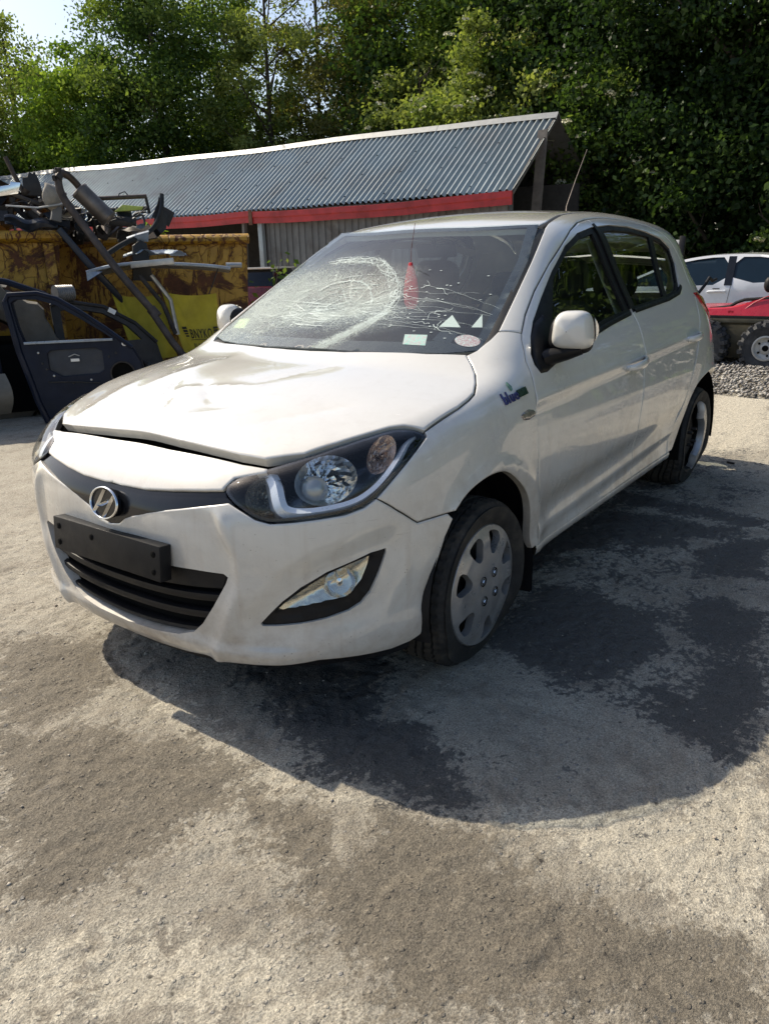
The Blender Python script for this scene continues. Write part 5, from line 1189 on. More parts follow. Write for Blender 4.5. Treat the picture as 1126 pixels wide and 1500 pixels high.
# ---------------------------------------------------------------- wheels
def wheel(name,cx,cy,side,flat,broken=False,label=None,spin=0.):
    e=empty(name,(cx,cy,.0)); e.parent=car
    if label: e['label']=label
    hz=.268 if flat else .285; s=side; R=.290 if flat else .300; r0=.206; wd=.088
    # tyre profile (radius, offset)
    prof=[(r0-.006,-.055),(r0+.004,-.072),(r0+.03,-.086),(r0+.062,-.089),(R-.022,-.082),(R-.008,-.070)]
    for gy in(-.052,-.030,-.004,.004,.030,.052):
        prof+= [(R-.002+.002*(1-abs(gy)/.06),gy-.009),(R-.002+.002*(1-abs(gy)/.06),gy-.0035)] if False else []
    tp=[-.062,-.048,-.046,-.040,-.038,-.018,-.016,-.010,-.008,.008,.010,.016,.018,.038,.040,.046,.048,.062]
    tr=[R-.004,R,R-.012,R-.012,R,R,R-.013,R-.013,R+.001,R+.001,R-.013,R-.013,R,R,R-.012,R-.012,R,R-.004]
    prof+=list(zip(tr,tp))
    prof+=[(R-.008,.070),(R-.022,.082),(r0+.062,.089),(r0+.03,.086),(r0+.004,.072),(r0-.006,.055)]
    n=150; V=[];F=[];m_=len(prof)
    for k in range(n):
        q=2*math.pi*k/n
        for (r,a) in prof:
            rr=r
            if r>R-.006 and abs(a)>.017 and k%3==0: rr=r-.006   # sipes across the ribs
            if abs(abs(a)-.082)<.002 and k%3==0: rr=r-.003
            x=rr*math.cos(q); z=rr*math.sin(q); y=a
            # squash against the ground
            d=hz+z
            floor=.0
            if flat:
                lowk=sst(.20,.0,np.float64(d)) if z<0 else 0
                bul=.040*lowk*sst(r0+.035,r0+.075,np.float64(r)); y=(a+math.copysign(bul*.4,a) if abs(a)>.03 else a)-.055*lowk*sst(r0-.01,r0+.05,np.float64(r))
                zmin=-hz+.002+ (0 if r>r0+.05 else .035*(1-(r-r0+.006)/.056))
                z=max(z,zmin)
                x=x*(1+.05*lowk)
            else: z=max(z,-hz+.002)
            V.append((x,s*y,z+hz))
    for k in range(n):
        for j in range(m_-1): a=k*m_+j;b=((k+1)%n)*m_+j; F.append((a,b,b+1,a+1))
    m=MB(); m.add(V,F); t=m.build('tyre',TYRE,e,ang=40)
    # steel rim
    m=MB(); m.lathe([(r0,.060),(r0-.012,.056),(r0-.018,.02),(r0-.03,-.03),(r0-.03,-.07)],(0,0,hz),'y',48)
    m.lathe([(r0-.018,.02),(r0-.05,.018),(.09,.035),(.07,.03),(0,.03)],(0,0,hz),'y',48)
    m.v=[(x,s*y,z) for x,y,z in m.v]; m.build('rim',STEEL,e)
    # hubcap: dished disc with seven windows
    def capz(r): return .094-.020*(max(r-.05,0)/.15)**1.6+.006*math.exp(-((r-.165)/.02)**2)
    wins=[]
    angs=[90+17,90-24,180-27,180+20,270-3,330-5,20] if True else []
    for a in angs:
        a=R_(a); r1,r2=.116,.188; w1,w2=R_(8),R_(14.5)
        pts=[(r1,-w1),(r1-.006,0),(r1,w1),(r2,w2),(r2+.004,0),(r2,-w2)]
        wins.append(smooth_poly(np.array([(r*math.cos(a+w),r*math.sin(a+w)) for r,w in pts]),2))
    RC=.213
    outl=np.array([(RC*math.cos(q),RC*math.sin(q)) for q in np.linspace(0,2*math.pi,72,endpoint=False)])
    if broken:
        outl=np.array([(RC*math.cos(q),RC*math.sin(q)) for q in np.linspace(R_(102),R_(262),44)]+[(.115*math.cos(q),.115*math.sin(q)) for q in np.linspace(R_(254),R_(112),20)])
        wins=[wins[2],wins[3]]
        wins=[w_ for w_ in wins if inpoly(w_,outl).all()]
    P,T,idx=cdt([resample(outl,.02),inset(resample(outl,.02),.008)],wins,.016)
    rr=np.hypot(P[:,0],P[:,1]); Z=np.array([capz(r) for r in rr]); Z[idx[0]]-=.012
    # radial ribs and dent
    th=np.arctan2(P[:,1],P[:,0])
    if not broken: Z-= .010*np.exp(-((P[:,0]*-s-.10)**2+(P[:,1]+.12)**2)/.004)
    X=np.stack([P[:,0],Z,P[:,1]],1); V=[X];base=len(X);F=[tuple(t_) for t_ in T]
    for r in [idx[0]]+idx[2:]:
        V.append(X[r]*[1,0,1]*.985+X[r]*[0,1,0]-[0,.026,0]+0*X[r]); k=len(r)
        for i in range(k): F.append((r[i],r[(i+1)%k],base+(i+1)%k,base+i))
        base+=k
    V=np.vstack(V)
    if broken:
        a=R_(-4); V=V@np.array([[1,0,0],[0,math.cos(a),math.sin(a)],[0,-math.sin(a),math.cos(a)]])+[0,.004,0]
    V=(V*[1,s,1])+[0,0,hz]
    m=MB(); m.add(V,F); hc=m.build('hubcap',CAP,e,ang=38)
    nutp=[]
    for k in range(4):
        a=R_(38+90*k); c=(.052*math.cos(a),.052*math.sin(a))
        m=MB(); m.lathe([(0,.100),(.008,.100),(.010,.094),(.0105,.07)],(0,0,0),'y',6); m.v=[(x+c[0],s*(y if not broken else y-.03),z+c[1]+hz) for x,y,z in m.v]; m.build('wheel_nut',STEEL if broken else CHR,hc if not broken else e)
        if not broken:
            m=MB(); m.lathe([(.017,.0965),(.013,.094),(.0135,.086)],(0,0,0),'y',18); m.v=[(x+c[0],s*y,z+c[1]+hz) for x,y,z in m.v]; m.build('nut_pocket',DARK,hc)
    return e
wheel('front_wheel',0,.752,1,True,label='flat front tyre with dull grey hubcap pressed to the ground')
wheel('front_wheel',0,-.752,-1,False)
wheel('rear_wheel',-2.525,.752,1,True,True,label='rear wheel with broken half hubcap')
wheel('rear_wheel',-2.525,-.752,-1,False)
# ---------------------------------------------------------------- loose things in the car
fr_=FE['fress'].mean(0); U=PW.fwd([fr_]); X=WS(U)[0]; dv=X-np.array([2.08027,1.95799,1.3144]); X=X+dv/np.linalg.norm(dv)*.17
ch=empty('hanging_charm',tuple(X),0,'red tasselled charm on a cord behind the windscreen','charm')
m=MB(); m.prism([(a*.95,b*1.05) for a,b in[(-.006,.085),(.006,.085),(.026,.03),(.036,-.02),(.034,-.065),(.018,-.088),(-.018,-.088),(-.034,-.065),(-.036,-.02),(-.026,.03)]],-.006,.006,lambda x,y,z:(z,x,y)); m.build('charm_body',simple('red_charm_fabric',(.75,.03,.045),.6,var=.3,vscale=60),ch,bevel=.002)
m=MB(); m.tube([(0,0,.075),(.0,.004,.14),(-.02,.01,.24)],.0012,6); m.build('cord',simple('dark_red_cord',(.12,.03,.03),.7),ch)
tA=FE['tri1'];tB=FE['tri2']
def dashpt(P,dist):
    c=np.array([2.08027,1.95799,1.3144]); X=WS(PW.fwd(P)); d=X-c; return X+d/np.linalg.norm(d,axis=1,keepdims=True)*dist
for T_,lb in((tA,'folded white paper triangle lying on the dashboard, nearer the middle'),(tB,'folded white paper triangle on the dashboard by the near pillar')):
    P=dashpt(T_,np.array([.012,.05,.012])); n_=np.cross(P[1]-P[0],P[2]-P[0]); n_/=np.linalg.norm(n_); V=np.vstack([P,P-n_*.002]); 
    o=mk('paper_card',V,[(0,1,2),(5,4,3),(0,3,4,1),(1,4,5,2),(2,5,3,0)],PAPER,None,False); tag(o,lb,'paper')
# ---------------------------------------------------------------- ground
ST={'wet': [[(-1.17, 0.44), (-1.76, 0.57), (-1.87, 0.97), (-1.74, 1.17), (-1.39, 1.13), (-1.26, 0.83), (-0.9, 0.58)], [(-0.39, 0.71), (-0.72, 0.73), (-0.75, 0.93), (-0.62, 1.23), (-0.41, 1.35), (-0.18, 1.29), (-0.0, 1.25), (-0.02, 1.05), (-0.05, 0.84), (-0.13, 0.73)], [(-0.82, 1.26), (-0.97, 1.38), (-0.87, 1.56), (-0.02, 1.72), (0.17, 1.65), (0.14, 1.54), (0.07, 1.44), (-0.17, 1.47), (-0.43, 1.46), (-0.53, 1.35)], [(0.55, 0.18), (0.36, 0.24), (0.14, 0.5), (0.24, 0.66), (0.38, 0.7), (0.49, 0.75), (0.43, 0.86), (0.51, 0.99), (0.67, 1.18), (0.73, 1.1), (0.79, 0.84), (0.72, 0.61)], [(-2.16, 0.5), (-2.12, 0.93), (-2.04, 1.35), (-1.87, 1.38), (-1.87, 0.97), (-1.89, 0.56)], [(-0.13, 1.33), (-0.16, 1.45), (-0.06, 1.63), (0.12, 1.55), (0.06, 1.39)], [(-1.44, 1.12), (-1.72, 1.41), (-1.21, 1.5), (-1.04, 1.23)]], 'damp': [[(0.28, 0.71), (-1.81, 0.06), (-3.96, 0.99), (0.03, 1.73), (0.24, 1.63), (0.5, 1.47), (0.72, 1.01), (0.71, 0.6), (0.53, 0.09)]], 'dry': [[(0.27, 0.64), (0.02, 0.82), (0.03, 1.0), (0.04, 1.15), (0.07, 1.31), (0.12, 1.45), (0.19, 1.57), (0.45, 1.56), (0.58, 1.42), (0.68, 1.23), (0.65, 1.17), (0.48, 1.0), (0.41, 0.83)]], 'brown': [[(1.2, -0.12), (1.02, 0.02), (0.89, 0.3), (0.86, 0.55), (1.05, 0.71), (1.32, 0.63), (1.55, 0.53)], [(0.84, 0.97), (0.74, 1.23), (0.75, 1.39), (0.79, 1.58), (0.75, 1.81), (0.78, 1.87), (0.88, 1.89), (1.27, 1.33), (1.2, 1.18), (1.18, 1.01), (0.99, 1.0)], [(0.88, -0.71), (0.63, -0.44), (0.8, -0.08), (1.09, -0.09), (1.16, -0.19)], [(0.96, 0.5), (0.86, 0.94), (1.02, 0.99), (1.09, 0.77)]], 'pale': [[(0.7, 1.2), (0.44, 1.59), (0.09, 1.75), (0.71, 1.86), (0.71, 1.69), (0.67, 1.47)], [(1.59, 0.59), (1.42, 0.81), (1.29, 1.11), (1.27, 1.33), (1.67, 0.75)], [(0.74, 0.02), (0.86, 0.71), (0.8, 0.98), (1.0, 0.7), (0.93, 0.33)], [(-5.5, 0.24), (-5.54, 0.69), (-3.54, 1.07), (-3.28, 0.7)]]}
def axis_(lo,hi,st,far):
    a=list(np.arange(lo,hi+1e-6,st)); s=st; x=a[-1]
    up=[]
    while x<far: s*=1.13; x+=s; up.append(x)
    s=st; x=a[0]; dn=[]
    while x>-far: s*=1.13; x-=s; dn.append(x)
    return np.array(dn[::-1]+a+up)
gx,gy=axis_(-2.6,1.9,.0095,260),axis_(-1.7,2.15,.0095,260)
GX,GY=np.meshgrid(gx,gy,indexing='ij'); Q=np.stack([GX.ravel(),GY.ravel()],1)
near=np.exp(-np.maximum(np.hypot(Q[:,0]+.3,Q[:,1]-.3)-2.6,0)/2.5)
h=.006*(vnoise(Q,1.3,3,1)-.5)
n1=vnoise(Q,11,4,2,.6); n2=vnoise(Q,42,3,5,.6); n3=vnoise(Q,5,3,8)
rough=np.clip((n3-.35)/.3,0,1)
h=h+near*(.006*(np.abs(n1-.5)**.8-.2)*(.4+.6*rough)+.0060*(n2-.5)*(.5+.5*rough))
h=h-near*.003*np.clip((vnoise(Q,24,2,12)-.62)/.1,0,1)
wq=np.stack([vnoise(Q,6,2,21),vnoise(Q,6,2,22)],1)*.10
tq=vnoise(Q*[1,1.25]+wq,13,4,23,.55); t2=vnoise(Q+wq,31,3,24,.55)
h=h+near*(.0026*(sst(.41,.445,tq)+sst(.53,.56,tq)*(.4+rough))+.0022*sst(.54,.58,t2)*(.45+rough))
h=h-h.max()*.35
dwheel=np.minimum(np.hypot(Q[:,0],Q[:,1]-.75),np.hypot(Q[:,0]+2.5,Q[:,1]-.75)); h=np.where(dwheel<.3,np.minimum(h,0),h)
# foreground chips get stretched by tyres going past: slight grooves along x
def field(polys,soft):
    f=np.zeros(len(Q))
    m=np.hypot(Q[:,0],Q[:,1])<9; idx=np.where(m)[0]
    for P in polys:
        P=np.array(P); ins=inpoly(Q[idx],P); d=dist_poly(Q[idx],P)*np.where(ins,1,-1); f[idx]=np.maximum(f[idx],sst(-soft,soft,d))
    return f
wet=np.maximum(field(ST['wet'],.12)*.97,.44*field(ST['damp'],.25))*(1-.75*field(ST['dry'],.10)); brn=field(ST['brown'],.20); pal=field(ST['pale'],.16)
nx_,ny_=len(gx),len(gy); I=(np.arange(nx_-1)[:,None]*ny_+np.arange(ny_-1)[None]).ravel()
Fq=np.stack([I,I+ny_,I+ny_+1,I+1],1)
def ground_mat():
    m,nt,b=newmat('worn_concrete'); v=coord(nt,'Object')
    def at(n): return N(nt,'Attribute',attribute_name=n).outputs['Fac']
    nA=noise(nt,v,1.1,10,.68,.3); nB=noise(nt,v,7,10,.72,.2); nC=noise(nt,v,38,8,.75); nD=noise(nt,v,190,4,.7)
    c=ramp(nt,nA,[(.30,(.215,.190,.152)),(.50,(.335,.302,.245)),(.70,(.46,.425,.35))]).outputs[0]
    c=mixc(nt,math_(nt,'MULTIPLY',ramp(nt,nB,[(.40,0.),(.66,1.)]).outputs[0],.55),c,(.46,.43,.36))
    c=mixc(nt,math_(nt,'MULTIPLY',ramp(nt,nB,[(.30,1.),(.47,0.)]).outputs[0],.45),c,(.155,.132,.105))
    # pale aggregate showing through
    vo=N(nt,'TexVoronoi'); vo.inputs['Scale'].default_value=55; vo.inputs['Randomness'].default_value=1; nt.links.new(v,vo.inputs['Vector'])
    st=ramp(nt,vo.outputs['Distance'],[(.22,1.),(.34,0.)]).outputs[0]; rr=N(nt,'SeparateColor'); nt.links.new(vo.outputs['Color'],rr.inputs[0])
    sel=ramp(nt,rr.outputs[0],[(.66,0.),(.70,1.)]).outputs[0]; st=math_(nt,'MULTIPLY',math_(nt,'MULTIPLY',st,sel),ramp(nt,nB,[(.35,.15),(.6,.9)]).outputs[0])
    stc=ramp(nt,rr.outputs[1],[(.0,(.50,.46,.39)),(.5,(.42,.38,.34)),(.8,(.22,.22,.23)),(1.,(.56,.53,.48))]).outputs[0]
    c=mixc(nt,st,c,stc)
    def mask(att,amp,lo,hi):
        s=math_(nt,'ADD',at(att),math_(nt,'MULTIPLY',math_(nt,'SUBTRACT',nB,.5),amp)); s=math_(nt,'ADD',s,math_(nt,'MULTIPLY',math_(nt,'SUBTRACT',nC,.5),amp*1.3)); s=math_(nt,'ADD',s,math_(nt,'MULTIPLY',math_(nt,'SUBTRACT',noise(nt,v,2.6,6,.65,.4),.5),amp*.8)); return ramp(nt,s,[(lo,0.),(hi,1.)]).outputs[0]
    pm=mask('pale',1.6,.43,.57); c=mixc(nt,math_(nt,'MULTIPLY',pm,.85),c,ramp(nt,nC,[(.3,(.34,.305,.245)),(.62,(.60,.555,.455))]).outputs[0])
    bm_=mask('brown',1.6,.41,.62); c=mixc(nt,math_(nt,'MULTIPLY',bm_,.9),c,ramp(nt,nC,[(.3,(.085,.072,.055)),(.5,(.155,.134,.103)),(.72,(.27,.235,.18))]).outputs[0])
    wm=mask('wet',1.9,.42,.60); c=mixc(nt,math_(nt,'MULTIPLY',wm,.86),c,ramp(nt,nC,[(.35,(.024,.024,.026)),(.72,(.095,.095,.095))]).outputs[0])
    # dark crumbs
    v2=N(nt,'TexVoronoi'); v2.inputs['Scale'].default_value=24; nt.links.new(v,v2.inputs['Vector']); s2=N(nt,'SeparateColor'); nt.links.new(v2.outputs['Color'],s2.inputs[0])
    dk=math_(nt,'MULTIPLY',ramp(nt,v2.outputs['Distance'],[(.09,1.),(.16,0.)]).outputs[0],ramp(nt,s2.outputs[0],[(.82,0.),(.84,1.)]).outputs[0])
    c=mixc(nt,math_(nt,'MULTIPLY',dk,.8),c,(.04,.035,.03))
    c=mixc(nt,.8,c,mixc(nt,1.,c,ramp(nt,nD,[(.30,.30),(.70,1.65)]).outputs[0],'MULTIPLY'))
    nt.links.new(c,b.inputs['Base Color'])
    rg=mixc(nt,math_(nt,'MULTIPLY',wm,1.),ramp(nt,nC,[(.3,.85),(.7,.97)]).outputs[0],ramp(nt,nC,[(.3,.42),(.7,.7)]).outputs[0]); nt.links.new(rg,b.inputs['Roughness'])
    hh=math_(nt,'ADD',math_(nt,'MULTIPLY',nC,.8),math_(nt,'MULTIPLY',nD,.35)); hh=math_(nt,'ADD',hh,math_(nt,'MULTIPLY',st,.5)); bump(nt,b,hh,1.0,.016); return m
GM=ground_mat()
gr=mk('ground',np.stack([Q[:,0],Q[:,1],h],1),Fq,GM,None,True,180); gr['kind']='structure'
for n_,a_ in(('wet',wet),('brown',brn),('pale',pal)):
    t=gr.data.attributes.new(n_,'FLOAT','POINT'); t.data.foreach_set('value',a_.astype(np.float32))
# small loose stones and crumbs
def rocks(name,pts,sizes,mat,seed=0,flat=.6,kind='stuff'):
    rg=np.random.default_rng(seed); n=len(pts)
    base=np.array([(1,0,0),(-1,0,0),(0,1,0),(0,-1,0),(0,0,1),(0,0,-1),(.6,.6,.5),(-.6,.55,-.4)],float)[:6]
    f=np.array([(0,2,4),(2,1,4),(1,3,4),(3,0,4),(2,0,5),(1,2,5),(3,1,5),(0,3,5)])
    J=base[None]*(1+rg.uniform(-.35,.35,(n,6,3)))+rg.uniform(-.22,.22,(n,6,3)); J[:,:,2]*=flat
    a=rg.uniform(0,6.28,n); ca,sa=np.cos(a)[:,None],np.sin(a)[:,None]
    X=J[:,:,0]*ca-J[:,:,1]*sa; Y=J[:,:,0]*sa+J[:,:,1]*ca; V=np.stack([X,Y,J[:,:,2]],2)*sizes[:,None,None]+pts[:,None]
    F=(f[None]+(np.arange(n)*6)[:,None,None]).reshape(-1,3); o=mk(name,V.reshape(-1,3),F,mat,None,False); o['kind']=kind; return o
def stone_mat(name,cols):
    m,nt,b=newmat(name); g=N(nt,'NewGeometry'); r=ramp(nt,g.outputs['Random Per Island'],[(i/(len(cols)-1),c) for i,c in enumerate(cols)]); nt.links.new(r.outputs[0],b.inputs['Base Color']); b.inputs['Roughness'].default_value=.85; return m
STM=stone_mat('loose_stone',[(.10,.09,.08),(.36,.31,.25),(.22,.19,.16),(.44,.40,.34),(.30,.26,.21)])
n=3600; P=np.stack([RNG.uniform(-3.6,1.7,n),RNG.uniform(-2.0,2.0,n),np.zeros(n)],1); dens=vnoise(P[:,:2],1.6,3,6); P=P[RNG.random(n)<np.clip((dens-.40)*4,.06,1)]
sz=np.clip(RNG.lognormal(-5.95,.5,len(P)),.0012,.011)
P[:,2]=np.interp(0,[0,1],[0,1])+.000
tag(rocks('stone_crumbs',P,sz,STM,3),'small crumbs and stones scattered over the worn concrete','stones',None,'stuff')
n=34000; P=np.stack([RNG.uniform(-10.5,-5.55,n),RNG.uniform(-2.2,3.0,n),RNG.uniform(0,.045,n)],1); P=P[P[:,0]<-5.62+.12*np.sin(P[:,1]*3)+RNG.normal(0,.06,n)]
P[:,2]+=np.clip((-5.7-P[:,0])*.06,0,.05)
GRM=stone_mat('gravel_stone',[(.05,.05,.05),(.17,.16,.15),(.34,.32,.29),(.24,.22,.21),(.46,.44,.40),(.12,.11,.10),(.52,.50,.46)])
tag(rocks('gravel',P,RNG.uniform(.008,.024,len(P)),GRM,5,.7),'loose grey gravel strip behind the concrete yard','gravel',None,'stuff')
# weeds of dead twig
m=MB(); m.box((-3.05,.93,.008),(.05,.012,.010),(0,0,1.2)); tag(m.build('metal_offcut',STEEL),'small dark metal offcut lying on the sunlit concrete behind the car','metal offcut')

# ---------------------------------------------------------------- shed
def V3(*a): return np.array(a,float)
eR,eL=V3(-11.20,-4.80,2.36),V3(-8.59,-28.0,2.23)      # eaves line (near side)
rR,rL=V3(-13.45,-5.02,3.82),V3(-10.95,-28.3,3.85)      # ridge line
shed=empty('shed',(0,0,0),0,'long low shed with corrugated iron roof and red eaves board','shed')
GALV=simple('galvanised_sheet',(.31,.36,.375),.42,.25,var=.12,vscale=1.1,dirt=(.25,.245,.235),dscale=.8,dth=(.45,.8))
GALV2=simple('weathered_sheet',(.155,.16,.16),.6,.35,var=.3,vscale=1.5,dirt=(.10,.085,.07),dscale=1.4,dth=(.5,.75))
REDP=simple('red_painted_board',(.42,.028,.030),.42,var=.25,vscale=3,dirt=(.20,.03,.028),dscale=2,dth=(.5,.75))
WOOD=simple('grey_timber',(.15,.135,.12),.85,var=.3,vscale=6)
nsh=28; pitch=.130
roofL=np.linalg.norm(eL-eR)
def roofpt(s,t,off=0.):
    a=eR+(eL-eR)*s; b=rR+(rL-rR)*s; p=a+(b-a)*t
    n=np.cross(eL-eR,rR-eR); n/=np.linalg.norm(n); n=n if n[2]>0 else -n
    sag=.025*math.sin(s*11+.4)*(.35+.65*t)+.010*math.sin(s*31+1)*t-.006*math.cos(s*60)*(1-t)
    return p+n*off+np.array([0,0,sag])
ncor=int(roofL/pitch); per=ncor//nsh+1
for k in range(nsh):
    c0=k*per; c1=min(ncor,(k+1)*per)+.12
    ss=np.arange(c0,c1+.01,.125)*pitch/roofL; jt=random.uniform(-.004,.005); lift=random.uniform(0,.004)
    V=[];F=[];tt=[jt,.2,.4,.6,.8,1.0]
    for s in ss:
        ph=s*roofL/pitch*2*math.pi
        for t in tt: V.append(roofpt(s,t,.028*math.cos(ph)+ (.03*(1-t)**4 if k==0 and s<.012 else 0)))
    m_=len(tt)
    for i in range(len(ss)-1):
        for j in range(m_-1): a=i*m_+j; F.append((a,a+m_,a+m_+1,a+1))
    mk('roof_sheet',V,F,GALV,shed,True,180)
m=MB()
for row in(.07,.37,.66,.93):
    for k in range(0,ncor,7):
        s=(k+.0)*pitch/roofL; p=roofpt(s,row+random.uniform(-.01,.01),.030); m.box(p,(.022,.022,.016),(random.random(),.4,0))
m.build('roof_screws',STEEL,shed,kind='stuff')
# ridge capping in lengths
for k in range(9):
    s0,s1=k/9,min(1,(k+1)/9+.006); V=[]
    for s in np.linspace(s0,s1,7):
        r=roofpt(s,1.0,.03+.004*(k%2)); d=(eR-rR)/np.linalg.norm(eR-rR); V+=[r+d*.12+[0,0,.0],r+[0,0,.05],r+np.array([-.2,0,-.10])]
    F=[];
    for i in range(6): F+=[(i*3,i*3+3,i*3+4,i*3+1),(i*3+1,i*3+4,i*3+5,i*3+2)]
    mk('ridge_cap',V,F,simple('pale_ridge_flashing',(.27,.28,.285),.5,.3,var=.15) if k==0 else bpy.data.materials['pale_ridge_flashing'],shed,True,40)
# back slope
V=[roofpt(0,1),roofpt(1,1),roofpt(1,1)+V3(-2.6,0,-1.6),roofpt(0,1)+V3(-2.6,0,-1.6)]
mk('rear_roof_slope',V,[(0,1,2,3)],GALV2,shed,False)
# red eaves board in three boards, slightly sagging, one folded end
def board(s0,s1,z0,z1,drop):
    V=[];F=[];n=9
    for i in range(n):
        t=i/(n-1); s=s0+(s1-s0)*t; p=roofpt(s,0)+V3(.06,0,-.015); z=z0+(z1-z0)*t-drop*math.sin(t*math.pi)*.4
        for dx,dz in((0,0),(.035,-.004),(.040,-.105),(.020,-.13),(.022,-.235),(-.02,-.235)): V.append(p+V3(dx,0,dz+z))
    for i in range(n-1):
        for k in range(6): a=i*6+k;b=i*6+(k+1)%6; F.append((a,b,b+6,a+6))
    F+=[(0,1,2,3,4,5),tuple((n-1)*6+k for k in(5,4,3,2,1,0))]
    mm=MB(); mm.add(V,F); mm.build('eaves_board',REDP,shed,ang=25)
board(.0,.25,.03,-.02,.14); board(.252,.40,.0,.0,.03); board(.402,.7,.0,.0,.04); board(.702,1,.0,.0,.04)
for s in(.251,.401):
    m=MB(); p=roofpt(s,0)+V3(.105,0,-.15); m.box(p,(.012,.10,.30),(0,0,.05)); m.build('board_joint',simple('rusty_bracket',(.13,.06,.035),.8,var=.4) if s<.3 else bpy.data.materials['rusty_bracket'],shed)
# front cladding: vertical sheets from behind the car up to the open bay
def eavept(s,x=-.12,z=None): p=roofpt(s,0)+V3(x,0,0); 
y0,y1=-4.95,-10.4; k=0; y=y0
s_of=lambda y:(eR[1]-y)/(eR[1]-eL[1])
while y>y1:
    w=random.uniform(.30,.36); ya=y; yb=max(y-w,y1); V=[];F=[]; prof=[(0,0),(.06,0),(.10,.022),(.32,.022),(.36,0),(.60,0),(.64,.022),(.88,.022),(.92,0),(1.04,0)]
    for t,d in prof:
        yy=ya+(yb-ya)*t; p=eR+(eL-eR)*s_of(yy); V+=[(p[0]-.10+d+random.uniform(-.004,.004),yy,.05),(p[0]-.10+d,yy,p[2]-.02)]
    for i in range(len(prof)-1): F.append((i*2,i*2+2,i*2+3,i*2+1))
    mk('wall_sheet',V,F,GALV2,shed,True,30); y=yb
for yy,w in((-10.46,.12),(-10.95,.07)):
    p=eR+(eL-eR)*s_of(yy); m=MB(); m.box((p[0]-.02,yy,1.1),(.10,w,2.2),(R_(-3 if w<.1 else 0),0,0)); m.build('door_post',GALV if w>.1 else WOOD,shed,bevel=.006)
# inside of the open bay, gable end
m=MB(); m.box((-12.3,-16.5,1.3),(.1,24,2.6),(0,0,R_(6))); m.build('rear_wall',simple('shed_interior_shade',(.03,.028,.026),.9),shed)  # near-black colour carries the shade inside the open bay
m=MB(); m.box((-9.9,-27.9,1.1),(1.5,.1,2.2)); m.build('far_end_wall',GALV2,shed)
for i,(x,z) in enumerate(((-11.6,2.42),(-12.3,2.95),(-13.0,3.45))):
    m=MB(); m.box((x,-11.4,z),(.08,12,.10)); m.build('purlin',WOOD,shed)
m=MB(); m.box((-11.42,-5.02,1.18),(.16,.12,2.36)); m.build('corner_post',GALV2,shed)
m=MB(); m.box((-12.62,-5.0,2.65),(.03,.20,1.75),(0,R_(-7),0)); m.build('gable_board',WOOD,shed)
m=MB(); m.tube([roofpt(0,.0,-.03)+V3(0,-.05,0),roofpt(0,1,-.03)+V3(0,-.05,0)],.04,6); m.build('barge_rail',WOOD,shed)
V=[(-11.5,-5.10,0),(-13.6,-5.10,0),(-13.6,-5.10,3.5),(-13.45,-5.10,3.85),(-11.5,-5.10,2.5)]
# open gable: dark sheet further in, stands for the shade inside
mk('gable_shade_sheet',[(-11.5,-6.4,0),(-13.6,-6.4,0),(-13.6,-6.4,3.9),(-11.5,-6.4,2.5)],[(0,1,2,3)],bpy.data.materials['shed_interior_shade'],shed,False)
# ---------------------------------------------------------------- left yard pile: frame D away from the viewer, L to the right
AZ=R_(238); fD=np.array([math.cos(AZ),math.sin(AZ)]); fL=np.array([math.sin(AZ),-math.cos(AZ)])
def LP(D,L,z): q=np.array([2.08,1.96])+fD*D+fL*L; return np.array([q[0],q[1],z])
RZ=AZ-math.pi/2   # local x = right, local y = away
def skip_mat():
    m,nt,b=newmat('rusty_yellow_paint'); v=coord(nt,'Object'); n1=noise(nt,v,2.6,10,.72,.7); n2=noise(nt,v,8,8,.7,.5)
    mp=N(nt,'Mapping'); mp.inputs['Scale'].default_value=(5,5,.7); nt.links.new(v,mp.inputs[0]); n3=noise(nt,mp.outputs[0],2.5,8,.7,1.2)
    y=ramp(nt,n2,[(.3,(.36,.19,.018)),(.7,(.52,.29,.025))]).outputs[0]
    r=ramp(nt,n2,[(.3,(.055,.028,.018)),(.55,(.13,.052,.024)),(.75,(.20,.085,.035))]).outputs[0]
    f1=ramp(nt,n1,[(.50,0.),(.56,1.)]).outputs[0]; f2=ramp(nt,n3,[(.56,0.),(.60,1.)]).outputs[0]
    # scratches
    nz=N(nt,'TexNoise'); nz.inputs['Scale'].default_value=3; nt.links.new(v,nz.inputs['Vector']); w=N(nt,'TexVoronoi',feature='DISTANCE_TO_EDGE'); w.inputs['Scale'].default_value=3.4
    ad=N(nt,'Mix',data_type='RGBA',blend_type='LINEAR_LIGHT'); ad.inputs[0].default_value=.45; nt.links.new(v,ad.inputs[6]); nt.links.new(nz.outputs['Color'],ad.inputs[7]); nt.links.new(ad.outputs[2],w.inputs['Vector'])
    f3=math_(nt,'MULTIPLY',ramp(nt,w.outputs[0],[(.018,1.),(.045,0.)]).outputs[0],ramp(nt,noise(nt,v,1.6,3),[(.42,0.),(.55,1.)]).outputs[0])
    f=math_(nt,'MAXIMUM',math_(nt,'MAXIMUM',f1,f2),f3); c=mixc(nt,f,y,r); nt.links.new(c,b.inputs['Base Color'])
    rg=mixc(nt,f,(.45,.45,.45),(.9,.9,.9)); nt.links.new(rg,b.inputs['Roughness']); bump(nt,b,math_(nt,'MULTIPLY',f,-1.),.5,.01); return m
SKM=skip_mat()
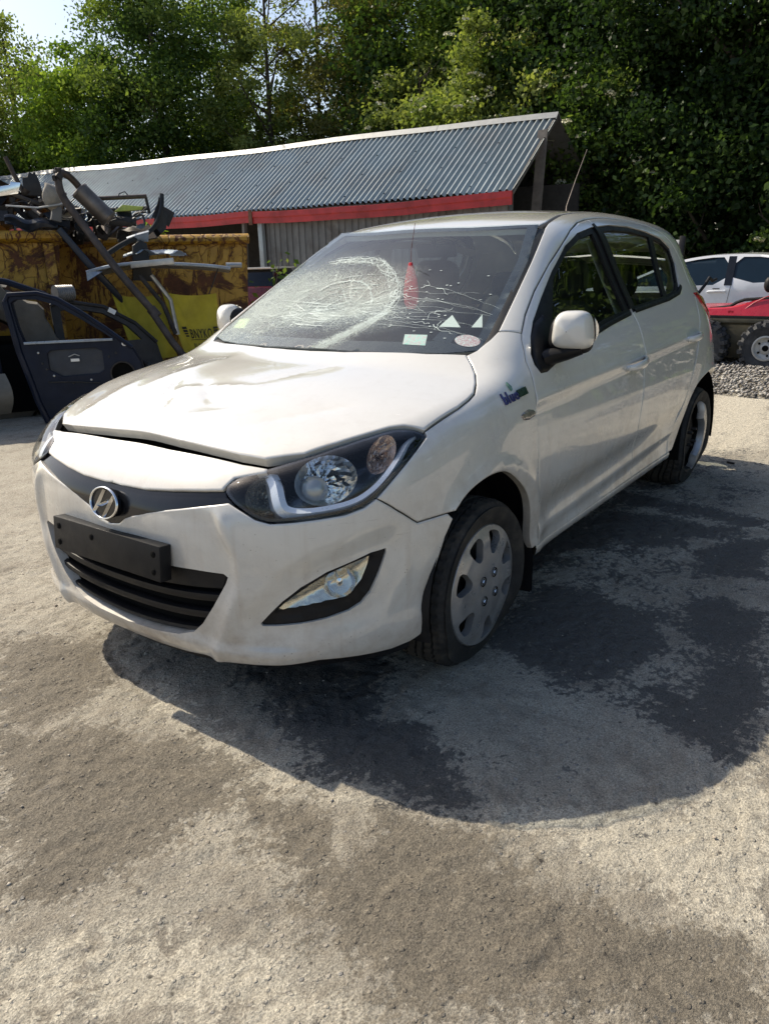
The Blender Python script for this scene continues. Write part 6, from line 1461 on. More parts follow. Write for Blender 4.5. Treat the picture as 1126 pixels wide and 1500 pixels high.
def skip(name,loc,rz,L,Wd,H,label,ribs,slope=.25):
    e=empty(name,loc,rz,label,'skip')
    # side wall facing the viewer: trapezoid plate, local x along, y away
    poly=[(-L/2+slope,0),(L/2-slope,0),(L/2,H),(-L/2,H)]
    m=MB(); m.prism(poly,0,.03,lambda x,z,y:(x,y,z)); m.build('side_wall',SKM,e)
    m=MB(); m.prism(poly,Wd-.03,Wd,lambda x,z,y:(x,y,z)); m.build('side_wall',SKM,e)
    for s in(-1,1):
        a,b_=s*(L/2-slope),s*L/2; m=MB(); m.add([(a,.03,0),(a,Wd-.03,0),(b_,Wd-.03,H),(b_,.03,H),(a-s*.03,.03,0),(a-s*.03,Wd-.03,0),(b_-s*.03,Wd-.03,H),(b_-s*.03,.03,H)],[(0,1,2,3),(7,6,5,4),(0,4,5,1),(1,5,6,2),(2,6,7,3),(3,7,4,0)]); m.build('end_wall',SKM,e)
    m=MB(); m.box((0,Wd/2,.05),(L-2*slope,Wd-.06,.06)); m.build('base_plate',SKM,e)
    m=MB(); m.tube([(-L/2-.01,-.025,H-.06),(L/2+.01,-.025,H-.06)],.06,10,flat=1.3); m.build('top_rail',SKM,e,bevel=0)
    m=MB(); m.tube([(-L/2,Wd,H-.05),(L/2,Wd,H-.05)],.05,8); m.build('top_rail',SKM,e)
    for x in ribs:
        m=MB(); m.box((x,-.04,H*.5-.05),(.10,.08,H-.16)); m.build('stiffener',SKM,e,bevel=.008)
    m=MB(); m.box((L*.12,-.035,H*.32),(L*.55,.06,.10)); m.build('stiffener',SKM,e,bevel=.008)
    return e
p=LP(8.98,-1.78,0); skip('skip',tuple(p),RZ,3.7,1.9,1.66,'rusty yellow skip heaped with dark scrap at the edge of the yard',[-.9,.2,1.72])
p=LP(10.05,.86,0); skip('skip',tuple(p),RZ+R_(-3),2.72,1.9,1.63,'scratched yellow skip standing in front of the open shed bay',[-1.35],.10)
# ---------------------------------------------------------------- scrap, doors, tyre, bag (left yard)
NAV=simple('navy_door_paint',(.004,.008,.022),.45,var=.35,vscale=5,spec=.25,dirt=(.016,.017,.02),dscale=6,dth=(.55,.85))
SCR=simple('dark_scrap_plastic',(.012,.013,.015),.55,var=.5,vscale=9,dirt=(.05,.045,.04),dscale=5,dth=(.5,.8))
SCB=simple('navy_scrap_panel',(.016,.022,.036),.4,var=.4,vscale=6,dirt=(.07,.065,.06),dscale=5,dth=(.55,.85))
EXH=simple('brown_exhaust_steel',(.085,.068,.058),.6,.55,var=.4,vscale=9,bmp=.2,bscale=40)
MUF=simple('worn_muffler_steel',(.15,.13,.115),.45,.7,var=.35,vscale=7)
SILV=simple('silver_blue_paint',(.27,.31,.36),.3,.35,var=.15,dirt=(.16,.155,.15),dscale=4,dth=(.5,.85))
ALU=simple('scuffed_aluminium',(.38,.38,.37),.4,.7,var=.3)
BEIG=simple('dusty_beige_plastic',(.30,.27,.22),.7,var=.3)
TYD=simple('dusty_big_tyre',(.105,.098,.085),.9,var=.3,vscale=4,bmp=.35,bscale=14)
def lp_obj(mb,name,mat,D,L,z,rz=0.,tilt=0.,label=None,cat=None,group=None,**kw):
    o=mb.build(name,mat,None,**kw); o.location=LP(D,L,z); o.rotation_euler=(tilt,0,RZ+rz); return tag(o,label,cat,group)
# tractor tyre
t=empty('tractor_tyre',tuple(LP(7.95,-.72,.55)),RZ+R_(4),'huge dusty grey tractor tyre standing behind the dark blue car door','tyre')
m=MB(); n=60; V=[];F=[]; prof=[(.36,-.16),(.37,-.20),(.46,-.235),(.56,-.22),(.61,-.20),(.625,-.10),(.625,.10),(.61,.20),(.56,.22),(.46,.235),(.37,.20),(.36,.16)]
for k in range(n):
    q=2*math.pi*k/n
    for r,a in prof:
        rr=r+(.045 if (k//2)%3==0 and r>.55 else 0)+(.012*math.sin(k*2.1) if .4<r<.6 else 0); V.append((rr*math.cos(q),a,rr*math.sin(q)))
M_=len(prof)
for k in range(n):
    for j in range(M_): a=k*M_+j;b=k*M_+(j+1)%M_;c=((k+1)%n)*M_+(j+1)%M_;d=((k+1)%n)*M_+j; F.append((a,b,c,d))
m.add(V,F); m.build('tyre_carcass',TYD,t,ang=30)
m=MB(); m.lathe([(.36,.16),(.34,.10),(.34,-.10),(.36,-.16)],(0,0,0),'y',40); m.build('tyre_bead',RUB,t)
# navy car door (inner side towards us)
d=empty('car_door',tuple(LP(7.22,0,0)),RZ+R_(-9),'stripped dark blue car door standing upright with its bare inner skin showing','car door',rot=(R_(-4),0,RZ+R_(-9)))
outer=[(-.47,1.04),(-.45,1.09),(-.40,1.105),(-.21,1.10),(-.06,1.05),(.12,.93),(.30,.79),(.47,.66),(.52,.60),(.57,.50),(.60,.30),(.58,.12),(.50,.05),(-.20,.0),(-.27,.005),(-.33,.20),(-.37,.40),(-.42,.62)]
win=[(-.42,1.03),(-.38,1.055),(-.22,1.05),(-.08,1.00),(.10,.88),(.26,.765),(.34,.70),(-.365,.705),(-.40,.85)]
def plate(name,out,holes,y0,y1,mat,par,sp=.2):
    P,T,idx=cdt([np.array(out,float)],[np.array(h,float) for h in holes],sp); n=len(P); V=np.vstack([np.c_[P[:,0],np.full(n,y0),P[:,1]],np.c_[P[:,0],np.full(n,y1),P[:,1]]]); F=[tuple(t_) for t_ in T]+[tuple(q+n for q in reversed(t_)) for t_ in T]
    for r in idx:
        for i in range(len(r)): a,b=r[i],r[(i+1)%len(r)]; F.append((a,b,b+n,a+n))
    mm=MB(); mm.add(V,F); return mm.build(name,mat,par,smooth=False,bevel=.004)
rec1=[(-.20,.60),(-.17,.625),(.20,.63),(.25,.60),(.25,.44),(.20,.41),(-.10,.40),(-.20,.46)]
spk=[(.40+.10*math.cos(q),.40+.10*math.sin(q)) for q in np.linspace(0,6.283,20,endpoint=False)]
plate('door_skin',outer,[win],.045,.075,NAV,d)
plate('inner_panel',[(x*.97+.003,z*.99) for x,z in outer],[[(x*1.02,z) for x,z in win],rec1,spk],0.,.02,NAV,d)
plate('recess_panel',[(x,z) for x,z in[(-.22,.65),(.28,.65),(.28,.38),(-.22,.38)]],[],.028,.034,SCB,d)
fr_=[(-.47,.0,1.04),(-.44,0,1.095),(-.21,0,1.10),(-.06,0,1.05),(.12,0,.93),(.30,0,.79),(.50,0,.62)]
m=MB(); m.tube(fr_,.020,8); m.build('window_frame',NAV,d)
m=MB(); m.tube([(-.47,.0,1.04),(-.42,0,.62),(-.37,0,.40),(-.33,0,.20),(-.27,0,.01)],.028,8); m.build('door_edge',NAV,d)
m=MB(); m.box((-.01,-.01,.695),(.72,.03,.022)); m.build('window_seal',SILV,d,bevel=.004)
m=MB(); m.tube([(x,-.004,z) for x,z in spk]+[(spk[0][0],-.004,spk[0][1])],.008,6,False); m.build('speaker_ring',STEEL,d)
m=MB(); m.lathe([(.095,.02),(.06,.035),(.03,.03),(0,.025)],(.40,0,.40),'y',20); m.build('speaker_cone',DARK,d)
m=MB(); m.box((.02,-.008,.535),(.07,.006,.024)); m.build('paper_label',PAPER,d)
m=MB(); m.tube([(-.03,-.006,.565),(.02,-.006,.585),(.06,-.006,.57)],.005,6); m.build('pull_wire',ALU,d)
for x,z in((-.27,.61),(-.22,.47),(-.17,.41),(.13,.36),(.30,.55),(.30,.30),(-.02,.34),(-.25,.52),(.36,.58)):
    m=MB(); m.lathe([(0,-.008),(.009,-.006),(.011,.002)],(x,0,z),'y',10); m.build('clip',ALU if x in(-.27,-.17,.13) else SCR,d)
m=MB(); m.lathe([(.010,-.004),(.016,-.008),(.022,-.003),(.022,.004)],(.44,0,.655),'y',16); m.build('grommet',PAPER,d)
m=MB(); m.tube([(-.10,-.01,.13),(.05,-.012,.135),(.2,-.012,.17)],.022,8,flat=.3); m.build('check_strap',STEEL,d)
m=MB(); m.tube([(-.22,-.01,.36),(0,-.012,.35),(.2,-.012,.33)],.006,6); m.build('wiring',SCR,d)
# second black door behind, leaning
d2=empty('car_door',tuple(LP(7.9,.42,.0)),RZ+R_(6),'black car door leaning behind the blue one with an empty window frame','car door',rot=(R_(-12),0,RZ+R_(6)))
o2=[(-.52,.98),(-.40,1.02),(-.05,.95),(.22,.78),(.40,.58),(.44,.35),(.40,.02),(-.45,.0),(-.52,.5)]; w2=[(-.44,.93),(-.36,.955),(-.07,.89),(.14,.76),(.26,.62),(-.44,.60)]
plate('door_skin',o2,[w2],0,.05,SCR,d2); m=MB(); m.tube([(x,-.005,z) for x,z in o2[0:5]],.018,8); m.build('window_frame',SCR,d2)
m=MB(); m.box((.02,-.02,.90),(.07,.01,.045),(0,.55,0)); m.build('label_tag',PAPER,d2)
# wreck behind the tyre at the frame's edge: roof rail, grey quarter, dark glass
wv=empty('wrecked_car',tuple(LP(7.7,-.95,0)),RZ,'dark wrecked car shell standing behind the stripped doors','wrecked car')
m=MB(); m.tube([(-.2,.0,1.27),(.25,.0,1.25),(.52,.02,1.19),(.78,.05,1.08),(.98,.1,.96)],.028,8,flat=.8); m.build('roof_rail',NAV,wv)
m=MB(); m.grid(lambda u,v:(-1.6+2.1*u,.10+.9*v,1.24-.30*max(u-.6,0)**1.5-.02*math.cos(v*6)),10,6); m.build('roof_skin',SCR,wv)
m=MB(); m.box((.0,.55,1.05),(.9,.7,.10),(0,R_(14),0)); m.build('crushed_roof',SCR,wv,bevel=.02)
m=MB(); m.grid(lambda u,v:(-1.6+2.0*u+.05*math.sin(v*3),-.42-.12*math.sin(v*math.pi)-.03*math.sin(u*9),.12+.34*v),16,8); m.build('dusty_bumper',simple('dusty_grey_bumper',(.12,.115,.10),.8,var=.35,vscale=4),wv)
m=MB(); m.box((-.62,-.30,.62),(2.0,.06,.36),(R_(8),0,0)); m.build('side_door',NAV,wv,bevel=.02)
m=MB(); m.box((-.62,-.20,.94),(2.0,.02,.26),(R_(14),0,0)); m.build('door_glass',BLKG,wv)
m=MB(); m.box((-.4,.6,.35),(2.3,1.2,.6)); m.build('floor_pan',DARK,wv,bevel=.03)
# coil/spring drum on top of the doors
m=MB(); pr=[(.0,-.09)]
for i in range(9): pr+=[(.075,-.09+i*.02),(.068,-.08+i*.02)]
pr+=[(.0,.09)]; m.lathe(pr,(0,0,0),'x',18); lp_obj(m,'air_filter_can',simple('grey_ribbed_can',(.17,.17,.17),.5,.3,var=.2),8.0,.02,1.07,R_(25),label='grey ribbed canister lying on top of the black door',cat='canister')
# exhaust with silencer leaning on the skip
ex=empty('exhaust_pipe',(0,0,-.07),0,'long rusty exhaust pipe with a silencer leaning against the yellow skip','exhaust')
def lpv(L): return [Vector(LP(*q)) for q in L]
def sp(path,it=2): return [Vector(p) for p in smooth_poly(np.array([tuple(p) for p in path]),it,False)]
m=MB(); m.tube(sp(lpv([(8.45,.215,2.19),(8.42,.145,2.22),(8.38,.11,2.14),(8.36,.13,1.99),(8.3,.27,1.76),(8.1,.55,1.28),(7.95,.80,.93)])),.036,12); m.build('front_pipe',EXH,ex)
m=MB(); a,b=lpv([(7.97,.775,.965),(7.94,.83,.89)]); m.tube([a,b],.048,12); m.build('pipe_clamp',EXH,ex)
m=MB(); m.tube(lpv([(7.94,.79,.92),(7.80,.92,.66),(7.7,1.04,.47),(7.6,1.12,.30)]),.034,12); m.build('rear_pipe',EXH,ex)
m=MB(); a,b=lpv([(7.72,1.0,.52),(7.69,1.04,.46)]); m.tube([a,b],.05,12); m.build('pipe_flange',STEEL,ex)
m=MB(); m.tube(sp(lpv([(8.45,.20,2.20),(8.5,.25,2.16),(8.52,.29,2.11),(8.53,.31,2.07)]),1),.032,10); m.build('link_pipe',EXH,ex)
a,b=lpv([(8.53,.29,2.075),(8.5,.535,1.80)]); dv=(b-a).normalized()
m=MB(); m.tube([a-dv*.01,a,a+dv*.02,a+dv*.02,b-dv*.02,b-dv*.02,b,b+dv*.01],[.05,.085,.092,.086,.086,.092,.085,.04],20); m.build('silencer',MUF,ex)
m=MB()
for k in range(7):
    p=Vector(LP(8.4+random.uniform(-.05,.05),.10+random.uniform(-.05,.06),2.2+random.uniform(-.05,.05))); m.box(p,(.05,.03,.06),(random.random()*3,random.random()*3,0))
m.build('flange_lumps',STEEL,ex,bevel=.006,kind='stuff')
# silver bonnet lying on edge across the pile
bn_=empty('loose_bonnet',tuple(LP(8.45,.92,1.27)),RZ+R_(-10),'silver blue car bonnet balanced flat on the scrap pile','car bonnet')
def bf_(u,v): 
    x=-.66+1.40*u; y=-.10+.9*v; return (x,y,.055-.13*abs(x-.02)**2.2*1.25-.05*v+.01*math.sin(u*7))
m=MB(); m.grid(bf_,26,8); V=list(m.v); m.grid(lambda u,v:(lambda p:(p[0],p[1]+.012,p[2]-.018))(bf_(u,v)),26,8); m.build('bonnet_skin',SILV,bn_,ang=60)
m=MB(); P=[bf_(u,0) for u in np.linspace(0,1,20)]; m.tube([(x,y+.0,z-.012) for x,y,z in P],.017,8,flat=.7); m.build('bonnet_edge',SILV,bn_)
m=MB(); m.box((-.02,-.14,.045),(.42,.035,.06),(0,R_(-4),0)); m.build('latch_rail',ALU,bn_,bevel=.006)
m=MB(); m.grid(lambda u,v:(-.66+.16*u,-.11-.03*u*v,-.02-.055*(1-u)*v*1.6),6,4); m.build('folded_corner',SILV,bn_)
m=MB(); m.tube([(.70,.0,.005),(.86,.0,.0)],.025,8,flat=.8); m.build('hinge_arm',ALU,bn_)
m=MB(); m.tube([(.62,.02,-.02),(.50,.05,-.28)],.006,6); m.build('gas_strut',SCR,bn_)
# crumpled pale sheet on it
m=MB(); m.grid(lambda u,v:(-.30+.62*u,.10+.4*v,.06+.05*abs(math.sin(u*5+v*2))*(1-abs(2*u-1)**3)+.015*math.sin(u*23+v*11)),26,10); lp_obj(m,'plastic_sheet',simple('pale_blue_plastic_sheet',(.40,.47,.52),.35,var=.2),8.5,.95,1.33,label='crumpled pale blue plastic sheet lying on the silver bonnet',cat='plastic sheet')
# supports under it
for k,(pth,lb) in enumerate((([(8.35,.74,1.2),(8.3,.93,.92),(8.25,1.02,.62)],'grey metal strut propped left under the silver bonnet'),([(8.4,.86,1.2),(8.45,1.03,.95),(8.4,1.06,.60)],'bent grey strut beside the hanging yellow sack'))):
    m=MB(); m.tube(lpv(pth),.022,8,flat=.6); tag(m.build('metal_strut',ALU if k else STEEL,None),lb,'metal strut')
# yellow sacks with print
def sack(name,P00,P10,P01,P11,label,prn):
    P00,P10,P01,P11=[np.array(LP(*p)) for p in(P00,P10,P01,P11)]; e=empty(name,tuple(P00),0,label,'sack')
    back=np.array([fD[0],fD[1],0])
    def fn(u,v,off=0.):
        p=(P00*(1-u)+P10*u)*(1-v)+(P01*(1-u)+P11*u)*v
        w=.035*math.sin(u*7+v*3)*v+.03*math.sin(u*3.2+.6)*(v)+.018*math.exp(-((u-.25*v-.03)/.05)**2)*math.sin(v*3)-.03*math.exp(-((u-.35*v-.1)/.07)**2)*(1-v)
        sag=-.03*math.sin(u*math.pi)*(1-v)
        return tuple(p-P00-back*(w+off)+np.array([0,0,sag]))
    m=MB(); m.grid(lambda u,v:fn(u,v),30,24); m.build('sack_cloth',simple('yellow_woven_sack',(.42,.35,.028),.75,var=.2,vscale=5,bmp=.2,bscale=120) if not bpy.data.materials.get('yellow_woven_sack') else bpy.data.materials['yellow_woven_sack'],e,ang=180)
    INK=bpy.data.materials.get('black_print_ink') or simple('black_print_ink',(.018,.017,.012),.7)
    if prn:
        def prt(txt,u0,u1,v0,v1,nm):
            V,F=text_mesh(txt,1.,0.); V=V[:,:2]; w=V[:,0].max(); hh=V[:,1].max(); X=[fn(u0+(u1-u0)*a/w,v1+(v0-v1)*b/hh,.006) for a,b in V]; mk(nm,X,F,INK,e,False)
        prt('BNYKO',.29,.79,.56,.715,'print_letters'); prt('BLACK GOLD',.30,.88,.80,.86,'print_letters'); prt('10 KG',.42,.80,.90,.99,'print_letters')
        m=MB()
        for (u0,u1,v0,v1) in((.14,.25,.52,.56),(.15,.25,.57,.61),(.16,.25,.62,.645),(.17,.25,.66,.685),(.83,.93,.54,.575),(.83,.93,.585,.62),(.83,.93,.63,.66),(.83,.93,.67,.69),(.27,.93,.735,.745)):
            k=8; Va=[fn(u0+(u1-u0)*i/k,v,.006) for i in range(k+1) for v in(v0,v1)]; m.add(Va,[(2*i,2*i+2,2*i+3,2*i+1) for i in range(k)])
        m.build('print_bars',INK,e,False,kind='stuff',fix=False)
    return e
sack('yellow_sack',(8.5,.955,1.03),(8.6,1.53,.99),(8.5,1.13,.36),(8.6,1.55,.36),'yellow printed sack hanging from the scrap under the silver bonnet',True)
sack('yellow_sack',(8.75,.48,1.02),(8.65,.95,1.00),(8.7,.62,.35),(8.6,1.06,.35),'plain part of a yellow sack hanging left behind the exhaust pipe',False)
# --- scrap lying on the skips
def sheetpiece(w,h_,bend,tw,th=.006,seed=0):
    m=MB(); rr=random.Random(seed); a,b,c=rr.uniform(3,8),rr.uniform(2,6),rr.uniform(0,6)
    f_=lambda u,v,o=0:((u-.5)*w,(v-.5)*h_+o,bend*(math.sin(u*math.pi)-.5)+tw*(u-.5)*(v-.5)+.02*math.sin(u*a+c)*math.sin(v*b))
    m.grid(lambda u,v:f_(u,v),12,8); n=len(m.v); m.v+=[(x,y,z-th) for x,y,z in m.v]; m.f+=[tuple(q+n for q in reversed(t_)) for t_ in m.f]; return m
SCL={'dark_bumper':.85,'broken_bracket':.72,'grey_fin':.65,'beige_airbag':.75,'dark_body_panel':.8}
def place(m,name,mat,D,L,z,rot,label,cat,group=None,**kw):
    o=m.build(name,mat,None,**kw); o.location=LP(D,L,z); o.scale=(SCL.get(name,1.),)*3; o.rotation_euler=(Matrix.Rotation(RZ,3,'Z')@__import__('mathutils').Euler(rot).to_matrix()).to_euler(); return tag(o,label,cat,group)
place(sheetpiece(.62,.40,.08,.12,seed=1),'dark_body_panel',SCR,9.2,-.46,2.02,(R_(-35),R_(20),R_(10)),'large dark body panel sloping down at the left of the scrap heap','body panel')
m=MB(); m.tube([(-.55,0,.20),(-.2,0,.08),(.1,0,-.04),(.42,0,-.16)],.022,8,flat=.5); place(m,'trim_strip',STEEL,8.95,-.28,1.98,(0,0,0),'long grey trim strip running over the large dark panel','trim strip')
m=MB(); m.tube([(-.03,0,.20),(.02,0,.05),(.09,0,-.14)],.022,8); place(m,'stub_pipe',EXH,9.1,-.30,2.15,(0,0,0),'short brown pipe poking up at the left of the heap','pipe')
m=MB()
m.prism([(-.13,-.15),(.12,-.16),(.10,.02),(.05,.17),(.02,.13),(-.02,.16),(-.05,.09),(-.12,.08)],-.05,.05,lambda x,y,z:(x,z,y)); place(m,'broken_bracket',SCR,9.1,-.12,2.10,(0,0,0),'black jagged bracket standing highest on the left heap','bracket',bevel=.008)
m=MB(); m.prism([(-.12,-.06),(.10,-.03),(.14,.07),(.05,.08),(.04,.05),(-.10,.03)],-.01,.01,lambda x,y,z:(x,z,y)); place(m,'shiny_lamp_piece',CHR,8.85,-.36,2.02,(0,0,0),'shiny broken lamp reflector piece in the dark heap','lamp piece',bevel=.004)
m=MB(); m.grid(lambda u,v:(.12*math.cos(u*6.283)*math.sin(v*3.14)*(1+.2*math.sin(u*12)),.10*math.sin(u*6.283)*math.sin(v*3.14),-.16*math.cos(v*3.14)+.03*math.sin(u*9)),18,12,True); place(m,'beige_airbag',BEIG,8.75,.04,1.95,(0,R_(-20),0),'dusty beige bundled airbag beside the exhaust pipe','airbag')
m=MB()
def bmp(u,v): x=-.30+.56*u; return (x,-.05-.14*math.cos((u-.5)*2.4)+.03*math.sin(v*6+u*3),-.06+(.10-.03*u)*v-.05*math.sin(u*3.1)*(v<.3)+.02*math.sin(u*11))
m.grid(bmp,20,8); place(m,'dark_bumper',SCB,8.85,-.16,1.76,(R_(10),R_(4),0),'dark blue bumper lying along the rim of the left skip','bumper')
m=MB(); m.tube([(-.28,-.19,.02),(0,-.2,.0),(.2,-.19,.03),(.30,-.16,.07)],.010,6); place(m,'bright_strip',ALU,8.85,-.10,1.85,(0,0,0),'thin bright strip across the dark blue bumper','metal strip')
m=MB(); m.box((0,0,0),(.10,.08,.14),taper=.8); place(m,'grey_module',simple('grey_module_plastic',(.14,.14,.14),.6,var=.2),8.75,.06,1.80,(0,R_(15),.2),'small grey box jammed at the corner of the left skip','plastic box',bevel=.008)
m=MB(); m.grid(lambda u,v:(.07*math.cos(u*6.283)*math.sin(v*3.14),.05*math.sin(u*6.283)*math.sin(v*3.14),.04*math.cos(v*3.14)),10,6,True); place(m,'pale_lump',PAPER,8.8,-.12,1.70,(0,0,.3),'pale crumpled lump on the rim of the left skip','rag')
m=MB(); m.tube([(0,0,0),(.22,-.05,-.32),(.42,-.05,-.58),(.52,0,-.72)],[.032,.036,.034,.025],8,flat=.5); place(m,'navy_strut',SCB,8.75,.06,1.66,(0,0,0),'navy blue body strut hanging down across the yellow skip','body strut')
# rack, cylinder and bumper to the right
rk=empty('roof_rack',tuple(LP(9.3,.62,1.93)),RZ,'dark tubular rack lying above the yellow skip','rack')
for zz,nm in((.06,'rail'),(-.06,'rail')):
    m=MB(); m.tube([(-.14,0,zz-.01),(.38,0,zz+.015)],.022,8); m.build(nm,EXH if zz>0 else SCR,rk)
for xx in(-.10,.37): 
    m=MB(); m.tube([(xx,0,.07),(xx+.02,0,-.10)],.016,8); m.build('upright',SCR,rk)
m=MB(); m.tube([(.08,0,.06),(.10,-.02,.10),(.16,0,.12),(.2,0,.07)],.006,6); m.build('wire',SCR,rk)
m=MB(); m.prism([(-.15,-.02),(.14,.0),(.16,.03),(-.05,.05)],-.05,.05,lambda x,y,z:(x,z,y)); place(m,'yellow_green_scrap',simple('yellow_green_plastic',(.45,.52,.10),.5,var=.3),9.2,.78,1.86,(0,0,0),'bright yellow green scrap showing below the dark rack','scrap piece',bevel=.004)
m=MB(); m.lathe([(0,-.14),(.045,-.14),(.05,-.10),(.05,.08),(.035,.10),(.04,.14),(0,.14)],(0,0,0),'x',16); place(m,'shock_absorber',STEEL,9.1,.70,1.74,(0,R_(4),0),'dark steel cylinder lying on top of the yellow skip','shock absorber')
bpth=[(8.95,1.12,2.0),(8.9,1.10,1.86),(8.85,1.02,1.70),(8.75,.90,1.60),(8.6,.66,1.52),(8.45,.45,1.40)]
m=MB(); m.tube(sp(lpv(bpth)),.026,8,flat=.6); m.add([tuple(v) for v in lpv([(8.97,1.09,1.98),(8.95,1.16,1.80),(8.95,1.12,1.64),(8.9,.98,1.66)])],[(0,1,2,3)]); tag(m.build('bent_bumper_bar',SCR,None),'long dark bumper bar bent upwards at the right of the heap','bumper bar')
place(sheetpiece(.30,.26,.04,.05,seed=4),'grey_fin',STEEL,9.0,1.12,1.80,(R_(70),R_(30),0),'grey triangular flap beside the bent bumper bar','metal flap')
m=MB(); m.prism([(-.10,-.22),(.10,-.24),(.08,.14),(.02,.17),(-.06,.12)],-.05,.05,lambda x,y,z:(x,z,y))
place(m,'ribbed_radiator',SCR,8.7,.80,1.37,(0,0,0),'dark ribbed block propped upright above the silver bonnet','radiator',bevel=.006)
m=MB(); m.prism([(-.11,-.02),(.0,.02),(.11,.05),(.10,-.06),(-.05,-.05)],-.01,.02,lambda x,y,z:(x,z,y)); place(m,'blue_grey_lid',SILV,8.66,.80,1.58,(R_(30),0,0),'pale blue grey lid on top of the ribbed block','lid')
# filler scrap: short dark bits all over the heap
kinds=[]
def bit(k,seed):
    rr=random.Random(seed); m=MB()
    if k==0: return sheetpiece(rr.uniform(.12,.34),rr.uniform(.06,.2),rr.uniform(-.06,.06),rr.uniform(-.2,.2),seed=seed)
    if k==1: m.tube(sp([Vector((rr.uniform(-.05,.05)+.11*i-.2,rr.uniform(-.05,.05),rr.uniform(-.05,.05))) for i in range(4)]),rr.uniform(.008,.02),6)
    elif k==2:
        m.box((0,0,0),(rr.uniform(.08,.2),rr.uniform(.06,.12),rr.uniform(.05,.12)),taper=rr.uniform(.6,.95)); m.box((.03,0,.05),(.06,.05,.05))
    elif k==3: m.lathe([(0,-.06),(.03,-.06),(.05,-.03),(.05,.03),(.065,.03),(.065,.05),(.02,.06),(0,.06)],(0,0,0),'x',12)
    else: m.prism([(-.14,-.05),(.05,-.09),(.16,.02),(.06,.04),(.02,.10),(-.05,.03)],-.012,.012,lambda x,y,z:(x,z,y))
    return m
MT=[SCR,SCR,SCB,STEEL,EXH,SCR,SCR,MUF]
for i in range(126):
    k=i%5; left=i<84; rr=random.Random(100+i)
    if left: L=rr.uniform(-.62,.30); D=rr.uniform(8.95,9.9); z=1.62+rr.uniform(.0,1.0)**.8*.40*(1-.9*max(0,(L+.05)))*(.75+.25*(D-8.9))
    else: L=rr.uniform(.18,1.15); D=rr.uniform(9.2,10.6); z=1.60+rr.uniform(.0,.22)
    mm=bit(k,i)
    place(mm,'scrap_part',MT[rr.randrange(8)] if rr.random()>.10 else (ALU,BEIG,SILV)[i%3],D,L,z,(rr.uniform(-.8,.8),rr.uniform(-.8,.8),rr.uniform(0,3)),'dark bent car scrap in the heap on the left skip' if left else 'dark bent car scrap heaped behind the exhaust pipe','scrap part','scrap heaped on the left skip' if left else 'scrap heaped on the right skip',bevel=0)
WIRE=simple('black_cable',(.012,.012,.012),.5)
for i in range(14):
    rr=random.Random(700+i); L=rr.uniform(-.55,1.0); D=rr.uniform(8.8,9.4); z=1.72+rr.uniform(0,.28 if L<.25 else .12)
    pts=[Vector((rr.uniform(-.06,.06)+.07*q-.15,rr.uniform(-.05,.05),rr.uniform(-.07,.07))) for q in range(6)]
    m=MB(); m.tube(sp(pts),.006,5); place(m,'loose_cable',WIRE,D,L,z,(0,0,rr.uniform(-.6,.6)),'thin black cable tangled over the scrap heap','cable','cables tangled over the scrap')
# dark clutter between doors and skip (low)
for i in range(26):
    rr=random.Random(400+i); mm=bit(i%5,300+i); place(mm,'scrap_part',MT[rr.randrange(8)],rr.uniform(7.6,8.6),rr.uniform(.2,1.5),rr.uniform(.05,.5),(rr.uniform(-1,1),rr.uniform(-1,1),rr.uniform(0,3)),'dark scrap lying low between the doors and the yellow skip','scrap part','scrap on the ground by the skip')
# parked vehicle bits beside the shed wall (seen over the bonnet)
vb_=empty('parked_van',( -8.0,-7.9,0),R_(20),'dark red vehicle parked by the shed wall behind the windscreen','van')
m=MB(); m.box((0,0,.55),(1.5,.9,.7),taper=.85); m.build('body',simple('dark_red_paint',(.12,.012,.015),.3,coat=.5),vb_,bevel=.06)
m=MB(); m.box((0,0,1.02),(1.1,.8,.3),taper=.8); m.build('cab_glass',BLKG,vb_,bevel=.04)
m=MB(); m.box((.0,0,1.185),(1.0,.7,.03)); m.build('roof',PAINT,vb_,bevel=.01)

# ---------------------------------------------------------------- vehicles behind on the right
WHC=simple('clean_white_paint',(.72,.74,.77),.18,var=.04,coat=.8)
DGL=simple('tinted_car_glass',(.008,.018,.03),.08,var=.1,spec=.3)
wc=empty('parked_car',(-9.65,-.35,-.0),0,'low white saloon car parked behind the red and olive buggy','car')
yF,yB=-1.95,2.35
prof=[(yF,.28),(yF-.04,.5),(yF+.02,.70),(yF+.55,.80),(-1.0,.86),(-.35,1.14),(.15,1.225),(.9,1.225),(1.45,1.10),(1.95,.92),(yB,.86),(yB+.04,.55),(yB-.02,.28)]
belt=lambda y:.77+.035*(y+1.2)
def secx(z,y): # half width
    return .86-(.0 if z<belt(y) else (z-belt(y))*.42)-.05*max(0,.45-z)
P=smooth_poly(np.array(prof),2,False)
def wall(out,off,name,mat,parts_,sgn,holes=[]):
    Pq,Tq,iq=cdt([resample(np.array(out,float),.08)],[np.array(h,float) for h in holes],.08); X=np.array([(sgn*(secx(z,y)+off),y,z) for y,z in Pq]); V=[X];F=[tuple(t_) for t_ in Tq];base=len(X)
    for r in iq:
        V.append(X[r]-[sgn*.03,0,0]); k=len(r)
        for i in range(k): F.append((r[i],r[(i+1)%k],base+(i+1)%k,base+i))
        base+=k
    mm=MB(); mm.add(np.vstack(V),F); return mm.build(name,mat,parts_,ang=40)
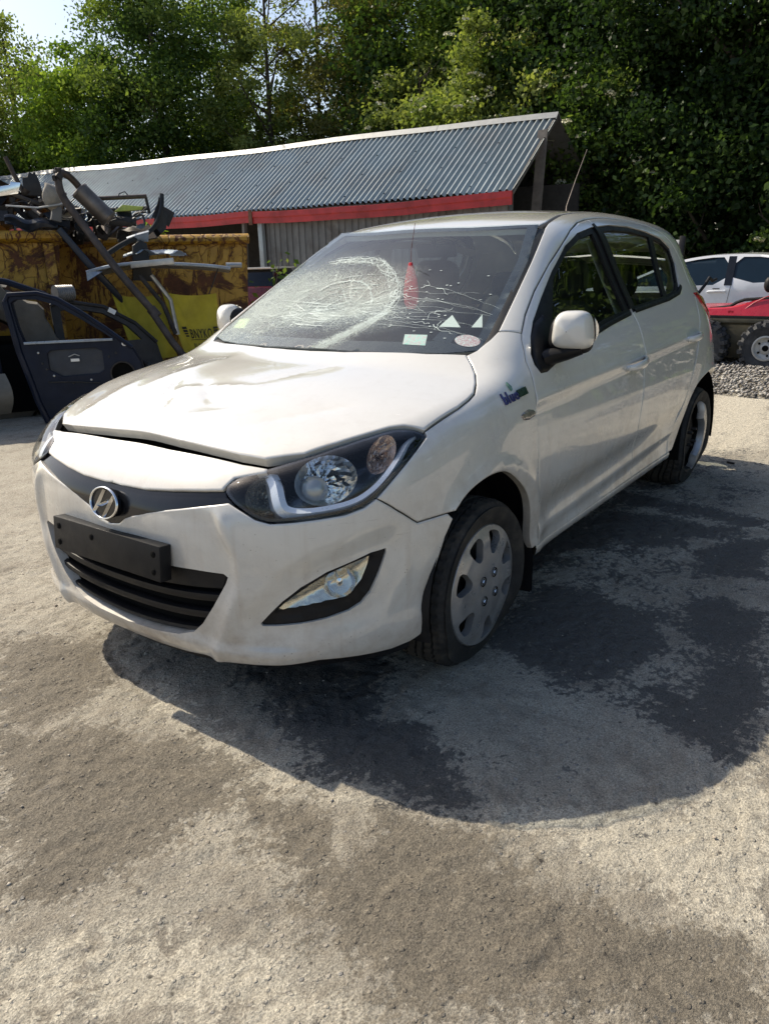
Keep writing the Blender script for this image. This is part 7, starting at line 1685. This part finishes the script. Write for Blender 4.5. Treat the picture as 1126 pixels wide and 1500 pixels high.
for sgn in(1,-1):
    wall(P,0,'body_side',WHC,wc,sgn,[smooth_poly(np.array([(-1.06,.80),(-.36,1.10),(.12,1.185),(.42,1.19),(.42,.83),(-.2,.81)]),1),smooth_poly(np.array([(.50,.835),(.50,1.19),(.9,1.185),(1.40,1.07),(1.62,.90)]),1)])
    wall(smooth_poly(np.array([(-1.10,.78),(-.36,1.12),(.12,1.20),(.46,1.205),(.46,.81),(-.2,.79)]),1),-.012,'front_window',DGL,wc,sgn); wall(smooth_poly(np.array([(.46,.815),(.46,1.205),(.9,1.20),(1.42,1.085),(1.68,.88)]),1),-.012,'rear_window',DGL,wc,sgn)
    wall([(.41,.82),(.41,1.20),(.51,1.20),(.51,.82)],.002,'door_pillar',BLKG,wc,sgn)
    m=MB(); m.tube([(sgn*.868,.20,.735),(sgn*.885,.26,.742),(sgn*.885,.38,.745),(sgn*.868,.44,.742)],.014,8); m.build('door_handle',WHC,wc)
    m=MB(); m.tube([(sgn*.872,.27,.775),(sgn*.872,.36,.777)],.006,6); m.build('handle_shadow_gap',BLK,wc)
    m=MB(); m.tube([(sgn*.861,.50,.83),(sgn*.862,.47,.6),(sgn*.862,.40,.42),(sgn*.86,.38,.30)],.003,4); m.build('door_gap',RUB,wc)
m=MB(); V=[];F=[]
for y,z in P: k=secx(z,y); V+=[(-k,y,z),(-k*.5,y,z+.012),(k*.5,y,z+.012),(k,y,z)]
for i in range(len(P)-1):
    for j in range(3): a=i*4+j; F.append((a,a+1,a+5,a+4))
m.add(V,F); m.build('body_top',WHC,wc,ang=50)
for sgn in(1,-1):
    for y in(-1.15,1.35):
        m=MB(); m.lathe([(.20,.0),(.24,.03),(.30,.02),(.31,-.06),(.30,-.16),(.2,-.16)],(0,0,0),'x',28); m.v=[(sgn*(.80+x),y+yy,.30+zz) for x,yy,zz in m.v]; m.build('tyre',TYRE,wc)
        m=MB(); m.lathe([(0,.01),(.06,.02),(.19,.005),(.2,-.05)],(0,0,0),'x',20); m.v=[(sgn*(.80+x),y+yy,.30+zz) for x,yy,zz in m.v]; m.build('wheel_rim',ALU,wc)
wc.location=(-10.45,-1.15,-.0)
# six-wheeled buggy
at_=empty('six_wheel_buggy',(-7.75,.27,0),0,'red and olive six wheeled amphibious buggy on chunky tyres','buggy')
OLV=simple('olive_plastic_hull',(.085,.075,.045),.6,var=.25,dirt=(.16,.14,.10),dscale=4,dth=(.5,.8)); RED=simple('red_plastic_deck',(.42,.014,.03),.28,var=.12,coat=.4)
hull=[(-1.15,.42),(-1.0,.22),(-.6,.12),(.9,.12),(1.15,.30),(1.2,.52),(-1.15,.52)]
m=MB(); m.prism(hull,-.42,.42,lambda a,b,c:(c,a,b)); m.build('hull',OLV,at_,bevel=.03)
m=MB(); m.prism([(-1.2,.52),(1.25,.52),(1.25,.575),(-1.2,.575)],-.50,.50,lambda a,b,c:(c,a,b)); m.build('hull_rim',OLV,at_,bevel=.012)
m=MB(); m.prism([(-1.19,.577),(1.22,.577),(1.22,.595),(-1.19,.595)],-.505,.505,lambda a,b,c:(c,a,b)); m.build('rubber_rim',RUB,at_)
deck=smooth_poly(np.array([(-1.15,.598),(-1.1,.66),(-.55,.675),(-.40,.685),(-.24,.72),(-.10,.79),(.10,.81),(.6,.815),(1.1,.78),(1.2,.60)]),1,False)
m=MB(); V=[];F=[];nd=len(deck)
for y,z in deck:
    t=(z-.598)*.30
    V+=[(.49-t*0,y,.598),(.485-t*.9,y,z-.012),(.47-t,y,z),(-.47+t,y,z),(-.485+t*.9,y,z-.012),(-.49,y,.598)]
for i in range(nd-1):
    for j in range(5): a=i*6+j; F.append((a,a+1,a+7,a+6))
m.add(V,F); m.build('red_deck',RED,at_,ang=30)
m=MB(); m.tube([(.478,-.50,.60),(.476,-.36,.607),(.462,-.24,.66),(.452,-.14,.74),(.444,-.04,.795)],.006,6); m.build('deck_groove',simple('pale_red_edge',(.60,.20,.20),.3),at_)
m=MB(); m.tube([(.40,-.62,.66),(.42,-.40,.69),(.42,-.33,.735),(.42,-.25,.765),(.42,.02,.785),(.42,.10,.80),(.42,.17,.86),(.42,.15,.90),(.42,.07,.95)],.017,8); m.build('black_rail',BLK,at_)
m=MB(); m.tube([(.40,.03,.80),(.40,.06,1.02)],.024,8); m.build('post',BLK,at_)
m=MB(); m.grid(lambda u,v:(.43+.06*math.sin(v*3.14)*math.cos(u*6.283),-.02+.055*math.cos(v*3.14),.925+.085*math.sin(v*3.14)*math.sin(u*6.283)),16,10,True); m.build('lamp_pod',BLK,at_)
m=MB(); m.lathe([(0,.03),(.025,.025),(.03,0),(.02,-.03),(0,-.03)],(.40,.06,1.035),'z',12); m.build('knob',BLK,at_)
m=MB(); m.box((.4735,.30,.685),(.003,.34,.135),(0,R_(-4),0)); m.build('white_sticker',PAPER,at_)
m=MB(); m.add([(.4765,.20,.70),(.477,.27,.722),(.4765,.34,.715),(.4765,.28,.70)],[(0,1,2,3)]); m.build('sticker_emblem',BLK,at_,False,fix=False)
V,F=text_mesh('Fitness',.055,.001); mk('sticker_lettering',[(.4775,.17+x*1.15+y*.2,.640+y) for x,y,z in V],F,BLK,at_,False)
V,F=text_mesh('IPX',.04,.001); mk('deck_lettering',[(.4795+.004,-.40+x,.622+y) for x,y,z in V],F,PAPER,at_,False)
TYB=simple('buggy_tyre_rubber',(.03,.032,.036),.75,var=.3,dirt=(.10,.10,.10),dscale=8,dth=(.5,.8)); RIMW=simple('pale_buggy_rim',(.42,.42,.40),.5,.2,var=.15)
for yy in(-.62,.06,.74):
    for sgn in(1,-1):
        w_=empty('buggy_wheel',(sgn*.565,yy,.275)); w_.parent=at_
        m=MB(); m.lathe([(.13,.105),(.17,.125),(.23,.13),(.262,.10),(.268,0),(.262,-.10),(.23,-.13),(.13,-.11)],(0,0,0),'x',36); m.v=[(sgn*x,y,z) for x,y,z in m.v]; m.build('tyre',TYB,w_)
        for k in range(18):
            q=2*math.pi*k/18
            for h_,o in((1,0),(-1,.5)):
                qq=q+o*2*math.pi/18; Mr=Matrix.Rotation(qq,3,'X'); m=MB()
                m.box((0,0,0),(.10,.050,.026),taper=.8); P_=[Mr@(Vector(v)+Vector((sgn*h_*.055,0,.276))) for v in m.v]; mm=MB(); mm.add(P_,m.f); 
                if h_>0:
                    m2=MB(); m2.box((sgn*.125,0,.245),(.030,.040,.055)); mm.add([Mr@Vector(v) for v in m2.v],m2.f)
                if k==0 and h_==1: pass
                mm.build('tread_lug',TYB,w_)
        m=MB(); m.lathe([(.128,.10),(.135,.118),(.118,.122),(.10,.095),(.07,.085),(.05,.10),(.035,.105),(0,.105)],(0,0,0),'x',28); m.v=[(sgn*x,y,z) for x,y,z in m.v]; m.build('rim',RIMW,w_)
        m=MB(); m.lathe([(0,.115),(.028,.112),(.036,.10)],(0,0,0),'x',16); m.v=[(sgn*x,y,z) for x,y,z in m.v]; m.build('hub_cap',DARK,w_)
        for k in range(5):
            q=2*math.pi*k/5; m=MB(); m.lathe([(0,.1),(.012,.1),(.012,.08)],(0,.082*math.cos(q),.082*math.sin(q)),'x',10); m.v=[(sgn*x,y,z) for x,y,z in m.v]; m.build('rim_hole',DARK,w_)
# exhaust tip and torn bumper at the rear of the white hatchback
m=MB(); m.lathe([(.028,-.09),(.030,.09),(.024,.09),(.022,-.06)],(0,0,0),'x',16); o=m.build('tail_pipe',MUF,car); o.location=(-3.12,.50,.22)
# ---------------------------------------------------------------- trees
def leafmat(name,c0,c1,c2):
    m,nt,b=newmat(name); nt.nodes.remove(b); out=nt.nodes['Material Output']
    at=N(nt,'Attribute',attribute_name='tone'); r=ramp(nt,at.outputs['Fac'],[(0,c0),(.5,c1),(1,c2)])
    df=N(nt,'BsdfDiffuse'); tl=N(nt,'BsdfTranslucent'); gl=N(nt,'BsdfGlossy'); gl.inputs['Roughness'].default_value=.38
    nt.links.new(r.outputs[0],df.inputs[0]); y=mixc(nt,1.,r.outputs[0],(1.2,1.25,.6),'MULTIPLY'); nt.links.new(y,tl.inputs[0])
    m1=N(nt,'MixShader'); m1.inputs[0].default_value=.42; nt.links.new(df.outputs[0],m1.inputs[1]); nt.links.new(tl.outputs[0],m1.inputs[2])
    m2=N(nt,'MixShader'); m2.inputs[0].default_value=.012; nt.links.new(m1.outputs[0],m2.inputs[1]); nt.links.new(gl.outputs[0],m2.inputs[2]); nt.links.new(m2.outputs[0],out.inputs[0]); return m
LEAFS={'shaded':leafmat('shaded_green_leaves',(0.015,0.033,0.011),(0.033,0.065,0.019),(0.081,0.131,0.039)),  # darker leaf greens, shade of the right-hand trees put into the colour
 'dark':leafmat('dark_leaves',(0.044,0.082,0.024),(0.087,0.147,0.034),(0.168,0.227,0.057)),
 'mid':leafmat('mid_green_leaves',(0.067,0.118,0.024),(0.139,0.212,0.046),(0.256,0.325,0.074)),
 'pale':leafmat('pale_green_leaves',(0.118,0.168,0.046),(0.216,0.265,0.074),(0.335,0.375,0.123)),
 'bright':leafmat('bright_green_leaves',(0.095,0.168,0.030),(0.187,0.287,0.046),(0.315,0.394,0.081)),
 'olive':leafmat('olive_brown_leaves',(0.088,0.100,0.036),(0.168,0.168,0.057),(0.256,0.237,0.093))}
BARK=simple('grey_bark',(.07,.058,.045),.9,var=.4,vscale=5,bmp=.5,bscale=20)
FLW=simple('cream_elder_flowers',(.62,.60,.42),.8,var=.15)
def leaves(name,C,size,rg,mat,parent,tone,up=.35,asp=.62):
    n=len(C); nrm=rg.normal(0,1,(n,3)); nrm[:,2]=nrm[:,2]*.8+up; nrm/=np.linalg.norm(nrm,axis=1,keepdims=True)
    t=rg.normal(0,1,(n,3)); t-=nrm*np.sum(t*nrm,1)[:,None]; t/=np.linalg.norm(t,axis=1,keepdims=True); s=np.cross(nrm,t)
    sz=(size*rg.uniform(.6,1.35,n))[:,None]; droop=nrm*sz*.12
    V=np.stack([C-t*sz,C+s*sz*asp-droop*0+droop,C+t*sz,C-s*sz*asp+droop],1).reshape(-1,3)
    F=np.arange(n*4).reshape(n,4); o=mk(name,V,F,mat,parent,False)
    a=o.data.attributes.new('tone','FLOAT','FACE'); a.data.foreach_set('value',np.clip(tone,0,1).astype(np.float32)); return o
def tree(name,loc,H,Rr,nl,size,leaf,label,seed,base=.18,clumps=90,tight=.30,flowers=0,lean=(0,0),group=None,squash=1.,branches=9,cat='tree',trunk=.16):
    rg=np.random.default_rng(seed); e=empty(name,loc,0,label,cat,group)
    # skeleton
    ax=lambda t:np.array([lean[0]*t+.12*H*.1*math.sin(t*4+seed),lean[1]*t+.1*math.cos(t*3+seed)*t,H*t*.93])
    m=MB(); m.tube([ax(t) for t in np.linspace(0,1,9)],[trunk*(1-.88*t)+.012 for t in np.linspace(0,1,9)],8); m.build('trunk',BARK,e,ang=80)
    m=MB(); tips=[]
    for k in range(branches):
        t0=base+.02+(.85-base)*((k+.5)/branches); q=k*2.4+rg.uniform(-.4,.4); p0=ax(t0); env=Rr*math.sqrt(max(.08,1-((t0-base-.32)/(.72))**2))
        L=env*rg.uniform(.65,.95); p1=p0+np.array([math.cos(q)*L*.5,math.sin(q)*L*.5*squash,L*.38]); p2=p0+np.array([math.cos(q)*L,math.sin(q)*L*squash,L*.75])
        m.tube([p0,p1,p2],[trunk*.42*(1-t0)+.02,trunk*.25*(1-t0)+.012,.008],6); tips.append(p2); tips.append(p1)
        for j in range(3):
            a=p0+(p2-p0)*rg.uniform(.35,.9); b=a+rg.normal(0,1,3)*L*.28+[0,0,L*.22]; m.tube([a,(a+b)/2+rg.normal(0,.05,3),b],[.016,.010,.005],5,False); tips.append(b)
    m.build('limbs',BARK,e,ang=80,fix=False)['kind']='stuff'
    # clumps inside an uneven envelope
    cs=[]
    while len(cs)<clumps:
        u=rg.uniform(-1,1,3); r=np.linalg.norm(u)
        if r>1: continue
        if r<.45 and rg.random()<.75: continue
        th=math.atan2(u[1],u[0]); k=.78+.34*math.sin(th*2.3+seed)*math.cos(u[2]*4+seed*.7)*.8
        zc=base+(1-base)*.5; cs.append(np.array([u[0]*Rr*k,u[1]*Rr*k*squash,H*(zc+u[2]*(1-base)*.52)])+np.array([lean[0],lean[1],0])*.5)
    cs=np.array(cs); cs=np.vstack([cs,np.array(tips)[:clumps//2]])
    w=rg.uniform(.4,1.6,len(cs)); cid=rg.choice(len(cs),nl,p=w/w.sum()); cr=Rr*tight*rg.uniform(.6,1.35,len(cs))
    off=rg.normal(0,.5,(nl,3)); off[:,2]*=.62; C=cs[cid]+off*cr[cid][:,None]
    C[:,2]=np.maximum(C[:,2],.05)
    ct=np.clip(rg.normal(.42,.27,len(cs)),.02,1); tone=ct[cid]+rg.normal(0,.13,nl)
    leaves('crown',C,size,rg,LEAFS[leaf],e,tone)
    if flowers:
        F_=[];fc=[]
        out=cs[(np.hypot(cs[:,0],cs[:,1])>Rr*.35)]; P=[]
        for k in range(flowers):
            c=out[rg.integers(len(out))]; d=np.array([2.08-loc[0],1.96-loc[1],1.0]); d/=np.linalg.norm(d)
            p=c+(d+rg.normal(0,.45,3))*Rr*tight*.85; rad=rg.uniform(.09,.16); a=rg.uniform(0,6.28,30); r=np.sqrt(rg.random(30))*rad; nn=np.array([0,0,1])+d*.6+rg.normal(0,.25,3); nn/=np.linalg.norm(nn); t=np.cross(nn,[1,0,0]); t/=np.linalg.norm(t); s=np.cross(nn,t)
            P.append(p+np.outer(r*np.cos(a),t)+np.outer(r*np.sin(a),s)+np.outer(.03*(1-(r/rad)**2),nn))
        P=np.vstack(P); o=leaves('flower_heads',P,.027,rg,FLW,e,np.full(len(P),.5),up=1.2,asp=.9); o['kind']='stuff'
    return e
def pol(az,D): return (2.08+D*math.cos(R_(az)),1.96+D*math.sin(R_(az)),0.)
T=[ # az, D, H, R, leaves, size, leaf, label, kw
 (244.0,31,9.6,2.7,30000,.060,'pale','feathery pale green tree at the far left edge of the yard',dict(clumps=80)),
 (239.2,32,9.2,2.4,30000,.060,'pale','tall pale green tree whose top meets the open sky',dict(clumps=70,tight=.28)),
 (235.6,29,7.6,2.4,36000,.060,'bright','lower bright green bushy tree left of the dark conical one',dict(clumps=90,base=.10)),
 (230.4,28,11.2,2.8,60000,.060,'dark','dense dark green tree with a broad conical crown',dict(clumps=130,base=.08)),
 (226.4,31,11.4,2.2,26000,.060,'mid','mid green tree between the dark cone and the thin birch',dict(clumps=50)),
 (223.2,27,10.9,2.3,24000,.055,'pale','thin pale birch with bare twigs showing against the sky',dict(clumps=70,tight=.20,branches=20,trunk=.11)),
 (220.0,28,11.0,2.1,24000,.055,'olive','slender olive leaved tree with many upright limbs',dict(clumps=64,tight=.22,branches=18,trunk=.11)),
 (216.8,26,9.2,2.2,30000,.055,'olive','reddish olive hawthorn behind the middle of the shed roof',dict(clumps=90)),
 (213.2,25.5,10.8,2.6,46000,.058,'mid','round mid green tree above the right half of the shed roof',dict(clumps=100)),
 (208.4,24.5,11.2,2.8,52000,.058,'mid','tall leafy tree rising behind the flowering elder',dict(clumps=110)),
 (203.2,22,10.4,2.7,52000,.058,'shaded','tall dark ivy covered tree right of the elder',dict(clumps=120,base=.05)),
 (198.0,19.5,9.4,2.5,50000,.055,'shaded','dark tree with pale sprays hanging from its top',dict(clumps=110,base=.04)),
 (193.0,18.5,9.0,2.5,50000,.055,'shaded','dark hedgerow tree at the right edge behind the white saloon',dict(clumps=110,base=.03)),
 (187.5,18.5,9.0,2.6,20000,.08,'shaded','dark hedgerow tree just past the right edge',dict(clumps=80,base=.03)),
]
for i,(az,D,H,Rr,nl,sz,lf,lb,kw) in enumerate(T): tree('tree',pol(az,D),H,Rr,nl,sz,lf,lb,20+i,**kw)
tree('elder_bush',pol(208.6,21.6),6.6,2.2,40000,.058,'pale','flowering elder with cream flower heads behind the shed gable',71,base=.15,clumps=85,tight=.26,flowers=130,cat='elder')
tree('elder_bush',pol(202.0,18.9),4.9,1.6,26000,.055,'dark','smaller flowering elder hanging beside the open shed gable',72,base=.05,clumps=70,tight=.28,flowers=80,cat='elder')
tree('elder_bush',pol(213.4,23.0),6.3,1.7,22000,.058,'pale','elder with pale flowers above the shed ridge',73,base=.25,clumps=60,tight=.26,flowers=60,cat='elder')
tree('elder_bush',pol(189.2,16.6),2.5,.9,12000,.050,'shaded','low flowering elder by the roof of the white saloon',74,base=.05,clumps=50,flowers=16,cat='elder')
# understorey hedge closing the view under the crowns
rg=np.random.default_rng(5); 
def hedge(pts,H,dep,n,lf,label,seed,size=.085):
    rg=np.random.default_rng(seed); P=resample(np.array(pts,float),.2,False); k=rg.integers(0,len(P),n); z=rg.random(n)**.85*H*(.8+.35*np.sin(k*.21+seed)); q=P[k]+rg.normal(0,1,(n,2))*dep*.4
    C=np.c_[q,z]; e=mk('hedge',[(0,0,-.2),(.01,0,-.2),(0,.01,-.2)],[(0,1,2)],BARK,None,False) if False else None
    cl=vnoise(C*[1,1,1.2],.9,3,seed); C=C[(cl>.40)]; tone=.25+vnoise(C,1.6,2,seed+3)*.6+rg.normal(0,.12,len(C)); o=leaves('hedge_leaves',C,size,rg,LEAFS[lf],None,tone); o['kind']='stuff'; o['label']=label; o['category']='hedge'; return o
hedge([pol(247,33)[:2],pol(236,31.5)[:2],pol(226,31)[:2],pol(216,28)[:2]],5.4,1.6,80000,'dark','dark undergrowth filling the gaps below the trees behind the shed',8,.085)
hedge([pol(216,24)[:2],pol(208,22.5)[:2],pol(200,19.5)[:2],pol(184,18.5)[:2]],8.2,1.6,95000,'shaded','dark hedge undergrowth behind the white saloon and shed gable',9,.085)
hedge([pol(183,14)[:2],pol(165,12.5)[:2],pol(145,12)[:2],pol(118,12)[:2]],7.5,1.6,130000,'dark','tall dark hedge running along the open side of the yard',10,.075)
# plants by the skip and the shed
def plant(loc,h,n,label,seed,lf='bright'):
    rg=np.random.default_rng(seed); e=empty('weed',loc,0,label,'weed'); m=MB(); P=[]
    for k in range(6):
        q=rg.uniform(0,6.28); d=np.array([math.cos(q)*h*.4,math.sin(q)*h*.4,h*rg.uniform(.6,1)]); m.tube([(0,0,0),d*.5+[0,0,.1*h],d],[.006,.005,.003],5); P.append(np.outer(np.linspace(.3,1,n),d)+rg.normal(0,.05*h+.02,(n,3)))
    m.build('stem',BARK,e,fix=False)['kind']='stuff'; P=np.vstack(P); leaves('leaf_spray',P,.045,rg,LEAFS[lf],e,rg.uniform(.4,1,len(P))); return e
q=LP(10.4,1.15,1.45); plant(tuple(q),.35,20,'green weed growing over the rim of the right skip',31)
plant((-8.6,-8.6,0),1.25,16,'yellowing weed standing against the grey shed wall',32,'pale')
q=LP(10.7,2.55,0); plant(tuple(q),1.5,26,'dark weed at the foot of the shed post by the right skip',33,'dark')
